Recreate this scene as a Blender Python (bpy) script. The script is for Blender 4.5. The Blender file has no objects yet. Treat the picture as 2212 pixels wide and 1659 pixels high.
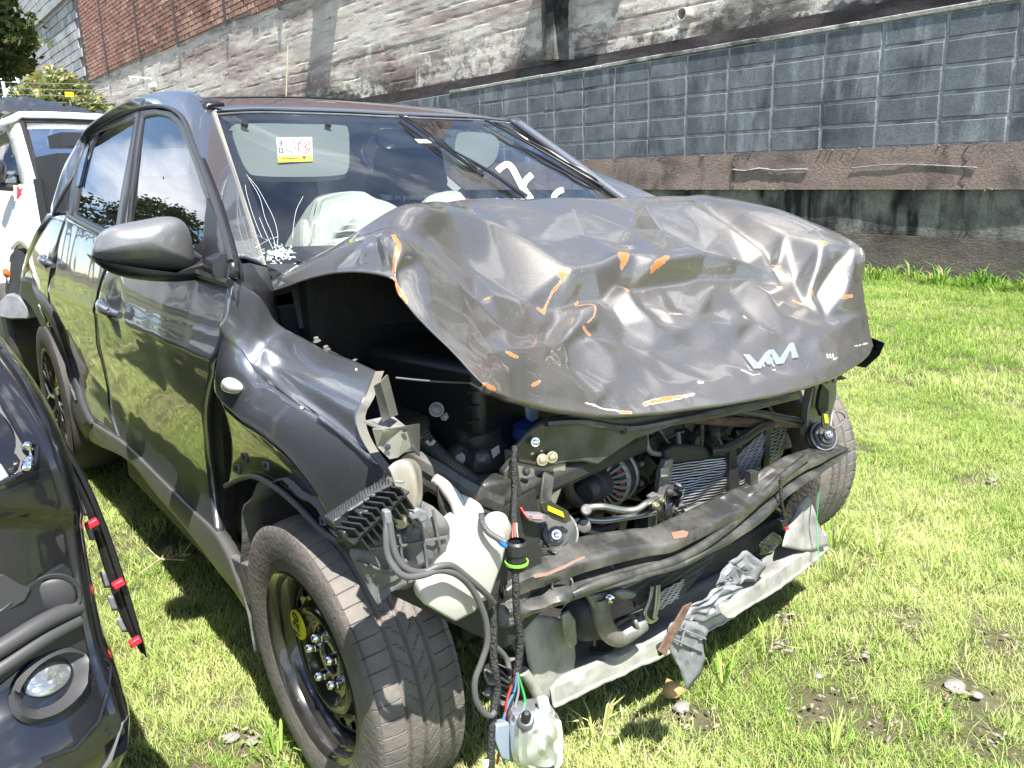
import bpy, bmesh, math, random
from mathutils import Vector, Matrix
from mathutils.bvhtree import BVHTree
from mathutils import noise as mnoise
PI = math.pi
rnd = random.Random(7)
scene = bpy.context.scene
COL = scene.collection

# ---------------------------------------------------------------- camera
CAM = Vector((1.41, -1.41, 1.27))
YAW, PITCH, ROLL, FPX = math.radians(142.8), math.radians(14.5), math.radians(-1.64), 1774.0
_f = Vector((math.cos(PITCH)*math.cos(YAW), math.cos(PITCH)*math.sin(YAW), -math.sin(PITCH)))
_r = _f.cross(Vector((0, 0, 1))).normalized(); _u = _r.cross(_f)
_r2 = _r*math.cos(ROLL)+_u*math.sin(ROLL); _u2 = -_r*math.sin(ROLL)+_u*math.cos(ROLL)
cd = bpy.data.cameras.new('camera'); cam = bpy.data.objects.new('camera', cd); COL.objects.link(cam)
M = Matrix((( _r2.x, _u2.x, -_f.x, CAM.x), (_r2.y, _u2.y, -_f.y, CAM.y), (_r2.z, _u2.z, -_f.z, CAM.z), (0, 0, 0, 1)))
cam.matrix_world = M
cd.sensor_fit = 'HORIZONTAL'; cd.sensor_width = 36; cd.lens = 36*FPX/2212; cd.clip_start = 0.03; cd.clip_end = 600
scene.camera = cam

# ---------------------------------------------------------------- world, sun, exposure
SUNDIR = Vector((0.46, -0.13, 0.92)).normalized()      # towards the sun
elev = math.asin(SUNDIR.z)
w = bpy.data.worlds.new('World'); scene.world = w; w.use_nodes = True
nt = w.node_tree; N = nt.nodes; L = nt.links; N.clear()
out = N.new('ShaderNodeOutputWorld'); bg = N.new('ShaderNodeBackground'); bg.inputs[1].default_value = 0.095
sky = N.new('ShaderNodeTexSky'); sky.sky_type = 'NISHITA'; sky.sun_disc = False
sky.sun_elevation = elev; sky.sun_rotation = math.atan2(SUNDIR.x, SUNDIR.y); sky.altitude = 2500; sky.dust_density = 0.6
tc = N.new('ShaderNodeTexCoord'); mp = N.new('ShaderNodeMapping'); mp.inputs['Scale'].default_value = (1, 1, 2.2)
cn = N.new('ShaderNodeTexNoise'); cn.inputs['Scale'].default_value = 2.1; cn.inputs['Detail'].default_value = 7; cn.inputs['Roughness'].default_value = .52
cn.inputs['Distortion'].default_value = .35
cr = N.new('ShaderNodeValToRGB'); cr.color_ramp.elements[0].position = .53; cr.color_ramp.elements[1].position = .64
mx = N.new('ShaderNodeMixRGB'); mx.inputs[2].default_value = (10.0, 10.2, 10.6, 1)
L.new(tc.outputs['Generated'], mp.inputs[0]); L.new(mp.outputs[0], cn.inputs['Vector']); L.new(cn.outputs[0], cr.inputs[0])
L.new(cr.outputs[0], mx.inputs[0]); L.new(sky.outputs[0], mx.inputs[1]); L.new(mx.outputs[0], bg.inputs[0]); L.new(bg.outputs[0], out.inputs[0])
sd = bpy.data.lights.new('sun', 'SUN'); sd.energy = 5.0; sd.angle = math.radians(.53); sd.color = (1, .96, .89)
so = bpy.data.objects.new('sun', sd); COL.objects.link(so); so.rotation_euler = (-SUNDIR).to_track_quat('-Z', 'Y').to_euler(); so.location = (0, 0, 20)
vs = scene.view_settings; vs.view_transform = 'Standard'; vs.look = 'None'; vs.exposure = 1.48; vs.gamma = 1; vs.use_curve_mapping = False
try:
    scene.render.engine = 'CYCLES'; scene.cycles.max_bounces = 8; scene.cycles.transparent_max_bounces = 12
except Exception: pass

# ---------------------------------------------------------------- measuring helpers
def ray(px, py): return _f+_r2*((px-1106)/FPX)-_u2*((py-829.5)/FPX)
def U(px, py, ax, v):
    d = ray(px, py); i = 'xyz'.index(ax); return CAM+d*((v-CAM[i])/d[i])
def X(px, py, v=.3): return U(px, py, 'x', v)
def Y(px, py, v): return U(px, py, 'y', v)
def Z(px, py, v): return U(px, py, 'z', v)
def lerp(a, b, t): return a+(b-a)*t
def clamp(a, l=0., h=1.): return max(l, min(h, a))
def sstep(a, b, x): t = clamp((x-a)/(b-a)); return t*t*(3-2*t)
def curve1(kn, x):
    if x <= kn[0][0]: return kn[0][1]
    for (a, b), (c, d) in zip(kn, kn[1:]):
        if x <= c: t = (x-a)/(c-a); return lerp(b, d, t)
    return kn[-1][1]
PROF = [(.16,.80),(.26,.850),(.34,.872),(.40,.868),(.47,.850),(.56,.846),(.66,.862),(.76,.885),(.86,.900),(.93,.903),(.98,.897),(1.03,.883),(1.08,.868),(1.14,.848),(1.22,.81),(1.30,.765),(1.38,.718),(1.45,.675),(1.50,.640),(1.55,.59)]
def prof(z): return (curve1(PROF, z-.02)+curve1(PROF, z)+curve1(PROF, z+.02))/3
def halfw(x, z):
    w_ = prof(z)
    if x > -.1: w_ -= .05*clamp((x+.1)/.5)**2
    if x < -2.2: w_ -= .10*clamp((-2.2-x)/1.2)**2*(1+ .8*clamp((z-1)/.5))
    return w_
def SV(px, py, off=0.):
    y = -.88; p = None
    for _ in range(12):
        p = Y(px, py, y); y = -(halfw(p.x, p.z)-off)
    return Y(px, py, y)

# ---------------------------------------------------------------- materials
def mat(name, col, rough=.5, metal=0., coat=0., spec=.5, var=0., vscale=6., col2=None, bump=0., bscale=40., trans=0., emis=None, coords='Object', rvar=0., detail=5., lo=.35, hi=.65):
    m = bpy.data.materials.new(name); m.use_nodes = True; t = m.node_tree; b = t.nodes['Principled BSDF']
    b.inputs['Base Color'].default_value = (*col, 1); b.inputs['Roughness'].default_value = rough; b.inputs['Metallic'].default_value = metal
    b.inputs['Coat Weight'].default_value = coat; b.inputs['Coat Roughness'].default_value = .03; b.inputs['Specular IOR Level'].default_value = spec
    b.inputs['Transmission Weight'].default_value = trans
    c = t.nodes.new('ShaderNodeTexCoord')
    if col2 is not None or var:
        n = t.nodes.new('ShaderNodeTexNoise'); n.inputs['Scale'].default_value = vscale; n.inputs['Detail'].default_value = detail; n.inputs['Roughness'].default_value = .6
        r = t.nodes.new('ShaderNodeValToRGB'); r.color_ramp.elements[0].position = lo; r.color_ramp.elements[1].position = hi
        c2 = col2 if col2 is not None else tuple(x*(1-var) for x in col)
        r.color_ramp.elements[0].color = (*col, 1); r.color_ramp.elements[1].color = (*c2, 1)
        t.links.new(c.outputs[coords], n.inputs['Vector']); t.links.new(n.outputs[0], r.inputs[0]); t.links.new(r.outputs[0], b.inputs['Base Color'])
        if rvar:
            mr = t.nodes.new('ShaderNodeMapRange'); mr.inputs[1].default_value = .3; mr.inputs[2].default_value = .7
            mr.inputs[3].default_value = rough; mr.inputs[4].default_value = min(1, rough+rvar)
            t.links.new(n.outputs[0], mr.inputs[0]); t.links.new(mr.outputs[0], b.inputs['Roughness'])
    if bump:
        n = t.nodes.new('ShaderNodeTexNoise'); n.inputs['Scale'].default_value = bscale; n.inputs['Detail'].default_value = 4
        bp = t.nodes.new('ShaderNodeBump'); bp.inputs['Strength'].default_value = bump; bp.inputs['Distance'].default_value = .01
        t.links.new(c.outputs[coords], n.inputs['Vector']); t.links.new(n.outputs[0], bp.inputs['Height']); t.links.new(bp.outputs[0], b.inputs['Normal'])
    return m
def paint_mat(name, col, chips=False, metal=.75, rough=.33, dust=.5, dustcol=(.30, .28, .25)):
    m = bpy.data.materials.new(name); m.use_nodes = True; t = m.node_tree; b = t.nodes['Principled BSDF']; ln = t.links.new
    b.inputs['Metallic'].default_value = metal; b.inputs['Roughness'].default_value = rough; b.inputs['Coat Weight'].default_value = 1; b.inputs['Coat Roughness'].default_value = .025
    c = t.nodes.new('ShaderNodeTexCoord')
    v = t.nodes.new('ShaderNodeTexVoronoi'); v.inputs['Scale'].default_value = 900; ln(c.outputs['Object'], v.inputs['Vector'])
    fl = t.nodes.new('ShaderNodeMixRGB'); fl.inputs[1].default_value = (*[x*.85 for x in col], 1); fl.inputs[2].default_value = (*[min(1, x*1.2) for x in col], 1)
    bw = t.nodes.new('ShaderNodeSeparateColor'); ln(v.outputs['Color'], bw.inputs[0]); ln(bw.outputs[0], fl.inputs[0])
    n = t.nodes.new('ShaderNodeTexNoise'); n.inputs['Scale'].default_value = 3.5; n.inputs['Detail'].default_value = 8; n.inputs['Roughness'].default_value = .7; ln(c.outputs['Object'], n.inputs['Vector'])
    r = t.nodes.new('ShaderNodeValToRGB'); r.color_ramp.elements[0].position = .42; r.color_ramp.elements[1].position = .8
    r.color_ramp.elements[1].color = (dust, dust, dust, 1); ln(n.outputs[0], r.inputs[0])
    du = t.nodes.new('ShaderNodeMixRGB'); du.inputs[2].default_value = (*dustcol, 1); ln(r.outputs[0], du.inputs[0]); ln(fl.outputs[0], du.inputs[1])
    last = du.outputs[0]
    md = t.nodes.new('ShaderNodeMath'); md.operation = 'MULTIPLY_ADD'; md.inputs[1].default_value = .30; md.inputs[2].default_value = rough; ln(r.outputs[0], md.inputs[0])
    ln(md.outputs[0], b.inputs['Roughness'])
    cw = t.nodes.new('ShaderNodeMath'); cw.operation = 'MULTIPLY_ADD'; cw.inputs[1].default_value = .35; cw.inputs[2].default_value = .02; ln(r.outputs[0], cw.inputs[0]); ln(cw.outputs[0], b.inputs['Coat Roughness'])
    if chips:
        a = t.nodes.new('ShaderNodeAttribute'); a.attribute_name = 'chip'; sp = t.nodes.new('ShaderNodeSeparateColor'); ln(a.outputs['Color'], sp.inputs[0])
        n2 = t.nodes.new('ShaderNodeTexNoise'); n2.inputs['Scale'].default_value = 60; n2.inputs['Detail'].default_value = 6; n2.inputs['Roughness'].default_value = .75; ln(c.outputs['Object'], n2.inputs['Vector'])
        cols = [(.40, .35, .27), (.42, .15, .05)]
        mt = None
        for k, cc in enumerate(cols):
            ad = t.nodes.new('ShaderNodeMath'); ad.operation = 'MULTIPLY_ADD'; ad.inputs[1].default_value = .95; ln(n2.outputs[0], ad.inputs[0]); ln(sp.outputs[k], ad.inputs[2])
            st = t.nodes.new('ShaderNodeMapRange'); st.inputs[1].default_value = 1.06; st.inputs[2].default_value = 1.09; ln(ad.outputs[0], st.inputs[0])
            mxx = t.nodes.new('ShaderNodeMixRGB'); mxx.inputs[2].default_value = (*cc, 1); ln(st.outputs[0], mxx.inputs[0]); ln(last, mxx.inputs[1]); last = mxx.outputs[0]
            inv = t.nodes.new('ShaderNodeMath'); inv.operation = 'SUBTRACT'; inv.inputs[0].default_value = 1; ln(st.outputs[0], inv.inputs[1])
            if mt is None: mt = inv.outputs[0]
            else:
                mm = t.nodes.new('ShaderNodeMath'); mm.operation = 'MULTIPLY'; ln(mt, mm.inputs[0]); ln(inv.outputs[0], mm.inputs[1]); mt = mm.outputs[0]
        mm = t.nodes.new('ShaderNodeMath'); mm.operation = 'MULTIPLY'; mm.inputs[1].default_value = metal; ln(mt, mm.inputs[0]); ln(mm.outputs[0], b.inputs['Metallic']); ln(mt, b.inputs['Coat Weight'])
        # hairline scratches
        wv = t.nodes.new('ShaderNodeTexNoise'); wv.inputs['Scale'].default_value = 7; wv.inputs['Detail'].default_value = 2; wv.inputs['Distortion'].default_value = 3; ln(c.outputs['Object'], wv.inputs['Vector'])
        s1 = t.nodes.new('ShaderNodeMath'); s1.operation = 'SUBTRACT'; s1.inputs[1].default_value = .5; ln(wv.outputs[0], s1.inputs[0])
        s2 = t.nodes.new('ShaderNodeMath'); s2.operation = 'ABSOLUTE'; ln(s1.outputs[0], s2.inputs[0])
        s3 = t.nodes.new('ShaderNodeMapRange'); s3.inputs[1].default_value = .0; s3.inputs[2].default_value = .0035; s3.inputs[3].default_value = .55; s3.inputs[4].default_value = 0; ln(s2.outputs[0], s3.inputs[0])
        n3 = t.nodes.new('ShaderNodeTexNoise'); n3.inputs['Scale'].default_value = 9; ln(c.outputs['Object'], n3.inputs['Vector'])
        s4 = t.nodes.new('ShaderNodeMapRange'); s4.inputs[1].default_value = .52; s4.inputs[2].default_value = .62; ln(n3.outputs[0], s4.inputs[0])
        s5 = t.nodes.new('ShaderNodeMath'); s5.operation = 'MULTIPLY'; ln(s3.outputs[0], s5.inputs[0]); ln(s4.outputs[0], s5.inputs[1])
        sm = t.nodes.new('ShaderNodeMixRGB'); sm.inputs[2].default_value = (.6, .6, .6, 1); ln(s5.outputs[0], sm.inputs[0]); ln(last, sm.inputs[1]); last = sm.outputs[0]
    ln(last, b.inputs['Base Color'])
    return m
def glass_mat(name, tint, ior=1.5, dirt=.04):
    m = bpy.data.materials.new(name); m.use_nodes = True; t = m.node_tree; t.nodes.clear(); ln = t.links.new
    o = t.nodes.new('ShaderNodeOutputMaterial'); tr = t.nodes.new('ShaderNodeBsdfTransparent'); tr.inputs[0].default_value = (*tint, 1)
    gl = t.nodes.new('ShaderNodeBsdfGlossy'); gl.inputs['Roughness'].default_value = .0; gl.inputs[0].default_value = (1, 1, 1, 1)
    fr = t.nodes.new('ShaderNodeFresnel'); fr.inputs[0].default_value = ior
    ms = t.nodes.new('ShaderNodeMixShader'); ln(fr.outputs[0], ms.inputs[0]); ln(tr.outputs[0], ms.inputs[1]); ln(gl.outputs[0], ms.inputs[2])
    df = t.nodes.new('ShaderNodeBsdfDiffuse'); df.inputs[0].default_value = (.5, .5, .48, 1)
    c = t.nodes.new('ShaderNodeTexCoord'); n = t.nodes.new('ShaderNodeTexNoise'); n.inputs['Scale'].default_value = 5; n.inputs['Detail'].default_value = 8; ln(c.outputs['Object'], n.inputs['Vector'])
    mr = t.nodes.new('ShaderNodeMapRange'); mr.inputs[1].default_value = .4; mr.inputs[2].default_value = .75; mr.inputs[3].default_value = dirt*.3; mr.inputs[4].default_value = dirt*2; ln(n.outputs[0], mr.inputs[0])
    m2 = t.nodes.new('ShaderNodeMixShader'); ln(mr.outputs[0], m2.inputs[0]); ln(ms.outputs[0], m2.inputs[1]); ln(df.outputs[0], m2.inputs[2]); ln(m2.outputs[0], o.inputs[0])
    return m
PAINT = paint_mat('graphite_paint', (.17, .18, .20), chips=False, dust=.05)  # body paint, kept darker and bluer for the shaded flank
HOODP = paint_mat('graphite_paint_scratched_sunlit', (.215, .202, .184), chips=True, dust=.05, rough=.44, metal=.85)  # same paint, chipped and scratched, with warm sunlight put into its colour
BLACKP = paint_mat('black_paint', (.006, .006, .009), metal=0, rough=.3, dust=.03)
WHITEP = mat('white_paint', (.8, .8, .78), .3, coat=.8, var=.1)
PLAST = mat('black_plastic', (.022, .022, .024), .45, var=.3, bump=.15, bscale=200)
SATIN = mat('satin_black_trim', (.018, .018, .02), .32, var=.3)
GREYPL = mat('grey_plastic', (.12, .128, .142), .55, col2=(.20, .205, .215), vscale=9, bump=.2, bscale=60)
LINER = mat('liner_plastic', (.09, .092, .096), .6, col2=(.15, .148, .14), vscale=8, bump=.3, bscale=40)
CLAD = mat('cladding_plastic', (.035, .035, .037), .5, col2=(.05, .05, .05))
SILL = mat('sill_trim', (.13, .13, .12), .4, metal=.4, var=.2)
DARK = mat('engine_dark', (.012, .012, .013), .6, col2=(.028, .027, .025), vscale=14, bump=.3)
DARKM = mat('black_steel', (.028, .028, .026), .30, metal=.0, coat=.5, col2=(.10, .096, .085), vscale=11, rvar=.3, lo=.45, hi=.7)
PRIMER = mat('grey_primer_steel', (.19, .185, .16), .35, metal=.35, col2=(.30, .285, .25), vscale=7, coat=.3)
DUSTST = mat('dusty_steel', (.34, .335, .31), .5, metal=.2, col2=(.20, .196, .185), vscale=9, bump=.3, bscale=30, lo=.4, hi=.62)
ALU = mat('aluminium', (.55, .55, .54), .35, metal=.9, col2=(.38, .37, .35), vscale=15)
CAST = mat('cast_aluminium', (.32, .32, .31), .5, metal=.6, col2=(.18, .175, .165), vscale=12, bump=.3)
CHROME = mat('chrome', (.75, .75, .76), .12, metal=1)
ZINC = mat('zinc_bolt', (.62, .55, .40), .3, metal=.9)
RUST = mat('rust', (.09, .05, .035), .85, col2=(.17, .11, .075), vscale=30, bump=.5)
ORANGE = mat('orange_primer', (.26, .11, .06), .7, col2=(.14, .11, .085), vscale=60)
WHITEPL = mat('white_tank_plastic', (.47, .465, .435), .4, var=.08, vscale=4, col2=(.41, .40, .355)); WHITEPL.node_tree.nodes['Principled BSDF'].inputs['Subsurface Weight'].default_value = .2
BLUECAP = mat('blue_cap', (.02, .07, .25), .4)
BLUECL = mat('blue_clip', (.02, .20, .65), .4)
CLOUDYPL = mat('cloudy_plastic', (.30, .38, .48), .3)
COPPER = mat('copper_winding', (.35, .09, .04), .4, metal=.6)
RUBBER = mat('rubber_hose', (.03, .03, .032), .5, bump=.1)
GREYHOSE = mat('grey_cable', (.085, .085, .088), .5)
TAPE = mat('loom_tape', (.022, .022, .022), .55, bump=.8, bscale=220)
YELLOW = mat('yellow_label', (.75, .66, .02), .5)
REDCLIP = mat('red_clip', (.7, .02, .04), .4)
GREENW = mat('green_wire', (.03, .35, .08), .4); REDW = mat('red_wire', (.45, .04, .03), .4); BLUEW = mat('blue_wire', (.05, .2, .4), .4); GREYW = mat('grey_wire', (.2, .2, .2), .4)
LIME = mat('lime_seal', (.20, .50, .06), .4)
TYRE = mat('tyre_rubber', (.09, .082, .075), .8, col2=(.175, .156, .14), vscale=11, bump=.25, bscale=90, lo=.3, hi=.7)
TYRES = mat('tyre_sidewall', (.030, .028, .027), .7, col2=(.06, .052, .046), vscale=7)
WSG = glass_mat('windscreen_glass', (.80, .86, .84), 2.0, .02)
TINTG = glass_mat('tinted_glass', (.07, .08, .085), 2.7, .006)
CLEARG = glass_mat('clear_lens', (.85, .88, .9), 1.5, .05)
FABRIC = mat('airbag_fabric', (.40, .41, .39), .85, bump=.15, bscale=18)
VISOR = mat('visor_cloth', (.14, .148, .15), .85)
SEAT = mat('seat_cloth', (.03, .035, .05), .85)
BLKPRINT = mat('black_print', (.03, .03, .03), .6)
WHITEPR = mat('white_print', (.75, .75, .73), .6)
REDPR = mat('red_print', (.55, .03, .04), .6)
CHALK = mat('white_marker', (.8, .85, .9), .6)
LOGO = mat('logo_silver', (.62, .66, .72), .3, metal=.8)

# ---------------------------------------------------------------- object helpers
ROOTS = {}
def tag(o, label=None, cat=None, group=None, kind=None):
    if label: o['label'] = label
    if cat: o['category'] = cat
    if group: o['group'] = group
    if kind: o['kind'] = kind
    return o
def thing(name, loc, label, cat, group=None):
    o = bpy.data.objects.new(name, None); COL.objects.link(o); o.location = loc; o.empty_display_size = .1
    tag(o, label, cat, group); return o
class MB:
    def __init__(s): s.v = []; s.f = []
    def add(s, vs, fs):
        b = len(s.v); s.v += [tuple(p) for p in vs]; s.f += [tuple(i+b for i in f) for f in fs]
    def box(s, c, size, rot=None):
        c = Vector(c); h = Vector(size)/2; vs = []
        for a in (-1, 1):
            for b in (-1, 1):
                for d in (-1, 1):
                    p = Vector((a*h.x, b*h.y, d*h.z)); p = rot@p if rot else p; vs.append(c+p)
        s.add(vs, [(0,1,3,2),(4,6,7,5),(0,4,5,1),(2,3,7,6),(0,2,6,4),(1,5,7,3)]); return s
    def tube(s, pts, r, n=8, cap=True, ripple=0.):
        pts = [Vector(p) for p in pts]; rings = []; up = None
        for i, p in enumerate(pts):
            d = (pts[min(i+1, len(pts)-1)]-pts[max(i-1, 0)])
            d = d.normalized() if d.length > 1e-9 else Vector((0, 0, 1))
            if up is None: up = d.orthogonal().normalized()
            up = (up-d*up.dot(d)); up = up.normalized() if up.length > 1e-6 else d.orthogonal().normalized()
            sd_ = d.cross(up); rr = r[i] if isinstance(r, (list, tuple)) else r
            if ripple and i % 2: rr *= 1-ripple
            rings.append([p+(up*math.cos(2*PI*k/n)+sd_*math.sin(2*PI*k/n))*rr for k in range(n)])
        vs = [q for g in rings for q in g]; fs = []
        for i in range(len(rings)-1):
            for k in range(n):
                a = i*n+k; b = i*n+(k+1) % n; fs.append((a, b, b+n, a+n))
        if cap: fs.append(tuple(range(n))[::-1]); fs.append(tuple((len(rings)-1)*n+k for k in range(n)))
        s.add(vs, fs); return s
    def lathe(s, prof_, c, ax, n=32, a0=0, a1=2*PI):
        c = Vector(c); ax = Vector(ax).normalized(); e1 = ax.orthogonal().normalized(); e2 = ax.cross(e1); vs = []; fs = []; full = abs(a1-a0-2*PI) < 1e-6; m = n if full else n+1
        for h, r in prof_:
            for k in range(m):
                a = a0+(a1-a0)*k/n; vs.append(c+ax*h+(e1*math.cos(a)+e2*math.sin(a))*r)
        for i in range(len(prof_)-1):
            for k in range(n):
                a = i*m+k; b = i*m+(k+1) % m; fs.append((a, b, b+m, a+m))
        s.add(vs, fs); return s
    def grid(s, rows):
        n = len(rows[0]); vs = [p for r in rows for p in r]; fs = []
        for i in range(len(rows)-1):
            for k in range(n-1): a = i*n+k; fs.append((a, a+1, a+n+1, a+n))
        s.add(vs, fs); return s
    def poly(s, pts, off):
        """plate: polygon with thickness vector off"""
        n = len(pts); off = Vector(off); vs = [Vector(p) for p in pts]+[Vector(p)+off for p in pts]
        fs = [tuple(range(n)), tuple(range(2*n-1, n-1, -1))]+[(i, i+n, (i+1) % n+n, (i+1) % n) for i in range(n)]
        s.add(vs, fs); return s
    def build(s, name, m, parent=None, smooth=True, bevel=0, solid=0, sub=0, auto=40, flip=None):
        me = bpy.data.meshes.new(name); me.from_pydata(s.v, [], s.f); me.materials.append(m)
        bm = bmesh.new(); bm.from_mesh(me); bmesh.ops.recalc_face_normals(bm, faces=bm.faces)
        if solid:
            ref = CAM if flip is None else Vector(flip); bm.normal_update()
            if sum(f.normal.dot((ref-f.calc_center_median()).normalized())*f.calc_area() for f in bm.faces) < 0: bmesh.ops.reverse_faces(bm, faces=bm.faces)
        bm.to_mesh(me); bm.free()
        return link(name, me, parent, smooth, bevel, solid, sub, auto)
def link(name, me, parent=None, smooth=True, bevel=0, solid=0, sub=0, auto=40):
    me.update()
    if smooth:
        me.polygons.foreach_set('use_smooth', [True]*len(me.polygons))
        if auto: me.set_sharp_from_angle(angle=math.radians(auto))
    o = bpy.data.objects.new(name, me); COL.objects.link(o)
    if parent:
        o.parent = parent
        if parent.parent is None: o.location = -Vector(parent.location)
        elif parent.type == 'EMPTY': o.location = -Vector(parent.location)-Vector(parent.parent.location)
    if sub: md = o.modifiers.new('sub', 'SUBSURF'); md.levels = sub; md.render_levels = sub
    if solid: md = o.modifiers.new('sol', 'SOLIDIFY'); md.thickness = abs(solid); md.offset = -1 if solid > 0 else 1
    if bevel: md = o.modifiers.new('bev', 'BEVEL'); md.width = bevel; md.segments = 2; md.limit_method = 'ANGLE'; md.angle_limit = math.radians(35)
    return o
def resample(pts, n, smooth=False):
    pts = [Vector(p) for p in pts]
    if smooth and len(pts) > 2: pts = catmull(pts, 6)
    ds = [0]
    for a, b in zip(pts, pts[1:]): ds.append(ds[-1]+(b-a).length)
    T = ds[-1]; o = []; j = 0
    for i in range(n):
        d = T*i/(n-1)
        while j < len(ds)-2 and ds[j+1] < d: j += 1
        seg = ds[j+1]-ds[j]; o.append(pts[j].lerp(pts[j+1], clamp((d-ds[j])/seg if seg > 0 else 0)))
    return o
def catmull(P, k=6, closed=False):
    o = []; n = len(P); rng = n if closed else n-1
    for i in range(rng):
        if closed: p0, p1, p2, p3 = P[i-1], P[i], P[(i+1) % n], P[(i+2) % n]
        else: p0, p1, p2, p3 = P[max(i-1, 0)], P[i], P[i+1], P[min(i+2, n-1)]
        for j in range(k):
            t = j/k; o.append(.5*((2*p1)+(-p0+p2)*t+(2*p0-5*p1+4*p2-p3)*t*t+(-p0+3*p1-3*p2+p3)*t**3))
    if not closed: o.append(P[-1].copy())
    return o
def coons(top, right, bottom, left, nu, nv, fn=None):
    """top: L->R, right: T->B, bottom: L->R, left: T->B"""
    T = resample(top, nu, True); B = resample(bottom, nu, True); Lf = resample(left, nv, True); R_ = resample(right, nv, True); rows = []
    c00, c10, c01, c11 = (Lf[0]+T[0])/2, (R_[0]+T[-1])/2, (Lf[-1]+B[0])/2, (R_[-1]+B[-1])/2
    for j in range(nv):
        v = j/(nv-1); row = []
        for i in range(nu):
            u = i/(nu-1)
            p = T[i]*(1-v)+B[i]*v+Lf[j]*(1-u)+R_[j]*u-(c00*(1-u)*(1-v)+c10*u*(1-v)+c01*(1-u)*v+c11*u*v)
            if fn: p = fn(p, u, v)
            row.append(p)
        rows.append(row)
    return rows
def onside(p, off=0.): return Vector((p.x, -(halfw(p.x, p.z)-off), p.z))
def sidepatch(top, right, bottom, left, nu, nv, off=0., fn=None):
    S_ = lambda l: [SV(*q, off) for q in l]
    def g(p, u, v):
        o = off+(fn(p, u, v) if fn else 0.); return onside(p, o)
    m = MB(); m.grid(coons(S_(top), S_(right), S_(bottom), S_(left), nu, nv, g)); return m
def ring(outer, inner, m=None):
    m = m or MB(); n = len(outer); m.add(list(outer)+list(inner), [(i, (i+1) % n, (i+1) % n+n, i+n) for i in range(n)]); return m
def hosepts(pts, k=6): return catmull([Vector(p) for p in pts], k)
def bolt(mb, p, d, r=.008):
    mb.lathe([(0, r*1.5), (.002, r*1.5), (.002, r), (.009, r*.95), (.010, r*.6), (.010, 0)], p, d, 6 if r < .006 else 12)
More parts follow.
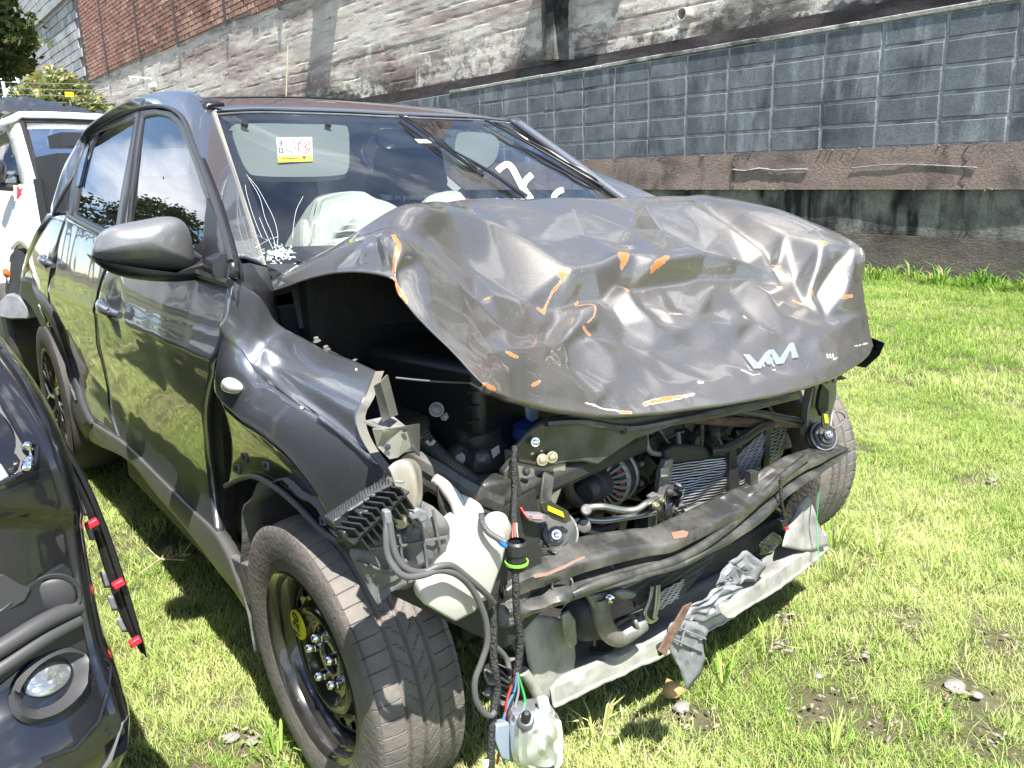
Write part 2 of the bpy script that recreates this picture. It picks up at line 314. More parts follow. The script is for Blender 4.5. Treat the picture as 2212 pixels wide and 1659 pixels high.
# ================================================================ SETTING
def geo_mat(name, stops, scale=(1, 1, 1), rough=.9, streak=None, fine=None, bump=.4, bscale=30, bdist=.02, lo=.3, hi=.7, dark=None, detail=6, rnd_amt=0.):
    """wall / ground material driven by world position; stops = colours over a noise, streak = (colour, amount, scale-vector)"""
    m = bpy.data.materials.new(name); m.use_nodes = True; t = m.node_tree; b = t.nodes['Principled BSDF']; ln = t.links.new; b.inputs['Roughness'].default_value = rough; b.inputs['Specular IOR Level'].default_value = .25
    g = t.nodes.new('ShaderNodeNewGeometry')
    def noise(sc, det=6, dist=0., ro=.6):
        mp_ = t.nodes.new('ShaderNodeMapping'); mp_.inputs['Scale'].default_value = sc; ln(g.outputs['Position'], mp_.inputs[0])
        n = t.nodes.new('ShaderNodeTexNoise'); n.inputs['Scale'].default_value = 1; n.inputs['Detail'].default_value = det; n.inputs['Distortion'].default_value = dist; n.inputs['Roughness'].default_value = ro
        ln(mp_.outputs[0], n.inputs['Vector']); return n.outputs[0]
    r = t.nodes.new('ShaderNodeValToRGB'); e = r.color_ramp.elements; k = len(stops)
    while len(e) < k: e.new(.5)
    for i, c in enumerate(stops): e[i].position = lo+(hi-lo)*i/(k-1); e[i].color = (*c, 1)
    ln(noise(scale, detail), r.inputs[0]); last = r.outputs[0]
    for st_ in (streak or []):
        c, amt, sc, a, bb = st_[:5]
        mr = t.nodes.new('ShaderNodeMapRange'); mr.inputs[1].default_value = a; mr.inputs[2].default_value = bb; mr.inputs[4].default_value = amt; ln(noise(sc, 5, .3, .65), mr.inputs[0])
        if len(st_) > 5:
            sx_ = t.nodes.new('ShaderNodeSeparateXYZ'); ln(g.outputs['Position'], sx_.inputs[0]); mz = t.nodes.new('ShaderNodeMapRange'); mz.inputs[1].default_value = st_[5]; mz.inputs[2].default_value = st_[6]; mz.inputs[3].default_value = 1; mz.inputs[4].default_value = 0; ln(sx_.outputs[2], mz.inputs[0])
            mm_ = t.nodes.new('ShaderNodeMath'); mm_.operation = 'MULTIPLY'; ln(mr.outputs[0], mm_.inputs[0]); ln(mz.outputs[0], mm_.inputs[1]); mr = mm_
        mxx = t.nodes.new('ShaderNodeMixRGB'); mxx.inputs[2].default_value = (*c, 1); ln(mr.outputs[0], mxx.inputs[0]); ln(last, mxx.inputs[1]); last = mxx.outputs[0]
    fn = noise((60, 60, 60), 3); mr = t.nodes.new('ShaderNodeMapRange'); mr.inputs[1].default_value = .25; mr.inputs[2].default_value = .75; mr.inputs[3].default_value = .65; mr.inputs[4].default_value = 1.3; ln(fn, mr.inputs[0])
    mu = t.nodes.new('ShaderNodeMixRGB'); mu.blend_type = 'MULTIPLY'; mu.inputs[0].default_value = 1; ln(last, mu.inputs[1]); ln(mr.outputs[0], mu.inputs[2]); last = mu.outputs[0]
    if rnd_amt:
        oi = t.nodes.new('ShaderNodeObjectInfo'); m3 = t.nodes.new('ShaderNodeMapRange'); m3.inputs[3].default_value = 1-rnd_amt; m3.inputs[4].default_value = 1+rnd_amt; ln(oi.outputs['Random'], m3.inputs[0])
        mu2 = t.nodes.new('ShaderNodeMixRGB'); mu2.blend_type = 'MULTIPLY'; mu2.inputs[0].default_value = 1; ln(last, mu2.inputs[1]); ln(m3.outputs[0], mu2.inputs[2]); last = mu2.outputs[0]
    ln(last, b.inputs['Base Color'])
    bp = t.nodes.new('ShaderNodeBump'); bp.inputs['Strength'].default_value = bump; bp.inputs['Distance'].default_value = bdist
    ln(noise((bscale, bscale, bscale*1.6), 8, 0, .7), bp.inputs['Height']); ln(bp.outputs[0], b.inputs['Normal'])
    return m
SOIL = geo_mat('soil', [(.11, .088, .06), (.085, .085, .04), (.20, .17, .125)], (1.2, 1.2, 1.2), bump=.8, bscale=25)
BLOCKM = geo_mat('stained_block', [(.085, .100, .115), (.135, .155, .172), (.072, .082, .092)], (1.3, 1.3, 1.6), streak=[((.30, .33, .35), .8, (3.2, 3, .55), .52, .72), ((.012, .013, .014), .9, (1.3, 1, .5), .56, .76), ((.02, .02, .02), .7, (2.5, 2, 1.1), .6, .75)], bump=.12, bscale=30, rnd_amt=.12)
MORTAR = geo_mat('pale_mortar', [(.38, .40, .43), (.27, .285, .30), (.48, .49, .50)], (3, 3, 3), streak=[((.05, .055, .06), .8, (2.2, 3, 1.5), .5, .68)], bump=.5)
BAND = geo_mat('brown_concrete', [(.16, .122, .107), (.26, .20, .175), (.10, .085, .08)], (1.0, 1, 1.8), streak=[((.30, .235, .20), .75, (2.6, 2, .5), .55, .75), ((.018, .017, .016), .85, (1.7, 1.5, 1.0), .56, .74)], bump=.6, bscale=22)
BASEM = geo_mat('dark_stained_concrete', [(.05, .052, .05), (.22, .22, .205), (.025, .025, .025)], (.9, .9, .8), streak=[((.012, .012, .012), .95, (1.9, 1, .35), .50, .62), ((.19, .185, .165), .6, (1.6, 1, .7), .58, .72)], bump=.7, bscale=20, lo=.35, hi=.6)
BASEB = geo_mat('brown_footing_concrete', [(.10, .082, .075), (.15, .13, .115), (.06, .055, .05)], (1.5, 1.5, 2.5), streak=[((.02, .02, .02), .8, (1.5, 1, .7), .52, .66)], bump=1., bscale=30)
UPPER = geo_mat('board_formed_concrete', [(.58, .54, .47), (.50, .46, .40), (.64, .60, .53), (.46, .415, .365)], (.4, .5, .9), streak=[((.62, .60, .55), .8, (1.2, 1, 1.0), .58, .62), ((.13, .11, .10), .8, (.9, 2, 16), .60, .64), ((.03, .028, .027), .95, (.55, .4, 1.4), .44, .53, 2.9, 3.9), ((.05, .045, .042), .9, (5, 4, 7), .50, .56, 2.8, 4.0), ((.20, .14, .13), .75, (.22, .3, 1.4), .48, .62), ((.70, .68, .64), .7, (.9, 1, 1.1), .60, .64)], bump=.35, bscale=18, bdist=.02)
GREYW_ = geo_mat('grey_building_block', [(.30, .32, .33), (.38, .40, .40), (.22, .235, .24)], (.3, .3, .6), bump=.3, rnd_amt=.15)
BRICKM = geo_mat('red_brick', [(.36, .20, .155), (.26, .14, .11), (.42, .27, .21)], (.6, .6, .9), streak=[((.50, .42, .38), .5, (.8, .8, .8), .62, .72)], bump=.5, rnd_amt=.3)
BRICKMO = geo_mat('brick_mortar', [(.34, .27, .22), (.26, .20, .17)], (1, 1, 1))
WY = 7.64
def wl(px, py, y=WY): return Y(px, py, y)

# ground: one sheet to the horizon
gm = MB(); xs = [-90, -60, -40, -25]+[-16+.5*i for i in range(46)]+[9, 14, 25, 60]; ys = [-70, -40, -25, -14]+[-8+.5*i for i in range(40)]+[14, 25, 60]
rows = []
for x_ in xs:
    rr = []
    for y_ in ys:
        z = .02*mnoise.noise(Vector((x_*.35, y_*.35, 1.7)))*(1 if abs(x_) < 16 and abs(y_) < 12 else 0)
        if abs(y_) < 1.3 and -3.5 < x_ < .6: z *= .2
        if y_ > 7.2: z = 0
        rr.append((x_, y_, z-.012))
    rows.append(rr)
gm.grid(rows); tag(gm.build('ground', SOIL, None, auto=0), kind='structure')
def gz(x_, y_): return -.012+.02*mnoise.noise(Vector((x_*.35, y_*.35, 1.7)))*(.2 if (abs(y_) < 1.3 and -3.5 < x_ < .6) else 1)*(0 if y_ > 7.2 else 1)

# ---- retaining wall
RW = thing('retaining_wall', (-4, WY, 0), 'tall stained retaining wall of dark concrete blocks on brown concrete behind the wrecked car', 'wall')
XL, XR = -46., 7.
z1, z2, z3 = .957, 1.41, 2.72
def slabgrid(x0, x1, za, zb, y, nx, nz, amp, fr, depth, name, m, parent, lean=0.):
    b = MB(); rows = []
    for j in range(nz+1):
        z = lerp(za, zb, j/nz); row = []
        for i in range(nx+1):
            x = lerp(x0, x1, i/nx); d = amp*mnoise.noise(Vector((x*fr, z*fr*2.2, 3.1)))+amp*.5*mnoise.noise(Vector((x*fr*3, z*fr*6, 8)))
            row.append((x, y-d, z))
        rows.append(row)
    b.grid(rows)
    t0 = [Vector(p) for p in rows[-1]]; b.grid([t0, [p+Vector((0, depth, 0)) for p in t0]])
    b0 = [Vector(p) for p in rows[0]]; b.grid([b0, [p+Vector((0, depth, 0)) for p in b0]])
    return b.build(name, m, parent, auto=30)
slabgrid(XL, XR, -.05, .46, WY-.03, 260, 6, .025, .8, .4, 'footing', BASEB, RW)
slabgrid(XL, XR, .465, z1, WY, 260, 4, .012, .8, .4, 'lower_course', BASEM, RW)
slabgrid(XL, XR, z1+.004, z2, WY-.05, 260, 4, .012, .9, .45, 'concrete_band', BAND, RW)
# rough mortar lips along the joints of the band, and a long scar across it
for (za, yy, dens, nm) in ((z2, WY-.045, 60, 'mortar_crumb'), (z1, WY-.045, 40, 'mortar_crumb')):
    b = MB()
    for i in range(dens):
        x = rnd.uniform(-12, 2); s = rnd.uniform(.004, .013)
        b.lathe([(-s, 0), (-s*.5, s*rnd.uniform(.6, 1.)), (s*.3, s), (s, 0)], (x, yy-.01, za+rnd.uniform(-.008, .008)), (1, rnd.uniform(-.3, .3), rnd.uniform(-.2, .2)), 6)
    tag(b.build(nm, BAND, RW), kind='stuff')
b = MB()
pts = [wl(px, py, WY-.06) for px, py in [(1582, 366), (1610, 369), (1640, 364), (1675, 368), (1710, 366), (1745, 366)]]
b.tube(hosepts(pts, 4), [.006+.006*abs(math.sin(i*1.7)) for i in range(21)], 6)
pts = [wl(px, py, WY-.06) for px, py in [(1840, 363), (1900, 357), (1960, 355), (2040, 358), (2110, 362)]]
b.tube(hosepts(pts, 4), .005, 6); b.build('mortar_scar', MORTAR, RW)
for px in (1585, 2085):
    a = wl(px, 340, WY-.052); b = MB(); pp = [Vector((a.x+.03*math.sin(k*2.3), WY-.056, lerp(z1+.01, z2-.01, k/9))) for k in range(10)]
    b.tube(pp, .003, 5); b.build('crack', BLKPRINT, RW)
# blocks
bw, bh = .686, (z3-z2)/5
bm_ = MB(); bm_.box((0, .10, 0), (bw-.042, .20, bh-.036)); bo = bm_.build('block', BLOCKM, RW, bevel=.008); first = True
b = MB(); b.box(((XL+XR)/2, WY+.012+.1, (z2+z3)/2), (XR-XL, .2, z3-z2-.002)); b.build('mortar_bed', MORTAR, RW)
x0 = -2.313-.0; nblk = 0
for c in range(-12, 14):
    for r_ in range(5):
        x = x0-bw*c+bw/2
        if x > XR-.4: continue
        o = bo if first else bo.copy()
        if not first: COL.objects.link(o)
        o.location = Vector((x, WY+rnd.uniform(-.002, .003), z2+bh*(r_+.5)))-RW.location; first = False; nblk += 1
b = MB()
for c in range(14, 48):
    for r_ in range(5): b.box((x0-bw*c+bw/2, WY+.1, z2+bh*(r_+.5)), (bw-.042, .2, bh-.036))
tag(b.build('block_course', BLOCKM, RW), kind='stuff')
# cap slabs
cm = MB(); cm.box((0, 0, 0), (1.36, .30, .055)); co = cm.build('cap_slab', geo_mat('cap_concrete', [(.42, .42, .40), (.25, .25, .24), (.5, .5, .48)], (2, 2, 4), streak=[((.04, .04, .04), .8, (1.5, 1, 2), .54, .66)]), RW, bevel=.01)
for i in range(14):
    o = co if i == 0 else co.copy()
    if i: COL.objects.link(o)
    o.location = Vector((XR-.7-1.37*i, WY+.135, z3+.028+rnd.uniform(-.004, .004)))-RW.location; o.rotation_euler = (0, rnd.uniform(-.004, .004), 0)
# upper wall, board formed
UY = 7.93
def slope_top(x): return curve1([(-45, 5.95), (-24, 5.75), (-17, 5.45), (-5, 5.0), (8, 4.8)], x)
b = MB(); rows = []; nx, nz = 560, 90
for j in range(nz+1):
    row = []
    for i in range(nx+1):
        x = lerp(XL-2, XR, i/nx); zt = slope_top(x); z = lerp(2.60, zt, j/nz)
        h = z*4.4+.14*mnoise.noise(Vector((x*.5, z*2, 2)))+.05*mnoise.noise(Vector((x*3, z*2, 2))); fr = h-math.floor(h)
        led = -.028*sstep(.86, .93, fr)*sstep(1.0, .97, fr)*min(1, max(0, mnoise.noise(Vector((x*.8, math.floor(h)*7.3, 5)))+.1)*3)-.012*(mnoise.noise(Vector((x*.25, math.floor(h)*3.1, 8))))
        d = led+.010*mnoise.noise(Vector((x*.8, z*1.5, 9)))+.006*mnoise.noise(Vector((x*7, z*12, 4)))
        row.append((x, UY-d, z))
    rows.append(row)
b.grid(rows); b.grid([rows[-1], [(p[0], p[1]+.5, p[2]) for p in rows[-1]]]); b.build('upper_concrete', UPPER, RW, auto=30)
b = MB(); q0, q1 = wl(1165, 0, UY), wl(1238, 0, UY); zb = wl(1205, 135, UY).z
b.box(((q0.x+q1.x)/2+.15, UY-.10, (zb+5.2)/2), (.30, .42, 5.2-zb)); b.build('shadow_pilaster', BASEM, RW, bevel=.01)  # dark pillar added to throw shade on the wall to its left
b = MB(); s0, s1 = wl(1075, 0, UY), wl(1230, 0, UY); b.box(((s0.x+s1.x)/2+1.7, UY-.16, 4.95), (s1.x-s0.x, .62, .30)); b.box((wl(700, 0, UY).x+.4, UY-.16, 5.75), (1.2, .5, .3)); b.box((-2.0, UY-.16, 4.9), (3.0, .5, .2)); b.build('shadow_slab', UPPER, RW)  # unseen slabs added above the view to cast shadow down the upper wall
# ledge under the upper wall, the recess shadow painted as dark colour
b = MB(); b.box(((XL+XR)/2, UY-.02, 2.86), (XR-XL, .16, .20)); b.build('shaded_ledge', geo_mat('dark_ledge', [(.07, .06, .055), (.035, .03, .03), (.10, .09, .085)], (1, 1, 4)), RW)
# drain pipe stub
c = wl(1487, 32, UY); b = MB(); b.lathe([(0, .085), (.16, .085), (.16, .07), (.0, .07)], c+Vector((0, .02, 0)), (0, -1, 0), 20); b.build('drain_pipe', WHITEPL, RW)

# ---- brick wall above, with ties
BY = UY-.06
BW = thing('brick_wall', (-30, BY, 5), 'red brick wall section with dark vertical ties above the concrete at upper left', 'wall')
seams = [wl(px, py, BY).x for px, py in [(170, 30), (215, 15), (290, 10), (375, 0), (485, 0), (605, 0)]]
xl, xr = seams[0], -9.
b = MB(); rows = []
for i in range(40):
    x = lerp(xl, xr, i/39); zb = slope_top(x)-.02; rows.append([(x, BY+.03, zb), (x, BY+.03, 9.75)])
b.grid(rows); b.build('mortar_bed', BRICKMO, BW)
bL, bH = .52, .155; cand = []
for j in range(60):
    z = 4.6+j*bH
    for i in range(int((xr-xl)/bL)+1):
        x = xl+i*bL+(bL/2 if j % 2 else 0)+rnd.uniform(-.02, .02)
        if x > xr-.3 or x < xl+.2: continue
        if z < slope_top(x)+.02 or z > 9.7: continue
        dd = (Vector((x, BY, z))-CAM).length
        v = Vector((x, BY, z))-CAM; wv = v.dot(_f); px = 1106+FPX*v.dot(_r2)/wv; py = 829.5-FPX*v.dot(_u2)/wv
        vis = py > -12 and px > 150
        cand.append((0 if vis else 1, dd, x, z))
cand.sort(); mbr = MB(); mbr.box((0, .05, 0), (bL-.085, .1, bH-.035)); br = mbr.build('brick', BRICKM, BW); rest = MB()
for k, (v_, dd, x, z) in enumerate(cand):
    p = Vector((x, BY-rnd.uniform(0, .015), z))
    if k < 300:
        o = br if k == 0 else br.copy()
        if k: COL.objects.link(o)
        o.location = p-BW.location; o.rotation_euler = (0, rnd.uniform(-.02, .02), 0)
    else: rest.box(p+Vector((0, .05, 0)), (bL-.085, .1, bH-.035))
tag(rest.build('brick_course', BRICKM, BW), kind='stuff')
tie = MB(); tie.box((0, 0, 0), (.07, .07, 4.2)); to = None
for s_ in seams:
    o = tie.build('wall_tie', BLKPRINT, BW) if to is None else to.copy()
    if to is None: to = o
    else: COL.objects.link(o)
    o.location = Vector((s_, BY-.03, slope_top(s_)+1.95))-BW.location

# ---- grey block building beyond
GB = thing('block_building', (-52, BY, 0), 'pale grey concrete block building with a corner column beyond the brick wall', 'building')
gxl = wl(30, 40, BY).x; gxr = xl-.05; bL2, bH2 = .95, .42; cand = []
b = MB(); b.box(((gxl+gxr)/2, BY+.35, 6.4), (gxr-gxl, .6, 13)); b.build('mortar_bed', geo_mat('grey_mortar', [(.24, .25, .26), (.17, .18, .18)]), GB)
g0 = MB(); g0.box((0, .04, 0), (bL2-.05, .12, bH2-.045)); go = g0.build('block', GREYW_, GB); first = True; k = 0; rest = MB()
for j in range(25):
    z = 2.2+j*bH2
    for i in range(int((gxr-gxl-1.2)/bL2)):
        x = gxl+1.7+i*bL2+(bL2/2 if j % 2 else 0)
        if x > gxr-.4: continue
        p = Vector((x, BY-rnd.uniform(0, .02), z))
        if k < 300:
            o = go if k == 0 else go.copy()
            if k: COL.objects.link(o)
            o.location = p-GB.location
        else: rest.box(p+Vector((0, .04, 0)), (bL2-.05, .12, bH2-.045))
        k += 1
tag(rest.build('block_course', GREYW_, GB), kind='stuff')
b = MB(); b.box((gxl+.5, BY-.0, 6.6), (1.3, .5, 13.4)); b.build('corner_column', geo_mat('column_concrete', [(.26, .26, .25), (.18, .18, .17)], (.5, .5, .5)), GB)
q = wl(60, 70, BY); b = MB(); b.box(((gxl+gxr)/2, BY-.06, q.z), (gxr-gxl, .25, .35)); b.build('floor_beam', GREYW_, GB)

# ---- vegetation
def leafmat(name, c1, c2, tr=.3):
    m = bpy.data.materials.new(name); m.use_nodes = True; t = m.node_tree; b = t.nodes['Principled BSDF']; ln = t.links.new
    g = t.nodes.new('ShaderNodeNewGeometry'); n = t.nodes.new('ShaderNodeTexNoise'); n.inputs['Scale'].default_value = 1.6; n.inputs['Detail'].default_value = 5; ln(g.outputs['Position'], n.inputs['Vector'])
    ad = t.nodes.new('ShaderNodeMath'); ad.operation = 'MULTIPLY_ADD'; ad.inputs[1].default_value = .35; ln(g.outputs['Random Per Island'], ad.inputs[0]); ln(n.outputs[0], ad.inputs[2])
    r = t.nodes.new('ShaderNodeValToRGB'); r.color_ramp.elements[0].position = .45; r.color_ramp.elements[1].position = .85
    r.color_ramp.elements[0].color = (*c1, 1); r.color_ramp.elements[1].color = (*c2, 1); ln(ad.outputs[0], r.inputs[0]); ln(r.outputs[0], b.inputs['Base Color']); b.inputs['Roughness'].default_value = .6
    tl = t.nodes.new('ShaderNodeBsdfTranslucent'); ln(r.outputs[0], tl.inputs[0]); ms = t.nodes.new('ShaderNodeMixShader'); ms.inputs[0].default_value = tr
    ln(b.outputs[0], ms.inputs[1]); ln(tl.outputs[0], ms.inputs[2]); ln(ms.outputs[0], t.nodes['Material Output'].inputs[0]); return m
LEAF = leafmat('leaf_green', (.06, .11, .025), (.19, .27, .07)); LEAFD = leafmat('leaf_dark', (.02, .04, .012), (.07, .10, .03)); LEAFY = leafmat('leaf_olive', (.12, .15, .045), (.33, .34, .13))
FLOW = leafmat('yellow_flower', (.5, .42, .12), (.65, .60, .3)); BARK = mat('bark', (.09, .065, .045), .9, bump=.6, col2=(.14, .11, .08))
def leaves(mb, blobs, n, size, r_=rnd):
    tot = sum(b[3] for b in blobs)
    for (c, rad, zs, wgt) in blobs:
        for _ in range(int(n*wgt/tot)):
            d = Vector((r_.gauss(0, 1), r_.gauss(0, 1), r_.gauss(0, 1))).normalized()*rad*(r_.random()**.4)*(1+.25*r_.uniform(-1, 1)); d.z *= zs
            p = Vector(c)+d; a = Vector((r_.gauss(0, 1), r_.gauss(0, 1), r_.gauss(0, .6))).normalized(); u = a.orthogonal().normalized(); s_ = size*r_.uniform(.5, 1.3)
            mb.add([p-a*s_*.5, p+u*s_*.28, p+a*s_*.5, p-u*s_*.28], [(0, 1, 2, 3)])
def tree(x, y, h, cr_, label, m=LEAF, n=5000, size=.18, conifer=False, seed=1, name='tree', group=None):
    r_ = random.Random(seed); T = thing(name, (x, y, 0), label, 'tree', group)
    b = MB(); b.tube([(x, y, -.1), (x+.05*h*.1, y, h*.35), (x-.03*h*.1, y, h*.9)], [h*.03, h*.022, h*.006], 8); 
    for k in range(9):
        a = r_.uniform(0, 6.28); z = h*r_.uniform(.3, .75); b.tube([(x, y, z), (x+math.cos(a)*cr_*.4, y+math.sin(a)*cr_*.4, z+h*.07), (x+math.cos(a)*cr_*.75, y+math.sin(a)*cr_*.75, z+h*.12)], [h*.012, h*.007, h*.003], 5)
    b.build('trunk', BARK, T)
    bl = []
    if conifer:
        for k in range(26):
            t_ = k/25; rr = cr_*(1-t_)*.9+.15; a = k*2.4; bl.append(((x+math.cos(a)*rr*.5, y+math.sin(a)*rr*.5, h*(.15+.83*t_)), rr*.55+.1, .45, (1-t_)+.15))
    else:
        for k in range(22):
            a = r_.uniform(0, 6.28); el = r_.uniform(-.3, 1); rr = cr_*r_.uniform(.35, .85); bl.append(((x+math.cos(a)*rr, y+math.sin(a)*rr, h*.62+el*h*.3), cr_*r_.uniform(.22, .42), .8, 1))
    b = MB(); leaves(b, bl, n, size, r_); b.build('crown', m, T, smooth=False)
def bush(px0, px1, pyt, pyb, x, label, m, n=2500, size=.12, flowers=0, seed=1, group=None):
    r_ = random.Random(seed); a = X(px0, pyb, x); c = X(px1, pyb, x); t_ = X((px0+px1)/2, pyt, x); zb = max(0, a.z); y0, y1 = a.y, c.y
    T = thing('flowering_bush' if flowers else 'bush', (x, (y0+y1)/2, 0), label, 'bush', group)
    b = MB(); bl = []
    for k in range(14):
        yy = r_.uniform(y0, y1); zz = r_.uniform(.6, max(.8, t_.z*.86)); bl.append(((x+r_.uniform(-.7, .7), yy, zz), abs(y1-y0)*r_.uniform(.16, .30)+.35, .9, 1))
    leaves(b, bl, n, size, r_); b.build('foliage', m, T, smooth=False)
    b = MB()
    for k in range(12): q = bl[k][0]; b.tube([(x, (y0+y1)/2, 0), ((x+q[0])/2, (q[1]+(y0+y1)/2)/2, q[2]*.5), q], [.03, .02, .006], 5)
    b.build('stem', BARK, T)
    if flowers:
        b = MB()
        for k in range(flowers):
            q = bl[r_.randrange(len(bl))]; d = Vector((r_.gauss(0, 1)+.8, r_.gauss(0, 1), r_.gauss(0, 1)+.6)).normalized()*q[1]*r_.uniform(.8, 1.1); p = Vector(q[0])+d
            leaves(b, [(p, .07, .6, 1)], 9, .09, r_)
        b.build('flower_cluster', FLOW, T, smooth=False)
bush(60, 150, 140, 330, -17, 'olive bush with pale yellow flowers in the middle of the row beyond the white vehicle', LEAFY, 9000, .15, 110, 3, 'bushes beyond the white vehicle')
bush(-60, 75, 165, 330, -16, 'green bush at the left end of the row beyond the white vehicle', LEAF, 8000, .16, 12, 4, 'bushes beyond the white vehicle')
bush(140, 228, 160, 330, -18, 'taller bush at the right end of the row beside the concrete wall', LEAFY, 9000, .15, 60, 5, 'bushes beyond the white vehicle')
p = X(-20, 150, -24); tree(p.x, p.y, 7.6, 1.0, 'leafy tree at the far left edge beside the grey building', LEAFY, 9000, .18, seed=11)
p = X(-60, 150, -23); tree(p.x, p.y, 7.6, 1.7, 'second leafy tree just outside the left edge behind the bushes', LEAFD, 5000, .22, seed=12)
# trees across the yard (their reflections show in the side windows)
for k, (x, y, h, cr_, cf) in enumerate([(-25, -8.6, 9.0, 1.9, True), (-27, -10.5, 10.5, 2.2, True), (-31, -7.2, 7.5, 2.4, False), (-36, -6.6, 9.0, 2.8, False), (-30, -17, 8, 3, False), (-6, -16, 6, 2.4, False), (3, -17, 6.5, 2.6, False), (-17, -13, 7, 2.6, False)]):
    tree(x, y, h, cr_, ['short conifer across the yard', 'tall conifer across the yard', 'round tree across the yard next to the conifers', 'wide tree across the yard', 'large tree farther across the yard', 'small tree opposite the wreck', 'small round tree opposite the front of the wreck', 'large tree at the far end of the yard'][k], LEAFD, 2600, .3, cf, 20+k, 'conifer' if cf else 'tree', 'trees across the yard')
# yellow sign, wire posts, aerial
q = X(150, 204, -13); SG = thing('yellow_sign', (q.x, q.y, 0), 'small yellow plate on the wire in front of the bushes', 'sign')
b = MB(); b.poly([X(140, 198, -13), X(158, 199, -13), X(160, 208, -13), X(157, 209, -13), X(141, 209, -13)], (-.01, 0, 0)); b.build('plate', mat('sign_yellow', (.8, .55, .01), .5), SG); b = MB(); b.tube([(q.x-.03, q.y, -.05), (q.x-.03, q.y, q.z)], .012, 6); b.build('post', GREYW, SG)
FN = thing('wire_fence', (-13, 0, 0), 'thin wire fence with pale posts in front of the bushes', 'fence')
for px, py0 in ((6, 176), (312, 210)):
    b = MB(); a = X(px, py0, -13.05); b.tube([(a.x, a.y, -.1), a], .025, 6); b.build('post', mat('post_pale', (.5, .5, .48), .6), FN)
for py in (179, 192, 205, 220):
    b = MB(); b.tube([X(-60, py-3, -13.05), X(150, py+2, -13.05), X(312, py+4, -13.05)], .006, 4); b.build('wire', GREYW, FN)
AE = thing('aerial', (-11, 3, 0), 'white antenna aerial on a thin mast against the concrete wall', 'aerial')
b = MB(); a = X(315, 172, -11); b.tube([(a.x, a.y, 0), a], .022, 6); a2 = X(333, 190, -11); b.tube([X(330, 245, -11), a2], .018, 6); b.build('mast', mat('mast_grey', (.25, .25, .24), .5), AE)
b = MB(); b.tube([X(278, 166, -11), X(327, 170, -11)], .013, 6)
for px in (282, 298, 314): b.tube([X(px, 168, -11), X(px, 174, -11)], .012, 5)
b.build('bar', mat('aerial_white', (.75, .75, .75), .4), AE)
b = MB(); b.lathe([(-.06, .0), (-.05, .04), (.04, .055), (.05, 0)], X(331, 186, -11), (.5, .8, .2), 12); b.build('lamp_head', mat('aerial_cream', (.7, .67, .58), .5), AE)
# ropes hanging down the wall
for px0, px1, lab in ((622, 618, 'pale yellow cord hanging down the concrete wall above the car roof'),):
    b = MB(); b.tube([wl(px0, 100, UY-.2), wl(px1, 215, UY-.25)], .018, 5); tag(b.build('hanging_cord', mat('cord', (.6, .55, .4), .7), None), lab, 'cord')

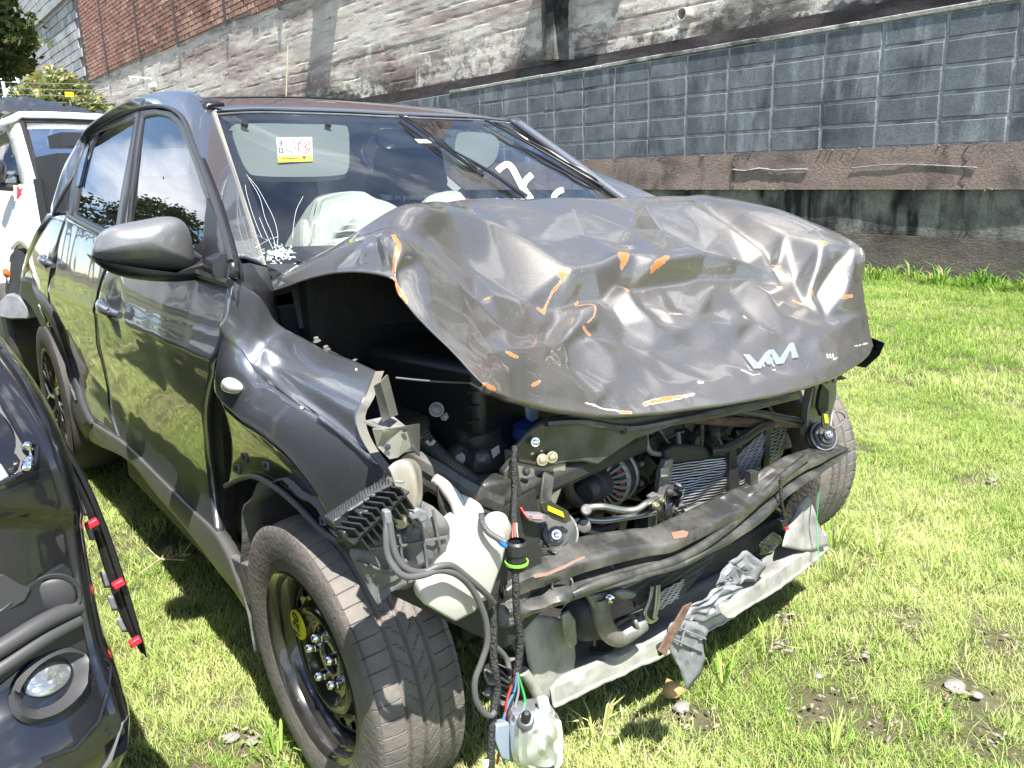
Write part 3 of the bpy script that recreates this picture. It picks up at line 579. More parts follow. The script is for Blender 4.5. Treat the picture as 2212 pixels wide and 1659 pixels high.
# ---- grass
def grass():
    gmats = bpy.data.materials.new('grass'); gmats.use_nodes = True; t = gmats.node_tree; b = t.nodes['Principled BSDF']; ln = t.links.new
    g = t.nodes.new('ShaderNodeNewGeometry')
    def nz(s, d=4):
        n = t.nodes.new('ShaderNodeTexNoise'); n.inputs['Scale'].default_value = s; n.inputs['Detail'].default_value = d; ln(g.outputs['Position'], n.inputs['Vector']); return n.outputs[0]
    r = t.nodes.new('ShaderNodeValToRGB'); e = r.color_ramp.elements; e.new(.5)
    for el, (p_, c_) in zip(e, ((.28, (.15, .31, .035)), (.46, (.30, .44, .075)), (.68, (.56, .61, .26)))): el.position = p_; el.color = (*c_, 1)
    ad = t.nodes.new('ShaderNodeMath'); ad.operation = 'MULTIPLY_ADD'; ad.inputs[1].default_value = .38; ad.inputs[2].default_value = -.19; ln(g.outputs['Random Per Island'], ad.inputs[0])
    sm = t.nodes.new('ShaderNodeMath'); sm.operation = 'ADD'; ln(ad.outputs[0], sm.inputs[0]); ln(nz(1.1, 6), sm.inputs[1])
    # farther towards the wall the lawn is greener
    sx = t.nodes.new('ShaderNodeSeparateXYZ'); ln(g.outputs['Position'], sx.inputs[0]); mr = t.nodes.new('ShaderNodeMapRange'); mr.inputs[1].default_value = 1.5; mr.inputs[2].default_value = 6.5; mr.inputs[3].default_value = .04; mr.inputs[4].default_value = -.16; ln(sx.outputs[1], mr.inputs[0])
    s2 = t.nodes.new('ShaderNodeMath'); s2.operation = 'ADD'; ln(sm.outputs[0], s2.inputs[0]); ln(mr.outputs[0], s2.inputs[1]); ln(s2.outputs[0], r.inputs[0])
    n2 = t.nodes.new('ShaderNodeMapRange'); n2.inputs[1].default_value = .90; n2.inputs[2].default_value = .93; ln(g.outputs['Random Per Island'], n2.inputs[0])
    mx_ = t.nodes.new('ShaderNodeMixRGB'); mx_.inputs[2].default_value = (.46, .38, .20, 1); ln(n2.outputs[0], mx_.inputs[0]); ln(r.outputs[0], mx_.inputs[1])
    ln(mx_.outputs[0], b.inputs['Base Color']); b.inputs['Roughness'].default_value = .5; b.inputs['Specular IOR Level'].default_value = .35
    tl = t.nodes.new('ShaderNodeBsdfTranslucent'); ln(mx_.outputs[0], tl.inputs[0]); ms = t.nodes.new('ShaderNodeMixShader'); ms.inputs[0].default_value = .35; ln(b.outputs[0], ms.inputs[1]); ln(tl.outputs[0], ms.inputs[2]); ln(ms.outputs[0], t.nodes['Material Output'].inputs[0])
    r_ = random.Random(3); cl = bpy.data.collections.new('grass_tufts')
    for k in range(8):
        mb = MB()
        for i in range(22):
            a = r_.uniform(0, 6.28); rr = r_.uniform(0, .035); h = r_.uniform(.010, .030)*(1.35 if k > 5 else 1); p = Vector((math.cos(a)*rr, math.sin(a)*rr, -.004)); b_ = r_.uniform(0, 6.28); ln_ = r_.uniform(.3, 1.5)*h; wd = r_.uniform(.0006, .0013)
            dr = Vector((math.cos(b_), math.sin(b_), 0)); sd_ = Vector((-dr.y, dr.x, 0))*wd; q1 = p+dr*ln_*.35+Vector((0, 0, h*.6)); q2 = p+dr*ln_+Vector((0, 0, h))
            mb.add([p-sd_, p+sd_, q1+sd_*.8, q1-sd_*.8, q2], [(0, 1, 2, 3), (3, 2, 4)])
        me = bpy.data.meshes.new('tuft'); me.from_pydata(mb.v, [], mb.f); me.materials.append(gmats); o = bpy.data.objects.new('tuft', me); cl.objects.link(o)
    bare = [(Z(px, py, 0), rad) for px, py, rad in [(2080, 1500, .17), (1840, 1410, .10), (1900, 1560, .12), (1690, 1395, .08), (1500, 1545, .10), (1750, 1530, .09), (2150, 1380, .10), (1960, 1330, .08), (2140, 1040, .06), (520, 1590, .09), (1640, 1270, .05), (1700, 1330, .06), (560, 1640, .06), (2150, 1600, .12), (1820, 1230, .06), (490,1520,.05)]]
    P = []; S_ = []
    for (x0_, x1_, y0_, y1_, dens, sc) in ((-1.2, 3.2, -2.2, 3.2, 2900, .88), (-3.6, -1.2, -2.2, 3.2, 1400, 1.0), (-4, 4, 3.2, 7.62, 560, 1.5), (-8, -3.6, -3, 7.62, 240, 1.8), (-16, -8, -4, 7.6, 70, 2.6), (3.2, 6, -3, 7.6, 90, 1.6), (-4, 3.2, -5, -2.2, 100, 1.6)):
        for _ in range(int((x1_-x0_)*(y1_-y0_)*dens)):
            x = r_.uniform(x0_, x1_); y = r_.uniform(y0_, y1_)
            n_ = mnoise.noise(Vector((x*2.2, y*2.2, 5)))+.5*mnoise.noise(Vector((x*7, y*7, 2)))
            if n_ < -.42 and r_.random() < .55: continue
            bad = False
            for c_, rad in bare:
                d_ = math.hypot(x-c_.x, y-c_.y)
                if d_ < .6*rad*(1+.7*mnoise.noise(Vector((x*18, y*18, 1)))) and r_.random() < .8: bad = True; break
            if bad: continue
            if y > 7.3: s_ = sc*r_.uniform(1.4, 2.6)
            else: s_ = sc*r_.uniform(.6, 1.25)*(1+.5*max(0, n_))
            if r_.random() < .010: s_ *= 1.9
            P.append((x, y, gz(x, y))); S_.append(s_)
    me = bpy.data.meshes.new('grass'); me.from_pydata(P, [], []); at = me.attributes.new('sc', 'FLOAT', 'POINT'); at.data.foreach_set('value', S_)
    o = bpy.data.objects.new('grass', me); COL.objects.link(o); tag(o, 'short sunlit yellow green lawn around the cars', 'grass', kind='stuff')
    ng = bpy.data.node_groups.new('grass_scatter', 'GeometryNodeTree'); ng.interface.new_socket('Geometry', in_out='INPUT', socket_type='NodeSocketGeometry'); ng.interface.new_socket('Geometry', in_out='OUTPUT', socket_type='NodeSocketGeometry')
    n = ng.nodes; l = ng.links.new; gi = n.new('NodeGroupInput'); go_ = n.new('NodeGroupOutput'); ip = n.new('GeometryNodeInstanceOnPoints'); ci = n.new('GeometryNodeCollectionInfo'); ci.inputs[0].default_value = cl; ci.inputs['Separate Children'].default_value = True; ci.inputs['Reset Children'].default_value = True
    ip.inputs['Pick Instance'].default_value = True; rv = n.new('FunctionNodeRandomValue'); rv.data_type = 'FLOAT_VECTOR'; rv.inputs['Min'].default_value = (-.15, -.15, 0); rv.inputs['Max'].default_value = (.15, .15, 6.28)
    na = n.new('GeometryNodeInputNamedAttribute'); na.data_type = 'FLOAT'; na.inputs['Name'].default_value = 'sc'
    l(gi.outputs[0], ip.inputs['Points']); l(ci.outputs[0], ip.inputs['Instance']); l(rv.outputs[0], ip.inputs['Rotation']); l(na.outputs['Attribute'], ip.inputs['Scale']); l(ip.outputs[0], go_.inputs[0])
    md = o.modifiers.new('scatter', 'NODES'); md.node_group = ng
    return gmats
GRASSM = grass()
# taller grass stalks and weeds along the foot of the wall and between the cars
wd = MB(); r_ = random.Random(9)
def stalks(mb, x, y, n, h, spread):
    for _ in range(n):
        a = r_.uniform(0, 6.28); l_ = h*r_.uniform(.5, 1.1); dr = Vector((math.cos(a), math.sin(a), 0)); p = Vector((x, y, 0))+dr*r_.uniform(0, spread*.4); sd_ = Vector((-dr.y, dr.x, 0))*r_.uniform(.0015, .003)*(1 if y < 5 else 3)
        q1 = p+dr*l_*.25+Vector((0, 0, l_*.65)); q2 = p+dr*l_*r_.uniform(.5, .9)+Vector((0, 0, l_*r_.uniform(.6, .95)))
        mb.add([p-sd_, p+sd_, q1+sd_, q1-sd_, q2], [(0, 1, 2, 3), (3, 2, 4)])
for k in range(170): stalks(wd, r_.uniform(-7, 3), r_.uniform(7.25, 7.6), 9, r_.uniform(.12, .3), .1)
for px, py, n_, h in ((1800, 1180, 22, .16), (1820, 1250, 14, .14), (1900, 1200, 20, .15), (1960, 1120, 16, .13), (2010, 1250, 12, .12), (1560, 1480, 12, .10), (1290, 1600, 16, .10), (430, 1010, 10, .12), (330, 1040, 8, .12), (600, 1640, 10, .09), (1660, 1420, 10, .09), (1800, 1620, 12, .08), (2060, 950, 12, .13), (1250, 1450, 10, .12), (10, 760, 14, .2)):
    p = Z(px, py, 0); stalks(wd, p.x, p.y, n_, h, .12)
tag(wd.build('long_grass', GRASSM, None, smooth=False), 'longer grass blades and seed stalks at the foot of the wall and beside the wreck', 'grass', kind='stuff')
lt = MB()
for px, py, rad in [(2080, 1500, 70), (1840, 1410, 50), (1900, 1560, 60), (1690, 1395, 40), (1500, 1545, 50), (1750, 1530, 50), (2150, 1380, 50), (1960, 1330, 40), (2140, 1040, 30), (520, 1590, 50), (1640, 1270, 30), (1700, 1330, 30), (2150, 1600, 60), (1300, 1560, 60), (1900, 1200, 90)]:
    for _ in range(16):
        q = Z(px+r_.gauss(0, rad*.5), py+r_.gauss(0, rad*.35), .006); s_ = r_.uniform(.002, .008); a = r_.uniform(0, 6.28); d1 = Vector((math.cos(a), math.sin(a), r_.uniform(-.2, .3)))*s_*r_.uniform(.8, 2.2); d2 = Vector((-math.sin(a), math.cos(a), r_.uniform(-.2, .3)))*s_*.7
        lt.add([q-d1, q+d2, q+d1, q-d2, q+Vector((0, 0, s_*.7))], [(0, 1, 4), (1, 2, 4), (2, 3, 4), (3, 0, 4)])
tag(lt.build('ground_litter', mat('litter', (.30, .27, .22), .9, col2=(.16, .12, .08), vscale=60), None, smooth=False), 'small pale chips and dead bits scattered in the bare patches', 'litter', kind='stuff')
# stones
STM = mat('stone', (.17, .165, .155), .9, col2=(.26, .25, .24), vscale=20, bump=.5)
for k, (px, py, s, lab) in enumerate([(2062, 1482, .045, 'pale flat stone in the bare patch at lower right'), (2110, 1500, .025, 'small pale stone right of the flat stone in the bare patch'), (1682, 1392, .025, 'small pale stone in the grass below the torn plastic flap'), (1474, 1527, .038, 'grey stone in the grass beside the dry orange leaf'), (2143, 1036, .03, 'dark stone in the grass at the right edge'), (400, 1298, .022, 'small pale stone between the cars'), (500, 1592, .035, 'flat grey stone at the bottom between the two cars'), (545, 1600, .025, 'round grey stone next to the flat one at the bottom'), (1868, 1416, .02, 'tiny pale stone in the bright grass'), (1770,1460,.02,'tiny grey stone left of the bare patch')]):
    c = Z(px, py, .0); b = bmesh.new(); bmesh.ops.create_icosphere(b, subdivisions=2, radius=s*.55)
    for v in b.verts: v.co *= 1+.35*mnoise.noise(v.co*40+Vector((k*3, 0, 0))); v.co.z *= .45
    me = bpy.data.meshes.new('stone'); b.to_mesh(me); b.free(); me.materials.append(STM); o = link('stone', me); o.location = c; tag(o, lab, 'stone', 'stones lying in the grass')
# ================================================================ WRECKED CAR
CAR = thing('wrecked_suv', (-1.3, 0, 0), 'graphite grey SUV with a crumpled bonnet and its front bumper torn off', 'car')
HP = {}
def dent(p, c, r, d):
    q = (p.x-c.x)**2+(p.z-c.z)**2
    return d*math.exp(-q/(r*r))
H1, H2 = SV(247, 660), SV(112, 560)
def doorfn(p, u, v):
    o = dent(p, H1, .055, .018)+dent(p, H2, .055, .018)
    # waviness of slightly buckled panels and a character line
    o += .0022*mnoise.noise(Vector((p.x*3.2, p.z*4, 2)))+.0010*mnoise.noise(Vector((p.x*9, p.z*8, 7)))
    o -= .006*math.exp(-((p.z-.90-.02*(p.x+1))/.02)**2)
    return o
belt = [(147, 466), (213, 502), (268, 531)]
fd_left = [(268, 531), (236, 575), (214, 640), (211, 700), (220, 770), (238, 870), (259, 946)]
fd_right = [(496, 612), (488, 680), (468, 760), (447, 840), (441, 900), (448, 1000), (458, 1080), (467, 1150)]
fd_bot = [(259, 946), (330, 1015), (400, 1085), (467, 1150)]
m = sidepatch([(268, 531), (340, 560), (420, 588), (496, 612)], fd_right, fd_bot, fd_left, 60, 60, 0, doorfn)
FD = m.build('front_door', PAINT, CAR, solid=.02, auto=0)
rd_right = [(263, 529), (232, 573), (210, 640), (207, 700), (216, 770), (234, 870), (255, 944)]
rd_left = [(147, 466), (128, 520), (112, 590), (114, 680), (138, 770), (165, 840), (196, 905)]
m = sidepatch([(147, 466), (213, 502), (263, 529)], rd_right, [(196, 905), (225, 922), (255, 944)], rd_left, 46, 60, 0, doorfn)
RD = m.build('rear_door', PAINT, CAR, solid=.02, auto=0)
# rear quarter
q_left = [(110, 470), (84, 510), (64, 555), (52, 590), (50, 612)]
q_right = [(143, 464), (124, 520), (108, 590), (110, 680), (134, 770), (161, 840), (191, 905)]
q_bot = [(50, 612), (85, 650), (116, 700), (140, 770), (165, 850), (191, 905)]
m = sidepatch([(110, 470), (127, 466), (143, 464)], q_right, q_bot, q_left, 24, 50, 0, lambda p, u, v: .001)
RQ = m.build('rear_quarter', PAINT, CAR, solid=.02, auto=0)
tail = MB(); a = [SV(*p) for p in q_left]; b_ = [p+Vector((-.28, .16, 0)) for p in a]; c_ = [Vector((-3.42, -.35, p.z)) for p in a]; tail.grid([a, b_, c_]); tail.build('tail_panel', PAINT, CAR, solid=.02, auto=0)
# wheel arch cladding, sill
m = sidepatch([(47, 600), (85, 640), (120, 695), (144, 765), (168, 845), (196, 915)], [(196, 915), (188, 950)], [(40, 640), (62, 655), (92, 710), (118, 790), (140, 870), (188, 950)], [(47, 600), (40, 640)], 40, 8, -.012)
m.build('arch_cladding', CLAD, CAR, solid=.03, auto=0)
sill_t = [(194, 908), (258, 949), (330, 1018), (400, 1088), (467, 1153), (505, 1235), (540, 1325)]
sill_b = [(192, 950), (262, 985), (340, 1072), (415, 1160), (484, 1251), (515, 1290), (543, 1335)]
m = sidepatch(sill_t, [sill_t[-1], sill_b[-1]], sill_b, [sill_t[0], sill_b[0]], 60, 8, -.004); m.build('sill', SILL, CAR, solid=.03, auto=0)
# handles
for (c0, nm, par, k) in ((H1, 'front', FD, 1.), (H2, 'rear', RD, .92)):
    b = MB(); L_ = .105; P = []
    for t in range(9):
        u = t/8; x = c0.x-L_+2*L_*u; z = c0.z+.004-.018*u; yo = -.030*math.sin(PI*(.12+.76*u))-.004
        P.append(onside(Vector((x, 0, z)))+Vector((0, yo+.004, 0)))
    b.tube(catmull(P, 3), [.010+.006*math.sin(PI*i/24) for i in range(25)], 10); b.build('handle', PAINT, par)
    b = MB(); b.lathe([(0, .0), (.006, .014), (0, .016)], onside(Vector((c0.x+.07, 0, c0.z-.012)))+Vector((0, -.028, 0)), (0, -1, 0), 12); b.build('handle_cap', SATIN, par)

# --- side windows: frames and glass on the body side
def glassframe(outer, inner, par, goff, nameg='window_glass', gm_=TINTG, n=72):
    O = resample([SV(*p, -.003) for p in outer+outer[:1]], n+1)[:-1]; I = resample([SV(*p, .006) for p in inner+inner[:1]], n+1)[:-1]
    # align loops by nearest angle
    co = sum(O, Vector())/n; ci = sum(I, Vector())/n
    best = min(range(n), key=lambda k: sum((O[i]-co-(I[(i+k) % n]-ci)).length for i in range(0, n, 6))); I = I[best:]+I[:best]
    ring(O, I).build('window_frame', SATIN, par, solid=.02, auto=30)
    b = MB(); G = [p+Vector((0, goff, 0)) for p in I]; c = sum(G, Vector())/n; rows = []
    for s_ in (1.0, .8, .6, .4, .2, .02): rows.append([onside(c+(p-c)*s_, .006+goff) for p in G]+[onside(c+(G[0]-c)*s_, .006+goff)])
    b.grid(rows); b.build(nameg, gm_, par, auto=0)
fo = catmull([Vector((a, b, 0)) for a, b in [(303, 240), (333, 235), (367, 240), (393, 262), (412, 305), (433, 358), (460, 430), (482, 500), (499, 570), (498, 606), (430, 588), (340, 558), (270, 529), (285, 400)]], 1)
fo = [(303, 240), (333, 236), (367, 241), (392, 262), (412, 305), (433, 358), (460, 430), (482, 500), (498, 565), (498, 605), (430, 586), (340, 556), (268, 526), (279, 430), (290, 330)]
fi = [(311, 254), (340, 249), (365, 255), (384, 274), (403, 313), (420, 358), (434, 400), (447, 436), (440, 480), (438, 530), (436, 572), (340, 524), (280, 492), (292, 400), (302, 320)]
glassframe(fo, fi, FD, .004)
q = MB(); q.poly([SV(*p, -.001) for p in [(447, 428), (470, 470), (494, 560), (496, 604), (437, 580), (439, 520)]], (0, .012, 0)); q.build('mirror_triangle', SATIN, FD)
ro = [(299, 240), (270, 252), (235, 270), (207, 288), (180, 322), (163, 360), (152, 410), (147, 463), (180, 481), (213, 499), (262, 524), (274, 430), (286, 330)]
ri = [(290, 261), (262, 269), (240, 277), (216, 288), (198, 320), (186, 350), (174, 405), (166, 462), (190, 474), (213, 485), (248, 503), (262, 410), (277, 330)]
glassframe(ro, ri, RD, .004)
q = MB(); q.poly([SV(*p, -.002) for p in [(196, 300), (182, 326), (170, 362), (165, 400), (170, 402), (182, 350)]], (0, .01, 0)); q.build('quarter_glass', TINTG, RD)
b = MB(); b.tube([SV(*p, -.010) for p in [(147, 466), (180, 484), (213, 501), (268, 530), (340, 560), (420, 588), (496, 612)]], .009, 6); b.build('belt_moulding', SATIN, CAR)
# white triangle sticker seen through the rear side glass
q = MB(); q.poly([SV(*p, .03) for p in [(208, 455), (213, 425), (225, 400), (233, 425), (229, 462)]], (0, .002, 0)); q.build('window_sticker', mat('pale_sticker', (.45, .6, .45), .6), RD)
# --- roof side and A pillar
low = [(110, 468), (150, 395), (187, 310), (207, 286), (235, 267), (270, 249), (303, 237), (333, 232), (368, 237), (396, 258), (415, 301), (436, 354), (463, 426), (485, 496), (502, 568)]
lowS = [SV(*p, .004) for p in low]
upS = [Y(117, 426, -.80), Y(137, 360, -.76), Y(160, 318, -.72), Y(185, 281, -.70), Y(222, 250, -.68), Y(262, 226, -.66), Y(305, 208, -.63), Y(352, 198, -.61), Y(408, 197, -.59), Y(438, 212, -.58), Y(463, 240, -.585), Y(482, 292, -.605), Y(512, 380, -.64), Y(543, 475, -.67), Y(576, 577, -.70)]
lo2, up2 = resample(lowS, 90, True), resample(upS, 90, True); rows = []
for j in range(9):
    v = j/8; rows.append([a.lerp(b, v)+Vector((.0, -.012, .016))*math.sin(PI*v)*min(1, ((a-b).length/.22)**2) for a, b in zip(lo2, up2)])
b = MB(); b.grid(rows); b.build('roof_side_pillar', PAINT, CAR, solid=.006, auto=0, flip=(-1, -6, 4))
b = MB(); b.tube([p+Vector((.004, -.004, .004)) for p in resample(lowS[3:], 60, True)], .006, 6); b.build('door_seal', RUBBER, CAR)
# roof
hy = [-.585, -.45, -.3, -.1, .1, .3, .45, .60]; hpx = [(463, 238), (545, 234), (635, 236), (755, 240), (868, 246), (968, 250), (1035, 253), (1103, 260)]
hdr = [Y(px, py, y) for (px, py), y in zip(hpx, hy)]; hd = resample(hdr, 41, True)
def roofz(x, y, h0): 
    t = clamp((-1.05-x)/2.1); return 0
rows = []
for j in range(40):
    t = j/39; row = []
    for i, p in enumerate(hd):
        x = p.x-2.05*t; s_ = p.y; crown = .045*(1-(s_/.6)**2)
        z = p.z+.128*(1-math.exp(-t*2.05/.42))*(1-.36*(s_/.6)**2)-.12*t**2.2
        row.append(Vector((x, s_*(1-.06*t), z)))
    rows.append(row)
b = MB(); b.grid(rows); b.build('roof', PAINT, CAR, solid=.006, auto=0, flip=(-1, 0, 8))
sk = [[q+Vector((0, 0, .004)) for q in r[7:34]] for r in rows[7:26]]; b = MB(); b.grid(sk); b.build('sunroof', mat('sunroof_glass', (.006, .006, .007), .08, coat=1), CAR, auto=0)
b = MB(); edge = [r[0] for r in rows]; b.grid([[p+Vector((0, -.028, -.012)) for p in edge], [p+Vector((0, -.012, .008)) for p in edge], [p+Vector((0, .03, .010)) for p in edge]]); b.build('roof_strip', SATIN, CAR, solid=.01, auto=0)
# --- windscreen
base = [Vector(p) for p in [(-.455, -.70, 1.068), (-.395, -.45, 1.055), (-.36, -.2, 1.045), (-.36, .1, 1.04), (-.40, .4, 1.045), (-.55, .72, 1.068)]]
hw = [p+Vector((.012, 0, -.014)) for p in hdr]
NU, NV = 41, 25
wsrows = coons(hw, [hw[-1], base[-1]], base, [hw[0], base[0]], NU, NV, lambda p, u, v: p+Vector((.7, 0, .7))*.018*math.sin(PI*v)*(math.sin(PI*u)**.5 if 0 < u < 1 else 0))
b = MB(); b.grid(wsrows); WS = b.build('windscreen', WSG, CAR, auto=0); WSB = BVHTree.FromPolygons([Vector(v) for v in b.v], b.f)
def onto(bvh, px, py, off=0.):
    d = ray(px, py).normalized(); h = bvh.ray_cast(CAM, d, 30)
    if h[0] is None: return CAM+d*2
    n = h[1] if h[1].dot(d) < 0 else -h[1]; return h[0]+n*off
def sub(rows, i0, i1, j0, j1, off): return [[rows[j][i]+off for i in range(i0, i1+1)] for j in range(j0, j1+1)]
io = Vector((-.006, 0, -.006)); FRIT = mat('black_frit', (.012, .013, .018), .35)
b = MB(); b.grid(sub(wsrows, 0, NU-1, 0, 1, io)); b.grid(sub(wsrows, 0, 1, 1, NV-1, io)); b.grid(sub(wsrows, NU-2, NU-1, 1, NV-1, io)); b.grid(sub(wsrows, 1, NU-2, NV-4, NV-1, io)); b.build('frit_band', FRIT, WS, auto=0)
b = MB(); b.grid(sub(wsrows, 22, 27, 1, 4, io*1.2)); b.build('sensor_patch', FRIT, WS, auto=0)
gk = [p+Vector((.003, -.006, .004)) for p in [r[0] for r in wsrows]]; b = MB(); b.tube(gk, .008, 6); b.build('windscreen_gasket', mat('gasket', (.20, .19, .17), .5), CAR)
b = MB(); b.tube([p+Vector((.002, 0, .002)) for p in wsrows[0]], .003, 6); b.build('header_trim', ALU, CAR)
# far A pillar
rp = [r[-1] for r in wsrows]; rp = rp[:1]+rp[1:]; b = MB()
b.grid([[p+Vector((0, -.01, .002)) for p in rp], [p+Vector((.004, .012, .006)) for p in rp], [p+Vector((-.01, .032, -.004)) for p in rp], [p+Vector((-.06, .05, -.03)) for p in rp]]); b.build('far_pillar', PAINT, CAR, solid=.02, auto=0)
# far side of the body (seen through the glass)
fr = MB(); fl = lambda p: Vector((p.x, -p.y, p.z)); flx = lambda p: Vector((p.x-.13-.25*clamp((p.z-1.07)/.4), -p.y+.02, p.z)); lo3 = [flx(p)+Vector((-.1, -.06, 0)) for p in lo2]; up3 = [flx(p) for p in up2]
fr.grid([[a.lerp(b_, j/4) for a, b_ in zip(lo3, up3)] for j in range(5)][:5]); fr.build('far_roof_side', PAINT, CAR, solid=.02, auto=0)
for o_, nm in ((FD, 'far_front_door'), (RD, 'far_rear_door')):
    me = o_.data.copy()
    for v in me.vertices: v.co.y = -v.co.y
    me.flip_normals(); n_ = link(nm, me, CAR, True, 0, .02, 0, 0)
bp2 = [SV(180, 320), SV(150, 465)]; b = MB(); b.tube([fl(bp2[0]), fl(bp2[1])], .05, 8); b.build('far_pillar', SATIN, CAR)
# --- cabin
CL = mat('headliner', (.45, .45, .41), .9); DARKIN = mat('dark_interior', (.02, .022, .027), .7)
b = MB(); b.grid([[p+Vector((-.03, 0, -.045)) for p in r[2:-2]] for r in rows]); b.build('headliner', CL, CAR, auto=0)
b = MB(); b.box((-1.9, 0, .35), (3.0, 1.62, .06)); b.box((-.36, 0, .62), (.05, 1.45, .74)); b.build('floor_pan', DARKIN, CAR)
def pillow(mb, outl, dirv, depth, n=7, back=0., pw=.5, noise_=0., ns=12):
    c = sum(outl, Vector())/len(outl); rows = []; D = Vector(dirv).normalized()
    if back: rows.append([p-D*back for p in outl])
    for k in range(n+1):
        s_ = math.cos(PI/2*k/n*.985); rows.append([c+(p-c)*s_+D*depth*(1-s_*s_)**pw+(D*noise_*mnoise.noise(p*ns*s_+Vector((k*.4, 0, 0))) if 0 < k else Vector()) for p in outl])
    for r in rows: r.append(r[0].copy())
    mb.grid(rows); mb.f.append(tuple(len(mb.v)-len(rows[-1])+i for i in range(len(rows[-1])-1))); return mb
def sm(pts, k=5): return catmull([Vector(p) for p in pts], k, True)
b = MB(); dr = [[Vector((lerp(-.46, -.95, t/8), lerp(-.70, .70, i/20), 1.0+.03*math.sin(PI*t/8)+.015*math.sin(i*.5)-(.15 if t == 8 else 0))) for i in range(21)] for t in range(9)]; b.grid(dr); b.grid([dr[-1], [p+Vector((-.02, 0, -.4)) for p in dr[-1]]]); b.build('dashboard', DARKIN, CAR)
def seat(cx, cy, nm='seat'):
    b = MB(); pillow(b, sm([(cx, cy+dy, z) for dy, z in ((-.23, .55), (-.25, .8), (-.22, 1.08), (-.12, 1.16), (.12, 1.16), (.22, 1.08), (.25, .8), (.23, .55))]), (1, 0, 0), .07, 6, .12); s_ = b.build(nm, SEAT, CAR)
    b = MB(); pillow(b, sm([(cx+.02, cy+dy, z) for dy, z in ((-.13, 1.20), (-.14, 1.30), (-.10, 1.385), (.10, 1.385), (.14, 1.30), (.13, 1.20))]), (1, 0, 0), .05, 5, .08); b.build('headrest', SEAT, s_)
    b = MB(); b.tube([(cx, cy-.05, 1.1), (cx, cy-.05, 1.25)], .007, 6); b.tube([(cx, cy+.05, 1.1), (cx, cy+.05, 1.25)], .007, 6); b.build('headrest_post', CHROME, s_)
b = MB(); b.box((-3.2, 0, .85), (.06, 1.5, .9)); b.box((-2.95, .80, 1.05), (.7, .05, 1.0)); b.box((-2.95, -.70, 1.0), (.6, .05, .8)); b.box((-3.1, 0, 1.47), (.35, 1.3, .06)); b.build('boot_trim', DARKIN, CAR)
seat(-1.55, -.36); seat(-1.55, .36); 
b = MB(); pillow(b, sm([(-2.45, y, z) for y, z in ((-.6, .55), (-.62, 1.0), (-.5, 1.15), (.5, 1.15), (.62, 1.0), (.6, .55))]), (1, 0, 0), .08, 5, .15); b.build('rear_seat', SEAT, CAR)
# sun visors close behind the glass
def wsoff(px, py, d): return onto(WSB, px, py, 0)+ray(px, py).normalized()*d*1.35
vz = sm([wsoff(px, py, .035) for px, py in [(502, 285), (512, 268), (560, 266), (650, 268), (735, 270), (752, 280), (755, 330), (752, 365), (735, 378), (650, 382), (560, 380), (535, 370), (515, 330)]], 4)
b = MB(); pillow(b, vz, (.75, 0, .65), .004, 4, .02, 1); VS = b.build('sun_visor', VISOR, CAR)
b = MB(); b.tube([wsoff(500, 290, .05), wsoff(520, 262, .05), wsoff(640, 258, .05), wsoff(800, 268, .05)], .012, 8); b.build('visor_rail', VISOR, CAR)
for px in (527, 707): b = MB(); b.lathe([(0, .010), (.02, .010), (.02, 0)], wsoff(px, 276, .022), (.7, 0, .7), 10); b.build('visor_clip', SATIN, VS)
vz = sm([wsoff(px, py, .05) for px, py in [(985, 300), (1000, 285), (1060, 290), (1078, 310), (1070, 345), (1045, 365), (1010, 360), (985, 340)]], 4); b = MB(); pillow(b, vz, (.75, 0, .65), .01, 4, .02, 1); b.build('sun_visor', VISOR, CAR)
# airbag label
def wsq(q, d): return [wsoff(px, py, d) for px, py in q]
b = MB(); b.add(wsq([(597, 297), (674, 296), (675, 348), (601, 351)], .0245), [(0, 1, 2, 3)]); LB = b.build('warning_label', WHITEPR, VS)
b = MB(); b.add(wsq([(601, 336), (674, 335), (675, 348), (601, 351)], .0240), [(0, 1, 2, 3)]); b.build('label_band', YELLOW, LB)
cx, cy = 657, 316; cc = [wsoff(cx+math.cos(a*PI/12)*12.5, cy+math.sin(a*PI/12)*15.5, .0236) for a in range(25)]; b = MB(); b.tube(cc, .0016, 5); b.tube([cc[2], cc[14]], .0015, 5); b.build('prohibition_ring', REDPR, LB)
b = MB()
for s_ in ([(650, 308), (656, 306), (662, 312), (658, 320)], [(652, 322), (661, 326), (665, 318)], [(620, 300), (634, 300), (636, 310)], [(624, 308), (628, 318), (637, 324), (640, 314)], [(616, 316), (622, 326), (632, 330)], [(603, 302), (608, 302), (608, 314), (603, 314)], [(603, 320), (610, 320), (611, 330), (604, 330), (603, 320)], [(603, 299), (609, 299)], [(603, 306), (609, 306)], [(603, 310), (609, 310)], [(613, 298), (614, 334)], [(643, 297), (644, 334)]): b.tube([wsoff(px, py, .0236) for px, py in s_], .0016, 4)
b.build('label_pictogram', BLKPRINT, LB)
def text_on(body, p_origin, ex, ey, size, m, parent, name, extr=.0004, weight=0.):
    cu = bpy.data.curves.new(name, 'FONT'); cu.body = body; cu.size = size; cu.extrude = extr; cu.align_x = 'CENTER'; cu.align_y = 'CENTER'; cu.offset = weight
    o = bpy.data.objects.new(name, cu); COL.objects.link(o); bpy.context.view_layer.update(); dg = bpy.context.evaluated_depsgraph_get(); me = bpy.data.meshes.new_from_object(o.evaluated_get(dg)); bpy.data.objects.remove(o)
    ex = Vector(ex).normalized(); ez = ex.cross(Vector(ey)).normalized(); ey = ez.cross(ex); R_ = Matrix((ex, ey, ez)).transposed()
    for v in me.vertices: v.co = R_@v.co+Vector(p_origin)
    me.materials.clear(); me.materials.append(m); return link(name, me, parent, False)
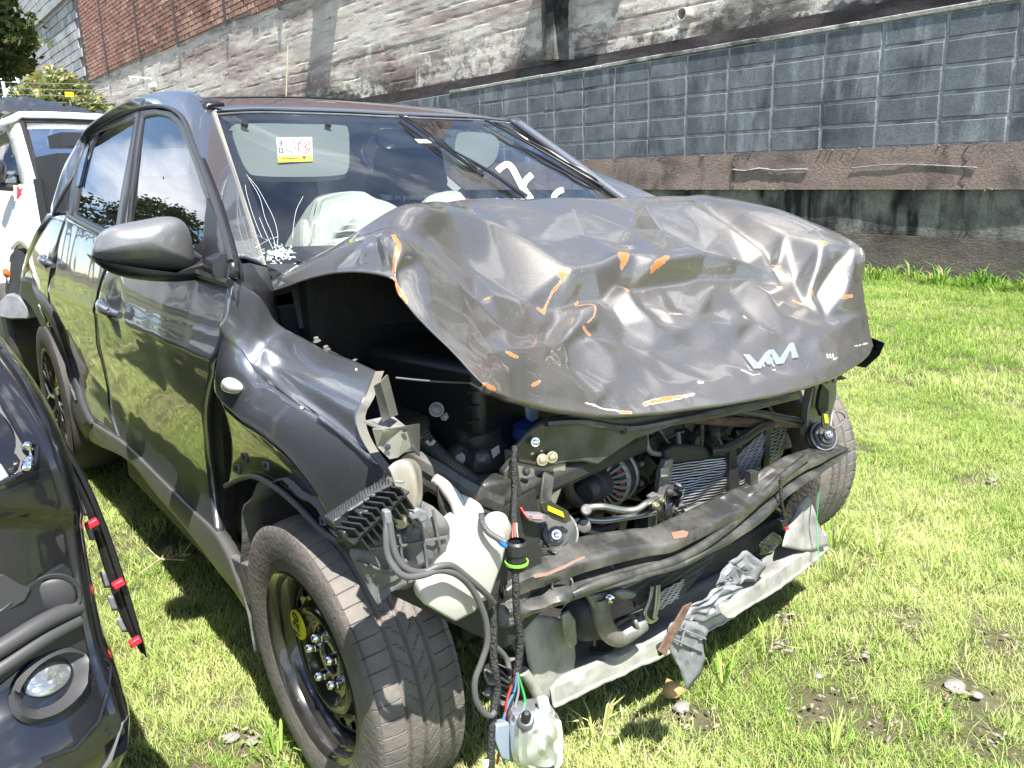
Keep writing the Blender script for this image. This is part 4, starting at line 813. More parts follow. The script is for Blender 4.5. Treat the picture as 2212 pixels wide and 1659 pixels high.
pa, pb = wsoff(605, 343, .0230), wsoff(648, 342, .0230); pu = wsoff(626, 330, .0230)
text_on('AIRBAG', (pa+pb)/2, pa-pb, (pa+pb)/2-pu, .0125, BLKPRINT, LB, 'label_lettering', weight=.0002)
b = MB(); b.add(wsq([(652, 337), (662, 337), (657, 347)], .0235), [(0, 1, 2)]); b.build('warning_triangle', BLKPRINT, LB)
# interior mirror
b = MB(); pillow(b, sm([wsoff(px, py, .09) for px, py in [(815, 290), (830, 279), (940, 280), (962, 288), (962, 305), (950, 318), (850, 322), (822, 310)]], 4), (.8, 0, .3), .02, 4, .02); b.build('interior_mirror', SATIN, CAR)
b = MB(); b.add(wsq([(895, 300), (925, 301), (938, 309), (905, 309)], .004), [(0, 1, 2, 3)]); b.build('windscreen_sticker', WHITEPR, WS)
# airbags
ab = sm([wsoff(px, py, .10) for px, py in [(666, 480), (676, 440), (688, 424), (735, 415), (778, 414), (806, 428), (850, 446), (905, 485), (885, 530), (800, 540), (720, 540), (690, 545), (672, 540), (664, 520)]], 4)
b = MB(); pillow(b, ab, (.9, 0, .4), .045, 14, .2, .9, .028, 7); b.build('airbag', FABRIC, CAR)
b = MB(); pillow(b, sm([wsoff(px, py, .05) for px, py in [(648, 480), (660, 478), (668, 510), (672, 540), (655, 552), (646, 530)]], 4), (.9, 0, .4), .03, 8, .05, .6, .01, 20); b.build('airbag_fold', FABRIC, CAR)
b = MB(); pillow(b, sm([wsoff(px, py, .16) for px, py in [(915, 440), (930, 422), (975, 414), (1000, 430), (1010, 470), (960, 490), (915, 470)]], 4), (.9, 0, .4), .05, 8, .15, .6, .02, 9); b.build('airbag', FABRIC, CAR)
# cracks
b = MB()
for pl in ([(532, 378), (555, 405), (575, 440), (592, 475), (600, 510), (598, 535)], [(536, 385), (560, 425), (572, 470), (585, 500), (592, 520), (596, 540)], [(655, 425), (640, 455), (634, 490), (632, 515)], [(545, 500), (560, 512), (578, 520)], [(552, 535), (575, 522), (600, 512)], [(560, 470), (572, 500), (590, 540)], [(590, 525), (610, 540), (640, 548)], [(548, 548), (580, 545), (610, 540)], [(530, 400), (533, 420), (548, 470), (566, 515)]):
    b.tube(catmull([onto(WSB, px, py, .0015) for px, py in pl], 4), .0004, 4)
r_ = random.Random(5)
for k in range(70):
    a = r_.uniform(0, 6.28); r0 = abs(r_.gauss(0, 16)); c0 = Vector((598+r0*1.2*math.cos(a), 548+r0*.8*math.sin(a))); l_ = r_.uniform(4, 13); a2 = r_.uniform(0, 6.28)
    b.tube([onto(WSB, c0.x, c0.y, .0015), onto(WSB, c0.x+l_*math.cos(a2), c0.y+l_*.7*math.sin(a2), .0015)], .0005, 3)
CRK = mat('shattered_glass', (.7, .8, .8), .15, spec=.8); b.build('windscreen_crack', CRK, WS, auto=0)
b = MB()
for k in range(140):
    a = r_.uniform(0, 6.28); r0 = abs(r_.gauss(0, 11)); c0 = onto(WSB, 600+r0*1.9*math.cos(a), 550+r0*.9*math.sin(a), .002); s_ = r_.uniform(.0012, .0035)
    b.lathe([(-s_*.4, 0), (0, s_), (s_*.5, 0)], c0, (r_.uniform(.3, 1), r_.uniform(-.4, .4), r_.uniform(.3, 1)), 4)
tag(b.build('glass_crumbs', CRK, WS, smooth=False), kind='stuff')
# white marker strokes
def stroke(pl, wpx, name='marker_stroke'):
    P = catmull([Vector((a, b_, 0)) for a, b_ in pl], 6); L0 = []; R0 = []
    for i, p in enumerate(P):
        d = P[min(i+1, len(P)-1)]-P[max(i-1, 0)]; n_ = Vector((-d.y, d.x, 0)).normalized()*wpx*(.7 if i in (0, len(P)-1) else 1); L0.append(onto(WSB, p.x+n_.x, p.y+n_.y, .002)); R0.append(onto(WSB, p.x-n_.x, p.y-n_.y, .002))
    b = MB(); b.grid([L0, R0]); b.build(name, CHALK, WS, auto=0)
stroke([(1074, 370), (1083, 362), (1095, 356), (1106, 364), (1117, 384), (1130, 408), (1148, 432)], 6.5)
stroke([(1149, 378), (1138, 388), (1131, 400), (1129, 428)], 6.5); stroke([(1217, 411), (1207, 414), (1199, 421), (1195, 430)], 6)
# wipers
for a_, b_, arm in (((856, 252), (1040, 387), [(1046, 385), (1008, 352), (1045, 375), (1130, 436)]), ((1024, 253), (1314, 417), [(1150, 330), (1210, 362), (1290, 415), (1345, 445)])):
    n_ = 26; P = [onto(WSB, lerp(a_[0], b_[0], i/n_), lerp(a_[1], b_[1], i/n_)-2*math.sin(PI*i/n_), .012) for i in range(n_+1)]; P = [q for q in P if q.x < -.4 and (q-P[0]).length < 1.3]; n_ = len(P)-1; b = MB(); b.tube(P, .0058, 6); wo = b.build('wiper_blade', SATIN, CAR)
    b = MB(); P2 = [p+Vector((.006, 0, .007)) for p in P]
    for (i0, i1) in ((1, 9), (7, 17), (15, min(25, n_-1))):
        mid = (i0+i1)//2; b.tube([P[i0], P2[i0+1], P2[mid]+Vector((.004, 0, .004)), P2[i1-1], P[i1]], .0035, 6)
    b.build('wiper_bridge', SATIN, wo)
for st, en in (((1004, 350), (1134, 432)),):
    b = MB(); b.tube([onto(WSB, st[0], st[1], .014), onto(WSB, (st[0]+en[0])/2, (st[1]+en[1])/2, .018), onto(WSB, en[0], en[1], .012)], [.005, .007, .009], 8); b.build('wiper_arm', SATIN, CAR)
b = MB(); b.grid([[p+Vector((.0, 0, .01)) for p in base], [p+Vector((.13, 0, -.01)) for p in base], [p+Vector((.16, 0, -.12)) for p in base]]); b.build('cowl_panel', PLAST, CAR)

# --- wing mirror
MXp = -.44
SHELLP = paint_mat('mirror_shell_sunlit_paint', (.24, .24, .24), metal=.6, rough=.42, dust=.1); SHELLP.node_tree.nodes['Principled BSDF'].inputs['Coat Weight'].default_value = .5  # body paint lightened to stand for sun on the mirror shell
mo = [(201, 548), (203, 528), (214, 506), (235, 491), (270, 482), (320, 473), (352, 468), (382, 471), (402, 487), (413, 515), (420, 556), (417, 574), (396, 583), (330, 583), (262, 577), (222, 566)]
b = MB(); pillow(b, sm([X(px, py, MXp) for px, py in mo], 5), (1, -.15, .12), .075, 14, .09, .55); MR = b.build('wing_mirror', SHELLP, CAR, auto=50)
lo_ = [(204, 560), (225, 569), (262, 580), (330, 586), (396, 586), (419, 576), (426, 560), (445, 549), (470, 552), (478, 575), (474, 590), (440, 600), (390, 606), (330, 606), (265, 598), (225, 582)]
b = MB(); pillow(b, sm([X(px, py, MXp+.005) for px, py in lo_], 4), (1, 0, -.1), .055, 8, .07, .5); b.build('mirror_base', SATIN, MR, auto=50)
b = MB(); b.tube([X(425, 580, MXp+.02), X(465, 575, MXp+.0), SV(492, 580)], [.025, .035, .03], 10); b.build('mirror_arm', SATIN, MR)

# --- front wing
def F(px, py, y): return Y(px, py, y)
ft = [SV(500, 606), F(560, 640, -.80), F(603, 700, -.765), F(655, 730, -.76), F(705, 757, -.76), F(765, 778, -.76), F(812, 800, -.76)]
fr_ = [F(812, 800, -.76), F(800, 840, -.79), F(783, 868, -.82), F(771, 893, -.835), F(776, 930, -.84), F(800, 975, -.84), F(838, 1022, -.845)]
fb = [SV(478, 866), SV(520, 906), SV(565, 937), SV(620, 985), SV(672, 1050), SV(717, 1126)]+[]
fb2 = fb+[F(775, 1078, -.86), F(838, 1022, -.845)]
fl_ = [SV(500, 606), SV(490, 690), SV(471, 790), SV(466, 840), SV(478, 866)]
# two patches: main skin, and lower edge to the lamp corner
def wfn(p, u, v):
    k = math.sin(PI*clamp(u*.9+.05))*math.sin(PI*v)
    y = p.y-.014*k+.004*mnoise.noise(Vector((p.x*5, p.z*6, 1)))-.008*math.exp(-((v-.32-.2*u)/.05)**2)
    return Vector((p.x, y, p.z+.004*k))
rt = [F(812, 800, -.76), F(790, 856, -.815), F(771, 893, -.835), F(776, 930, -.84), F(800, 975, -.84), F(838, 1022, -.845), F(780, 1074, -.865), F(717, 1126, -.885)]
rows = coons(ft, rt, fb, fl_, 80, 70, wfn)
b = MB(); b.grid(rows); FW = b.build('front_wing', PAINT, CAR, solid=.006, auto=0); FWB = BVHTree.FromPolygons([Vector(v) for v in b.v], b.f)
# cowl corner piece of the wing
b = MB(); b.grid([[SV(500, 572), F(540, 568, -.80), F(577, 578, -.73)], [SV(498, 600), F(548, 606, -.80), F(597, 640, -.745)], [SV(500, 612), F(552, 645, -.80), F(604, 700, -.765)]]); b.build('cowl_corner', PLAST, CAR, solid=.01, auto=60)
# inner fold of the torn front edge
tor = resample(rt[:6], 24, True); b = MB(); b.grid([tor, [p+Vector((.006, -.004, 0)) for p in tor], [p+Vector((.007, .012, -.002)) for p in tor]]); b.build('wing_edge', PRIMER, FW)
b = MB(); pillow(b, sm([onto(FWB, px, py, .003) for px, py in [(771, 898), (768, 908), (771, 918), (778, 922), (776, 905)]], 3), (.6, -.7, .2), .003, 2); b.build('paint_chip', ORANGE, FW)
b = MB(); pillow(b, sm([onto(FWB, px, py, .001) for px, py in [(484, 822), (492, 815), (508, 818), (523, 830), (524, 842), (512, 851), (494, 848), (483, 838)]], 4), (.1, -1, .1), .014, 6); b.build('side_indicator', mat('indicator_lens', (.75, .72, .68), .08, coat=1, trans=.3), FW)
b = MB(); b.add([onto(FWB, px, py, .0015) for px, py in [(649, 878), (657, 880), (656, 885), (650, 884)]], [(0, 1, 2, 3)]); b.add([onto(FWB, px, py, .0015) for px, py in [(768, 797), (772, 797), (772, 802), (768, 802)]], [(0, 1, 2, 3)]); b.build('paint_chip', mat('chip_pale', (.6, .45, .38), .6), FW)
# arch flange with clip holes
fo_ = [SV(478, 868, .004), SV(520, 908, .004), SV(565, 940, .004), SV(620, 988, .004), SV(672, 1053, .004), SV(712, 1122, .004), SV(738, 1165, .004)]
fi_ = [SV(487, 1050, .0), SV(520, 1034, 0), SV(552, 1030, 0), SV(600, 1056, 0), SV(648, 1098, 0), SV(690, 1142, 0), SV(728, 1168, 0)]
b = MB(); b.grid(coons(fo_, [fo_[-1], fi_[-1]], fi_, [fo_[0], fi_[0]], 50, 12, lambda p, u, v: p+Vector((0, .018*math.sin(PI*clamp(v*.9)), 0)))); AF = b.build('arch_flange', BLACKP, CAR, solid=.006, auto=0); AFB = BVHTree.FromPolygons([Vector(v) for v in b.v], b.f)
for px, py in ((512, 1012), (528, 988), (575, 1006), (631, 1048), (698, 1126)):
    o4 = [onto(AFB, px+dx, py+dy, .002) for dx, dy in ((-7, -10), (6, -8), (7, 11), (-6, 8))]; i4 = [onto(AFB, px+dx*.6, py+dy*.6, .002) for dx, dy in ((-7, -10), (6, -8), (7, 11), (-6, 8))]
    b = MB(); ring(o4, i4, b); b.build('clip_hole', GREYPL, AF, solid=.003); b = MB(); b.add(i4, [(0, 1, 2, 3)]); b.build('clip_void', BLKPRINT, AF)
b = MB(); b.tube(resample(fi_, 40, True), .006, 6); b.build('arch_lip', GREYHOSE, CAR)
# liner inside the arch
b = MB(); rows = []
for j in range(8):
    y = lerp(-.865, -.52, j/7); rows.append([Vector((.00+(.375+.01*math.sin(k*.9))*math.cos(a), y, .335+(.365+.008*math.sin(k*1.3))*math.sin(a))) for k in range(30) for a in [math.radians(lerp(70, 205, k/29))]])
b.grid(rows); b.build('arch_liner', LINER, CAR, solid=.004)
b = MB(); b.poly([SV(*p, .02) for p in [(478, 870), (486, 1040), (482, 1120), (488, 1200), (510, 1222), (540, 1240), (552, 1330), (540, 1335), (505, 1260), (482, 1200), (462, 1100), (450, 1000), (446, 900), (468, 850)]], (0, .03, 0)); b.build('inner_pillar', DARK, CAR)
b = MB(); b.poly([SV(*p, .0) for p in [(484, 1195), (520, 1215), (542, 1222), (553, 1300), (545, 1337), (530, 1300), (500, 1240)]], (0, .02, 0)); b.build('mud_flap', LINER, CAR, bevel=.004)
b = MB(); b.box((-1.15, 0, .45), (1.3, 1.60, .5)); b.box((-2.4, 0, .6), (1.5, 1.45, .6)); b.box((-2.0, 0, .25), (2.5, 1.2, .12)); b.build('underbody', DARK, CAR)

# --- wheels
def tyre(c, R_, W_, rr, nang, steer=0., camber=0., name_m=TYRE, parent=None, detail=True, sgn=-1):
    hw_ = W_/2; pr = []
    NT = 46 if detail else 20
    for k in range(NT+1):
        s_ = -1+2*k/NT; pr.append((s_*hw_*.90, R_-.010*abs(s_)**3-.0, True, s_))
    side = [(.955, .990), (.995, .965), (1.02, .92), (1.03, .86), (1.02, .78), (.98, .71), (.93, rr/R_+.01), (.88, rr/R_-.01)]
    P = [(-a*hw_, b_*R_, False, -1) for a, b_ in reversed(side)]+pr+[(a*hw_, b_*R_, False, 1) for a, b_ in side]
    rot = Matrix.Rotation(steer, 3, 'Z')@Matrix.Rotation(camber, 3, 'X'); vs = []; n = len(P)
    for i in range(nang):
        a = 2*PI*i/nang; deg = 360*i/nang
        for (yy, r0, tr, s_) in P:
            r = r0
            if tr and detail:
                d = 0
                for g_, gw in ((-.43, .045), (-.02, .045), (.40, .045)):
                    if abs(s_-g_) < gw: d = .0065
                if s_ < -.47 or s_ > .46:
                    ph = (deg/6.0+(.0 if s_ < 0 else .5)+.10*abs(s_)) % 1
                    if ph < .055 and abs(s_) > .52: d = max(d, .003)
                elif -.38 < s_ < -.07:
                    ph = (deg/6.0+s_*3.2) % 1
                    if ph < .07 and abs(s_+.22) < .12: d = max(d, .003)
                elif .03 < s_ < .35:
                    ph = (deg/6.0-s_*3.0) % 1
                    if ph < .07 and abs(s_-.19) < .13: d = max(d, .003)
                r -= d
            elif detail and abs(s_) == 1 and not tr and r0 > R_*.94 and (deg/6.0+(.0 if s_ < 0 else .5)+.1) % 1 < .07: r -= .003
            vs.append(Vector(c)+rot@Vector((r*math.cos(a), yy, r*math.sin(a))))
    fs = [(i*n+k, i*n+k+1, ((i+1) % nang)*n+k+1, ((i+1) % nang)*n+k) for i in range(nang) for k in range(n-1)]
    b = MB(); b.add(vs, fs); o = b.build('tyre', name_m, parent, auto=28); return o, rot
def wheel_empty(c):
    o = bpy.data.objects.new('wheel', None); COL.objects.link(o); o.empty_display_size = .05; o.parent = CAR; o.location = Vector(c)-CAR.location; return o
FC = Vector((-.022, -.775, .313)); RSC, HSC = .875, .84; W1 = wheel_empty(FC); STE = math.radians(1.2)
ty, rot = tyre(FC, .301, .184, .193, 1080, STE, .042, TYRE, W1)
STEEL = mat('black_steel_rim', (.012, .012, .012), .22, coat=.6, col2=(.028, .026, .022), vscale=8)
b = MB(); ax = rot@Vector((0, -1, 0))
b.lathe([(h*HSC, r*RSC) for h, r in [(.098, .226), (.104, .231), (.106, .226), (.101, .219), (.092, .214), (.078, .211), (.072, .203), (.050, .196), (.030, .192), (-.09, .19), (-.10, .225)]], FC, ax, 96); b.build('rim_barrel', STEEL, W1)
dp = [(.022, .193), (.034, .189), (.046, .182), (.052, .172), (.052, .160), (.048, .150), (.048, .142), (.058, .136), (.068, .130), (.071, .122), (.068, .112), (.058, .103), (.049, .092), (.046, .080), (.048, .068), (.050, .055), (.050, .040), (.044, .036), (.035, .034)]
DP = []
for i in range(len(dp)-1):
    for k in range(4): DP.append((HSC*lerp(dp[i][0], dp[i+1][0], k/4), RSC*lerp(dp[i][1], dp[i+1][1], k/4)))
NA = 288; e1 = (rot@Vector((1, 0, 0))); e2 = (rot@Vector((0, 0, 1))); b = MB(); vs = [FC+ax*h+(e1*math.cos(2*PI*k/NA)+e2*math.sin(2*PI*k/NA))*r for h, r in DP for k in range(NA)]; fs = []
for i in range(len(DP)-1):
    for k in range(NA):
        ph = ((k+.5)/NA*16) % 1; rm = (DP[i][1]+DP[i+1][1])/2
        if ((ph-.5)/.30)**2+((rm-.165*RSC)/.0105)**2 < 1: continue
        fs.append((i*NA+k, i*NA+(k+1) % NA, (i+1)*NA+(k+1) % NA, (i+1)*NA+k))
b.add(vs, fs); b.build('rim_disc', STEEL, W1, solid=.004, auto=50)
b = MB(); b.lathe([(-.02, .165), (-.02, 0)], FC, ax, 32); b.lathe([(-.02, .036), (.03, .034), (.032, .028), (.02, .026), (.02, 0)], FC, ax, 24); b.build('hub', DARK, W1)
for k in range(5):
    a = 2*PI*k/5+.5; p = FC+ax*.041+(e1*math.cos(a)+e2*math.sin(a))*.052; b = MB(); b.lathe([(-.004, .0125), (.010, .0125), (.012, .0105), (.022, .0100), (.027, .006), (.028, 0)], p, ax, 6 if 0 else 14); b.build('wheel_nut', CHROME, W1)
for a in (1.25, 3.4):
    p = FC+ax*.050+(e1*math.cos(a)+e2*math.sin(a))*.085
a = math.radians(150); sp = FC+ax*.066+(e1*math.cos(a)+e2*math.sin(a))*.098
b = MB(); b.lathe([(0, .0), (.0, .033), (-.004, .033)], sp, ax, 24); b.build('speed_sticker', YELLOW, W1)
text_on('120', sp+ax*.0025, e2*1+e1*.12, -e1, .040, BLKPRINT, W1, 'sticker_lettering', weight=.0006)
# white balance of dirt: brake disc behind the vents
b = MB(); b.lathe([(.0, .14), (.0, .05)], FC, ax, 40); b.build('brake_disc', RUST, W1)
# front left, pushed back
FL = Vector((-.225, .87, .333)); W2 = wheel_empty(FL); tyre(FL, .333, .190, .222, 540, math.radians(-3), 0, TYRE, W2)
b = MB(); b.lathe([(.09, .22), (.07, .2), (-.08, .2), (-.10, .225)], FL, (0, 1, 0), 48); b.lathe([(.03, .2), (.03, 0)], FL, (0, 1, 0), 32); b.build('rim', STEEL, W2)
# rear right alloy
RC = Vector((-2.66, -.79, .335)); W3 = wheel_empty(RC); tyre(RC, .337, .215, .235, 360, 0, 0, TYRES, W3, False)
b = MB(); b.lathe([(.100, .232), (.106, .238), (.104, .228), (.09, .222), (.05, .214), (-.09, .212)], RC, (0, -1, 0), 64); b.build('rim', SATIN, W3)
ALLOY = mat('machined_alloy', (.5, .47, .38), .25, metal=1)
for k in range(10):
    a = 2*PI*k/10; b = MB()
    for s_ in (-1, 1):
        a1 = a+s_*.16; p0 = RC+Vector((math.cos(a)*.05, -.085, math.sin(a)*.05)); p1 = RC+Vector((math.cos(a)*.13, -.098, math.sin(a)*.13)); p2 = RC+Vector((math.cos(a1)*.222, -.098, math.sin(a1)*.222)); b.tube([p0, p1, p2], [.010, .007, .006], 6)
    b.build('spoke', ALLOY, W3)
b = MB(); b.lathe([(.04, .0), (.04, .20)], RC, (0, -1, 0), 32); b.lathe([(.06, .06), (.095, .055), (.1, 0)], RC, (0, -1, 0), 24); b.build('hub', DARK, W3)
b = MB()
for x_, y_ in ((-2.66, .79),): pass
RL = Vector((-2.66, .79, .335)); W4 = wheel_empty(RL); tyre(RL, .337, .215, .235, 120, 0, 0, TYRES, W4, False)
b = MB(); b.lathe([(.10, .232), (.03, .21), (.03, 0)], RL, (0, 1, 0), 32); b.build('rim', SATIN, W4)

# --- bonnet
cols = [(-.745, [(592, 628), (715, 590), (838, 598), (868, 642), (905, 690), (965, 748), (1015, 800), (1047, 832)]),
        (-.70, [(588, 602), (712, 542), (835, 512), (893, 604), (938, 682), (988, 747), (1032, 803), (1062, 843)]),
        (-.58, [None, None, (880, 446), (942, 560), (1002, 655), (1047, 727), (1087, 805), (1107, 862)]),
        (-.44, [None, None, (950, 441), (1030, 555), (1095, 650), (1145, 730), (1195, 825), (1225, 888)]),
        (-.28, [None, None, (1035, 437), (1120, 545), (1200, 640), (1255, 735), (1310, 840), (1350, 897)]),
        (0, [None, None, (1200, 431), (1290, 512), (1372, 582), (1435, 685), (1510, 810), (1560, 874)]),
        (.28, [None, None, (1340, 428), (1440, 492), (1530, 565), (1600, 650), (1680, 775), (1725, 842)]),
        (.50, [None, None, (1440, 426), (1560, 492), (1670, 585), (1730, 655), (1790, 750), (1822, 806)]),
        (.66, [None, None, (1505, 426), (1672, 465), (1800, 545), (1820, 620), (1848, 722), (1868, 775)]),
        (.74, [None, None, (1535, 427), (1715, 468), (1860, 534), (1862, 610), (1874, 700), (1886, 748)])]
ctl = []
for y, pl in cols:
    c = []
    for i, p in enumerate(pl): c.append(Y(p[0], p[1], y) if p else None)
    if c[0] is None:
        if y == -.58: c[0] = Y(690, 553, -.62); c[1] = Y(790, 505, -.60)
        else: c[0] = Vector((-.42 if y < .4 else -.50, y, 1.09+.02*clamp(y+.4))); c[1] = c[0].lerp(c[2], .55)+Vector((0, 0, .01))
    ctl.append(c)
NR, NC = 230, 320
colr = [resample(catmull(c, 8), NR) for c in ctl]
# parameter spacing across
ys = [c[0] for c in cols]; hrows = []
cc = [catmull([colr[k][j] for k in range(len(cols))], 24) for j in range(NR)]
hrows = [resample(r, NC) for r in cc]
def px_of(p):
    v = p-CAM; w_ = v.dot(_f); return Vector((1106+FPX*v.dot(_r2)/w_, 829.5-FPX*v.dot(_u2)/w_))
def pdist(p, pl):
    best = 1e9; sg = 1; tt = 0; n = len(pl)-1
    for i in range(n):
        a = pl[i]; b_ = pl[i+1]; ab_ = b_-a; t = clamp((p-a).dot(ab_)/ab_.length_squared); q = a+ab_*t; d = (p-q).length
        if d < best: best = d; sg = 1 if (ab_.x*(p.y-a.y)-ab_.y*(p.x-a.x)) > 0 else -1; tt = (i+t)/n
    return best, sg, tt
PL = lambda l: [Vector(p) for p in l]
PL = lambda l: [Vector(q_) for q_ in l]
from mathutils.geometry import delaunay_2d_cdt
# buckled sheet: landmarks along the folds (measured on the panel, height in mm), straight sheet between them
FOLDS = {
 'C1': [(190, 125, 2), (330, 215, -14), (520, 360, -18), (720, 490, -16), (815, 572, -20)],
 'C2': [(215, 118, 2), (420, 150, 8), (560, 210, 14), (700, 300, 18), (850, 410, 22)],
 'L1': [(880, 425, 24), (980, 408, 22), (1085, 352, 26), (1150, 352, 20), (1240, 380, 24), (1330, 366, 22), (1450, 345, 22), (1600, 368, 18), (1740, 402, 14)],
 'L2': [(862, 520, -30), (940, 500, -24), (1050, 492, -20), (1105, 430, -16), (1180, 440, -26), (1300, 418, -22), (1450, 392, -22), (1600, 402, -16), (1720, 428, -10)],
 'R1': [(1128, 470, 10), (1150, 540, 20), (1220, 602, 18), (1290, 652, 12), (1400, 642, 4)],
 'R1f': [(1082, 545, -8), (1130, 622, -12), (1240, 690, -8)],
 'R1b': [(1205, 530, -8), (1280, 590, -8), (1335, 622, 2)],
 'A': [(512, 520, -6), (560, 490, 4), (700, 502, -12), (760, 620, -24), (820, 690, -30), (846, 610, -34)],
 'L4': [(540, 757, 12), (610, 745, 20), (790, 722, 15), (880, 650, 18), (940, 560, 14), (988, 548, 16), (1020, 602, 6), (960, 625, 10), (958, 662, 0)],
 'C5': [(640, 790, 14), (760, 790, 12), (870, 862, 14), (1000, 945, 10)],
 'B2': [(985, 690, 9), (1060, 760, 13), (1082, 850, 10), (1042, 932, 2)],
 'ch': [(1300, 572, 7), (1420, 592, 11), (1465, 607, 8)],
 'W1': [(1640, 440, 12), (1722, 500, 15), (1765, 570, 11), (1870, 620, 10), (1990, 640, 14)],
 'W2': [(1580, 480, -5), (1630, 532, -11), (1690, 600, -9), (1800, 680, -5)],
 'X': [(1200, 92, -2), (1290, 190, -14), (1480, 290, -13), (1650, 345, -12)],
 'Yc': [(1400, 110, 10), (1560, 212, 15), (1715, 322, 12)],
 'Zc': [(1432, 90, 2), (1562, 172, -13), (1705, 278, -16), (1752, 345, -18)],
 'Y5': [(1475, 84, 8), (1625, 152, 11), (1800, 245, 13)],
 'T': [(1955, 295, 24), (1935, 400, 14), (1912, 500, 6)],
 'T2': [(1860, 402, -22), (1890, 510, -12)],
 'T4': [(2040, 345, -14), (1992, 420, -16), (1952, 480, -17)],
 'T5': [(2075, 400, 10), (2042, 500, 15)],
 'f': [(1148, 222, 6), (1222, 292, 15), (1288, 350, 19)],
 'V1': [(1002, 642, -8), (1120, 682, -12), (1252, 716, -12), (1400, 775, -10), (1562, 772, -6)],
 'tear': [(125, 262, 10), (165, 340, 12), (120, 395, -10)],
}
LOOSE = [(60, 215, 0), (95, 415, -8), (190, 527, 0), (330, 680, 0), (460, 800, 0), (530, 872, 4), (250, 340, 6), (400, 450, 9), (300, 560, 7), (430, 610, 6), (480, 700, 6),
 (700, 130, 3), (900, 120, 3), (960, 250, 3), (1080, 320, 9), (1112, 275, 0), (1310, 240, 0), (620, 620, -12), (560, 655, -2), (700, 660, -12), (545, 850, 5), (650, 860, 3), (780, 905, 3),
 (870, 720, 0), (900, 800, -8), (1350, 540, -8), (1500, 452, 3), (1500, 560, -8), (1600, 625, 7), (1980, 590, -4), (1950, 225, 8), (2100, 285, 4), (2120, 420, 2), (1775, 350, 4), (1800, 445, -6), (1740, 640, 4),
 (1250, 960, 0), (1100, 985, 0), (1300, 870, 5), (1500, 860, 5), (1700, 800, 7), (1900, 770, 7), (2080, 690, 7), (2160, 670, 0), (1000, 985, 0), (700, 940, 0), (2140, 560, 3), (1600, 700, -2), (1850, 720, 2), (1200, 790, 2), (1400, 700, -4),
 (-300, -200, 0), (-300, 1300, 0), (2500, -200, 0), (2500, 1300, 0), (-250, 350, 0), (0, 150, 0), (1000, -100, 0), (1800, 60, 2), (-60, 400, 0)]
fv, fe, fd = [], [], []
for ch_ in FOLDS.values():
    b0 = len(fv)
    for (a, b_, d_) in ch_: fv.append(Vector((777.7+.5078*a, 388.8+.5078*b_))); fd.append(d_)
    fe += [(b0+i, b0+i+1) for i in range(len(ch_)-1)]
for (a, b_, d_) in LOOSE: fv.append(Vector((777.7+.5078*a, 388.8+.5078*b_))); fd.append(d_)
ov, oe, of_, mv, _, _ = delaunay_2d_cdt(fv, fe, [], 0, 1e-3)
V3 = []
for i, v in enumerate(ov):
    if mv[i]: d_ = fd[mv[i][0]]
    else:
        n2 = sorted((((v-q).length, fd[k]) for k, q in enumerate(fv)))[:3]; d_ = sum(x[1]/(x[0]+1) for x in n2)/sum(1/(x[0]+1) for x in n2)
    V3.append(Vector((v.x, v.y, d_)))
FT = BVHTree.FromPolygons(V3, [tuple(f) for f in of_])
def fold_h(q):
    h = FT.ray_cast(Vector((q.x, q.y, 500)), Vector((0, 0, -1)))
    return h[0].z*.001 if h[0] is not None else 0.
CHL = [([(847, 522), (855, 540), (853, 566), (846, 586)], 3.2, 1), ([(843, 600), (856, 606), (862, 622), (876, 652)], 4.5, .6), ([(1204, 604), (1216, 606)], 6, 1), ([(1212, 612), (1196, 626), (1189, 650), (1186, 664), (1172, 652)], 3.6, .8), ([(1330, 570), (1346, 570), (1340, 582)], 5.5, 1), ([(1404, 588), (1422, 578), (1430, 574)], 5.5, 1),
 ([(1256, 640), (1252, 646)], 3.4, 1), ([(1256, 656), (1270, 656), (1280, 668), (1276, 690), (1264, 702)], 2.6, .8), ([(1254, 712), (1260, 716), (1274, 724)], 3.2, .9), ([(1348, 614), (1353, 632)], 4, 1), ([(1764, 537), (1776, 539)], 4.5, 1), ([(1656, 556), (1664, 572), (1684, 582)], 3.2, .8), ([(1688, 586), (1718, 596)], 2.6, .2),
 ([(1752, 632), (1750, 644)], 3.2, 1), ([(1716, 646), (1744, 656)], 2.6, .7), ([(1812, 646), (1830, 642)], 4, .9), ([(1048, 645), (1056, 644)], 3, 1), ([(1080, 770), (1090, 776), (1104, 782)], 2.6, .8), ([(1148, 834), (1160, 828)], 4.4, 1), ([(1044, 830), (1066, 842)], 4, .9), ([(1392, 874), (1420, 866), (1446, 864), (1470, 860)], 4.6, .35), ([(1478, 858), (1496, 854)], 3.6, .1), ([(1430, 862), (1456, 860)], 3, .9),
 ([(1340, 892), (1362, 892)], 3.6, .5), ([(1260, 872), (1300, 884), (1332, 888)], 2.0, .1), ([(1506, 829), (1514, 829)], 3, .0), ([(1668, 800), (1674, 800)], 2.2, .1), ([(1574, 570), (1578, 571)], 2.6, 0), ([(1860, 536), (1862, 556)], 2.2, .1), ([(1796, 780), (1802, 776)], 2.2, .1), ([(1440, 680), (1470, 683)], 1.6, .5), ([(1600, 800), (1622, 812), (1640, 810)], 1.6, 0), ([(1840, 750), (1872, 742)], 1.8, 0)]
CHL = [(PL(l), w_, o_) for l, w_, o_ in CHL]
grid_d = []
for j, r in enumerate(hrows):
    grid_d.append([fold_h(px_of(p)) for p in r])
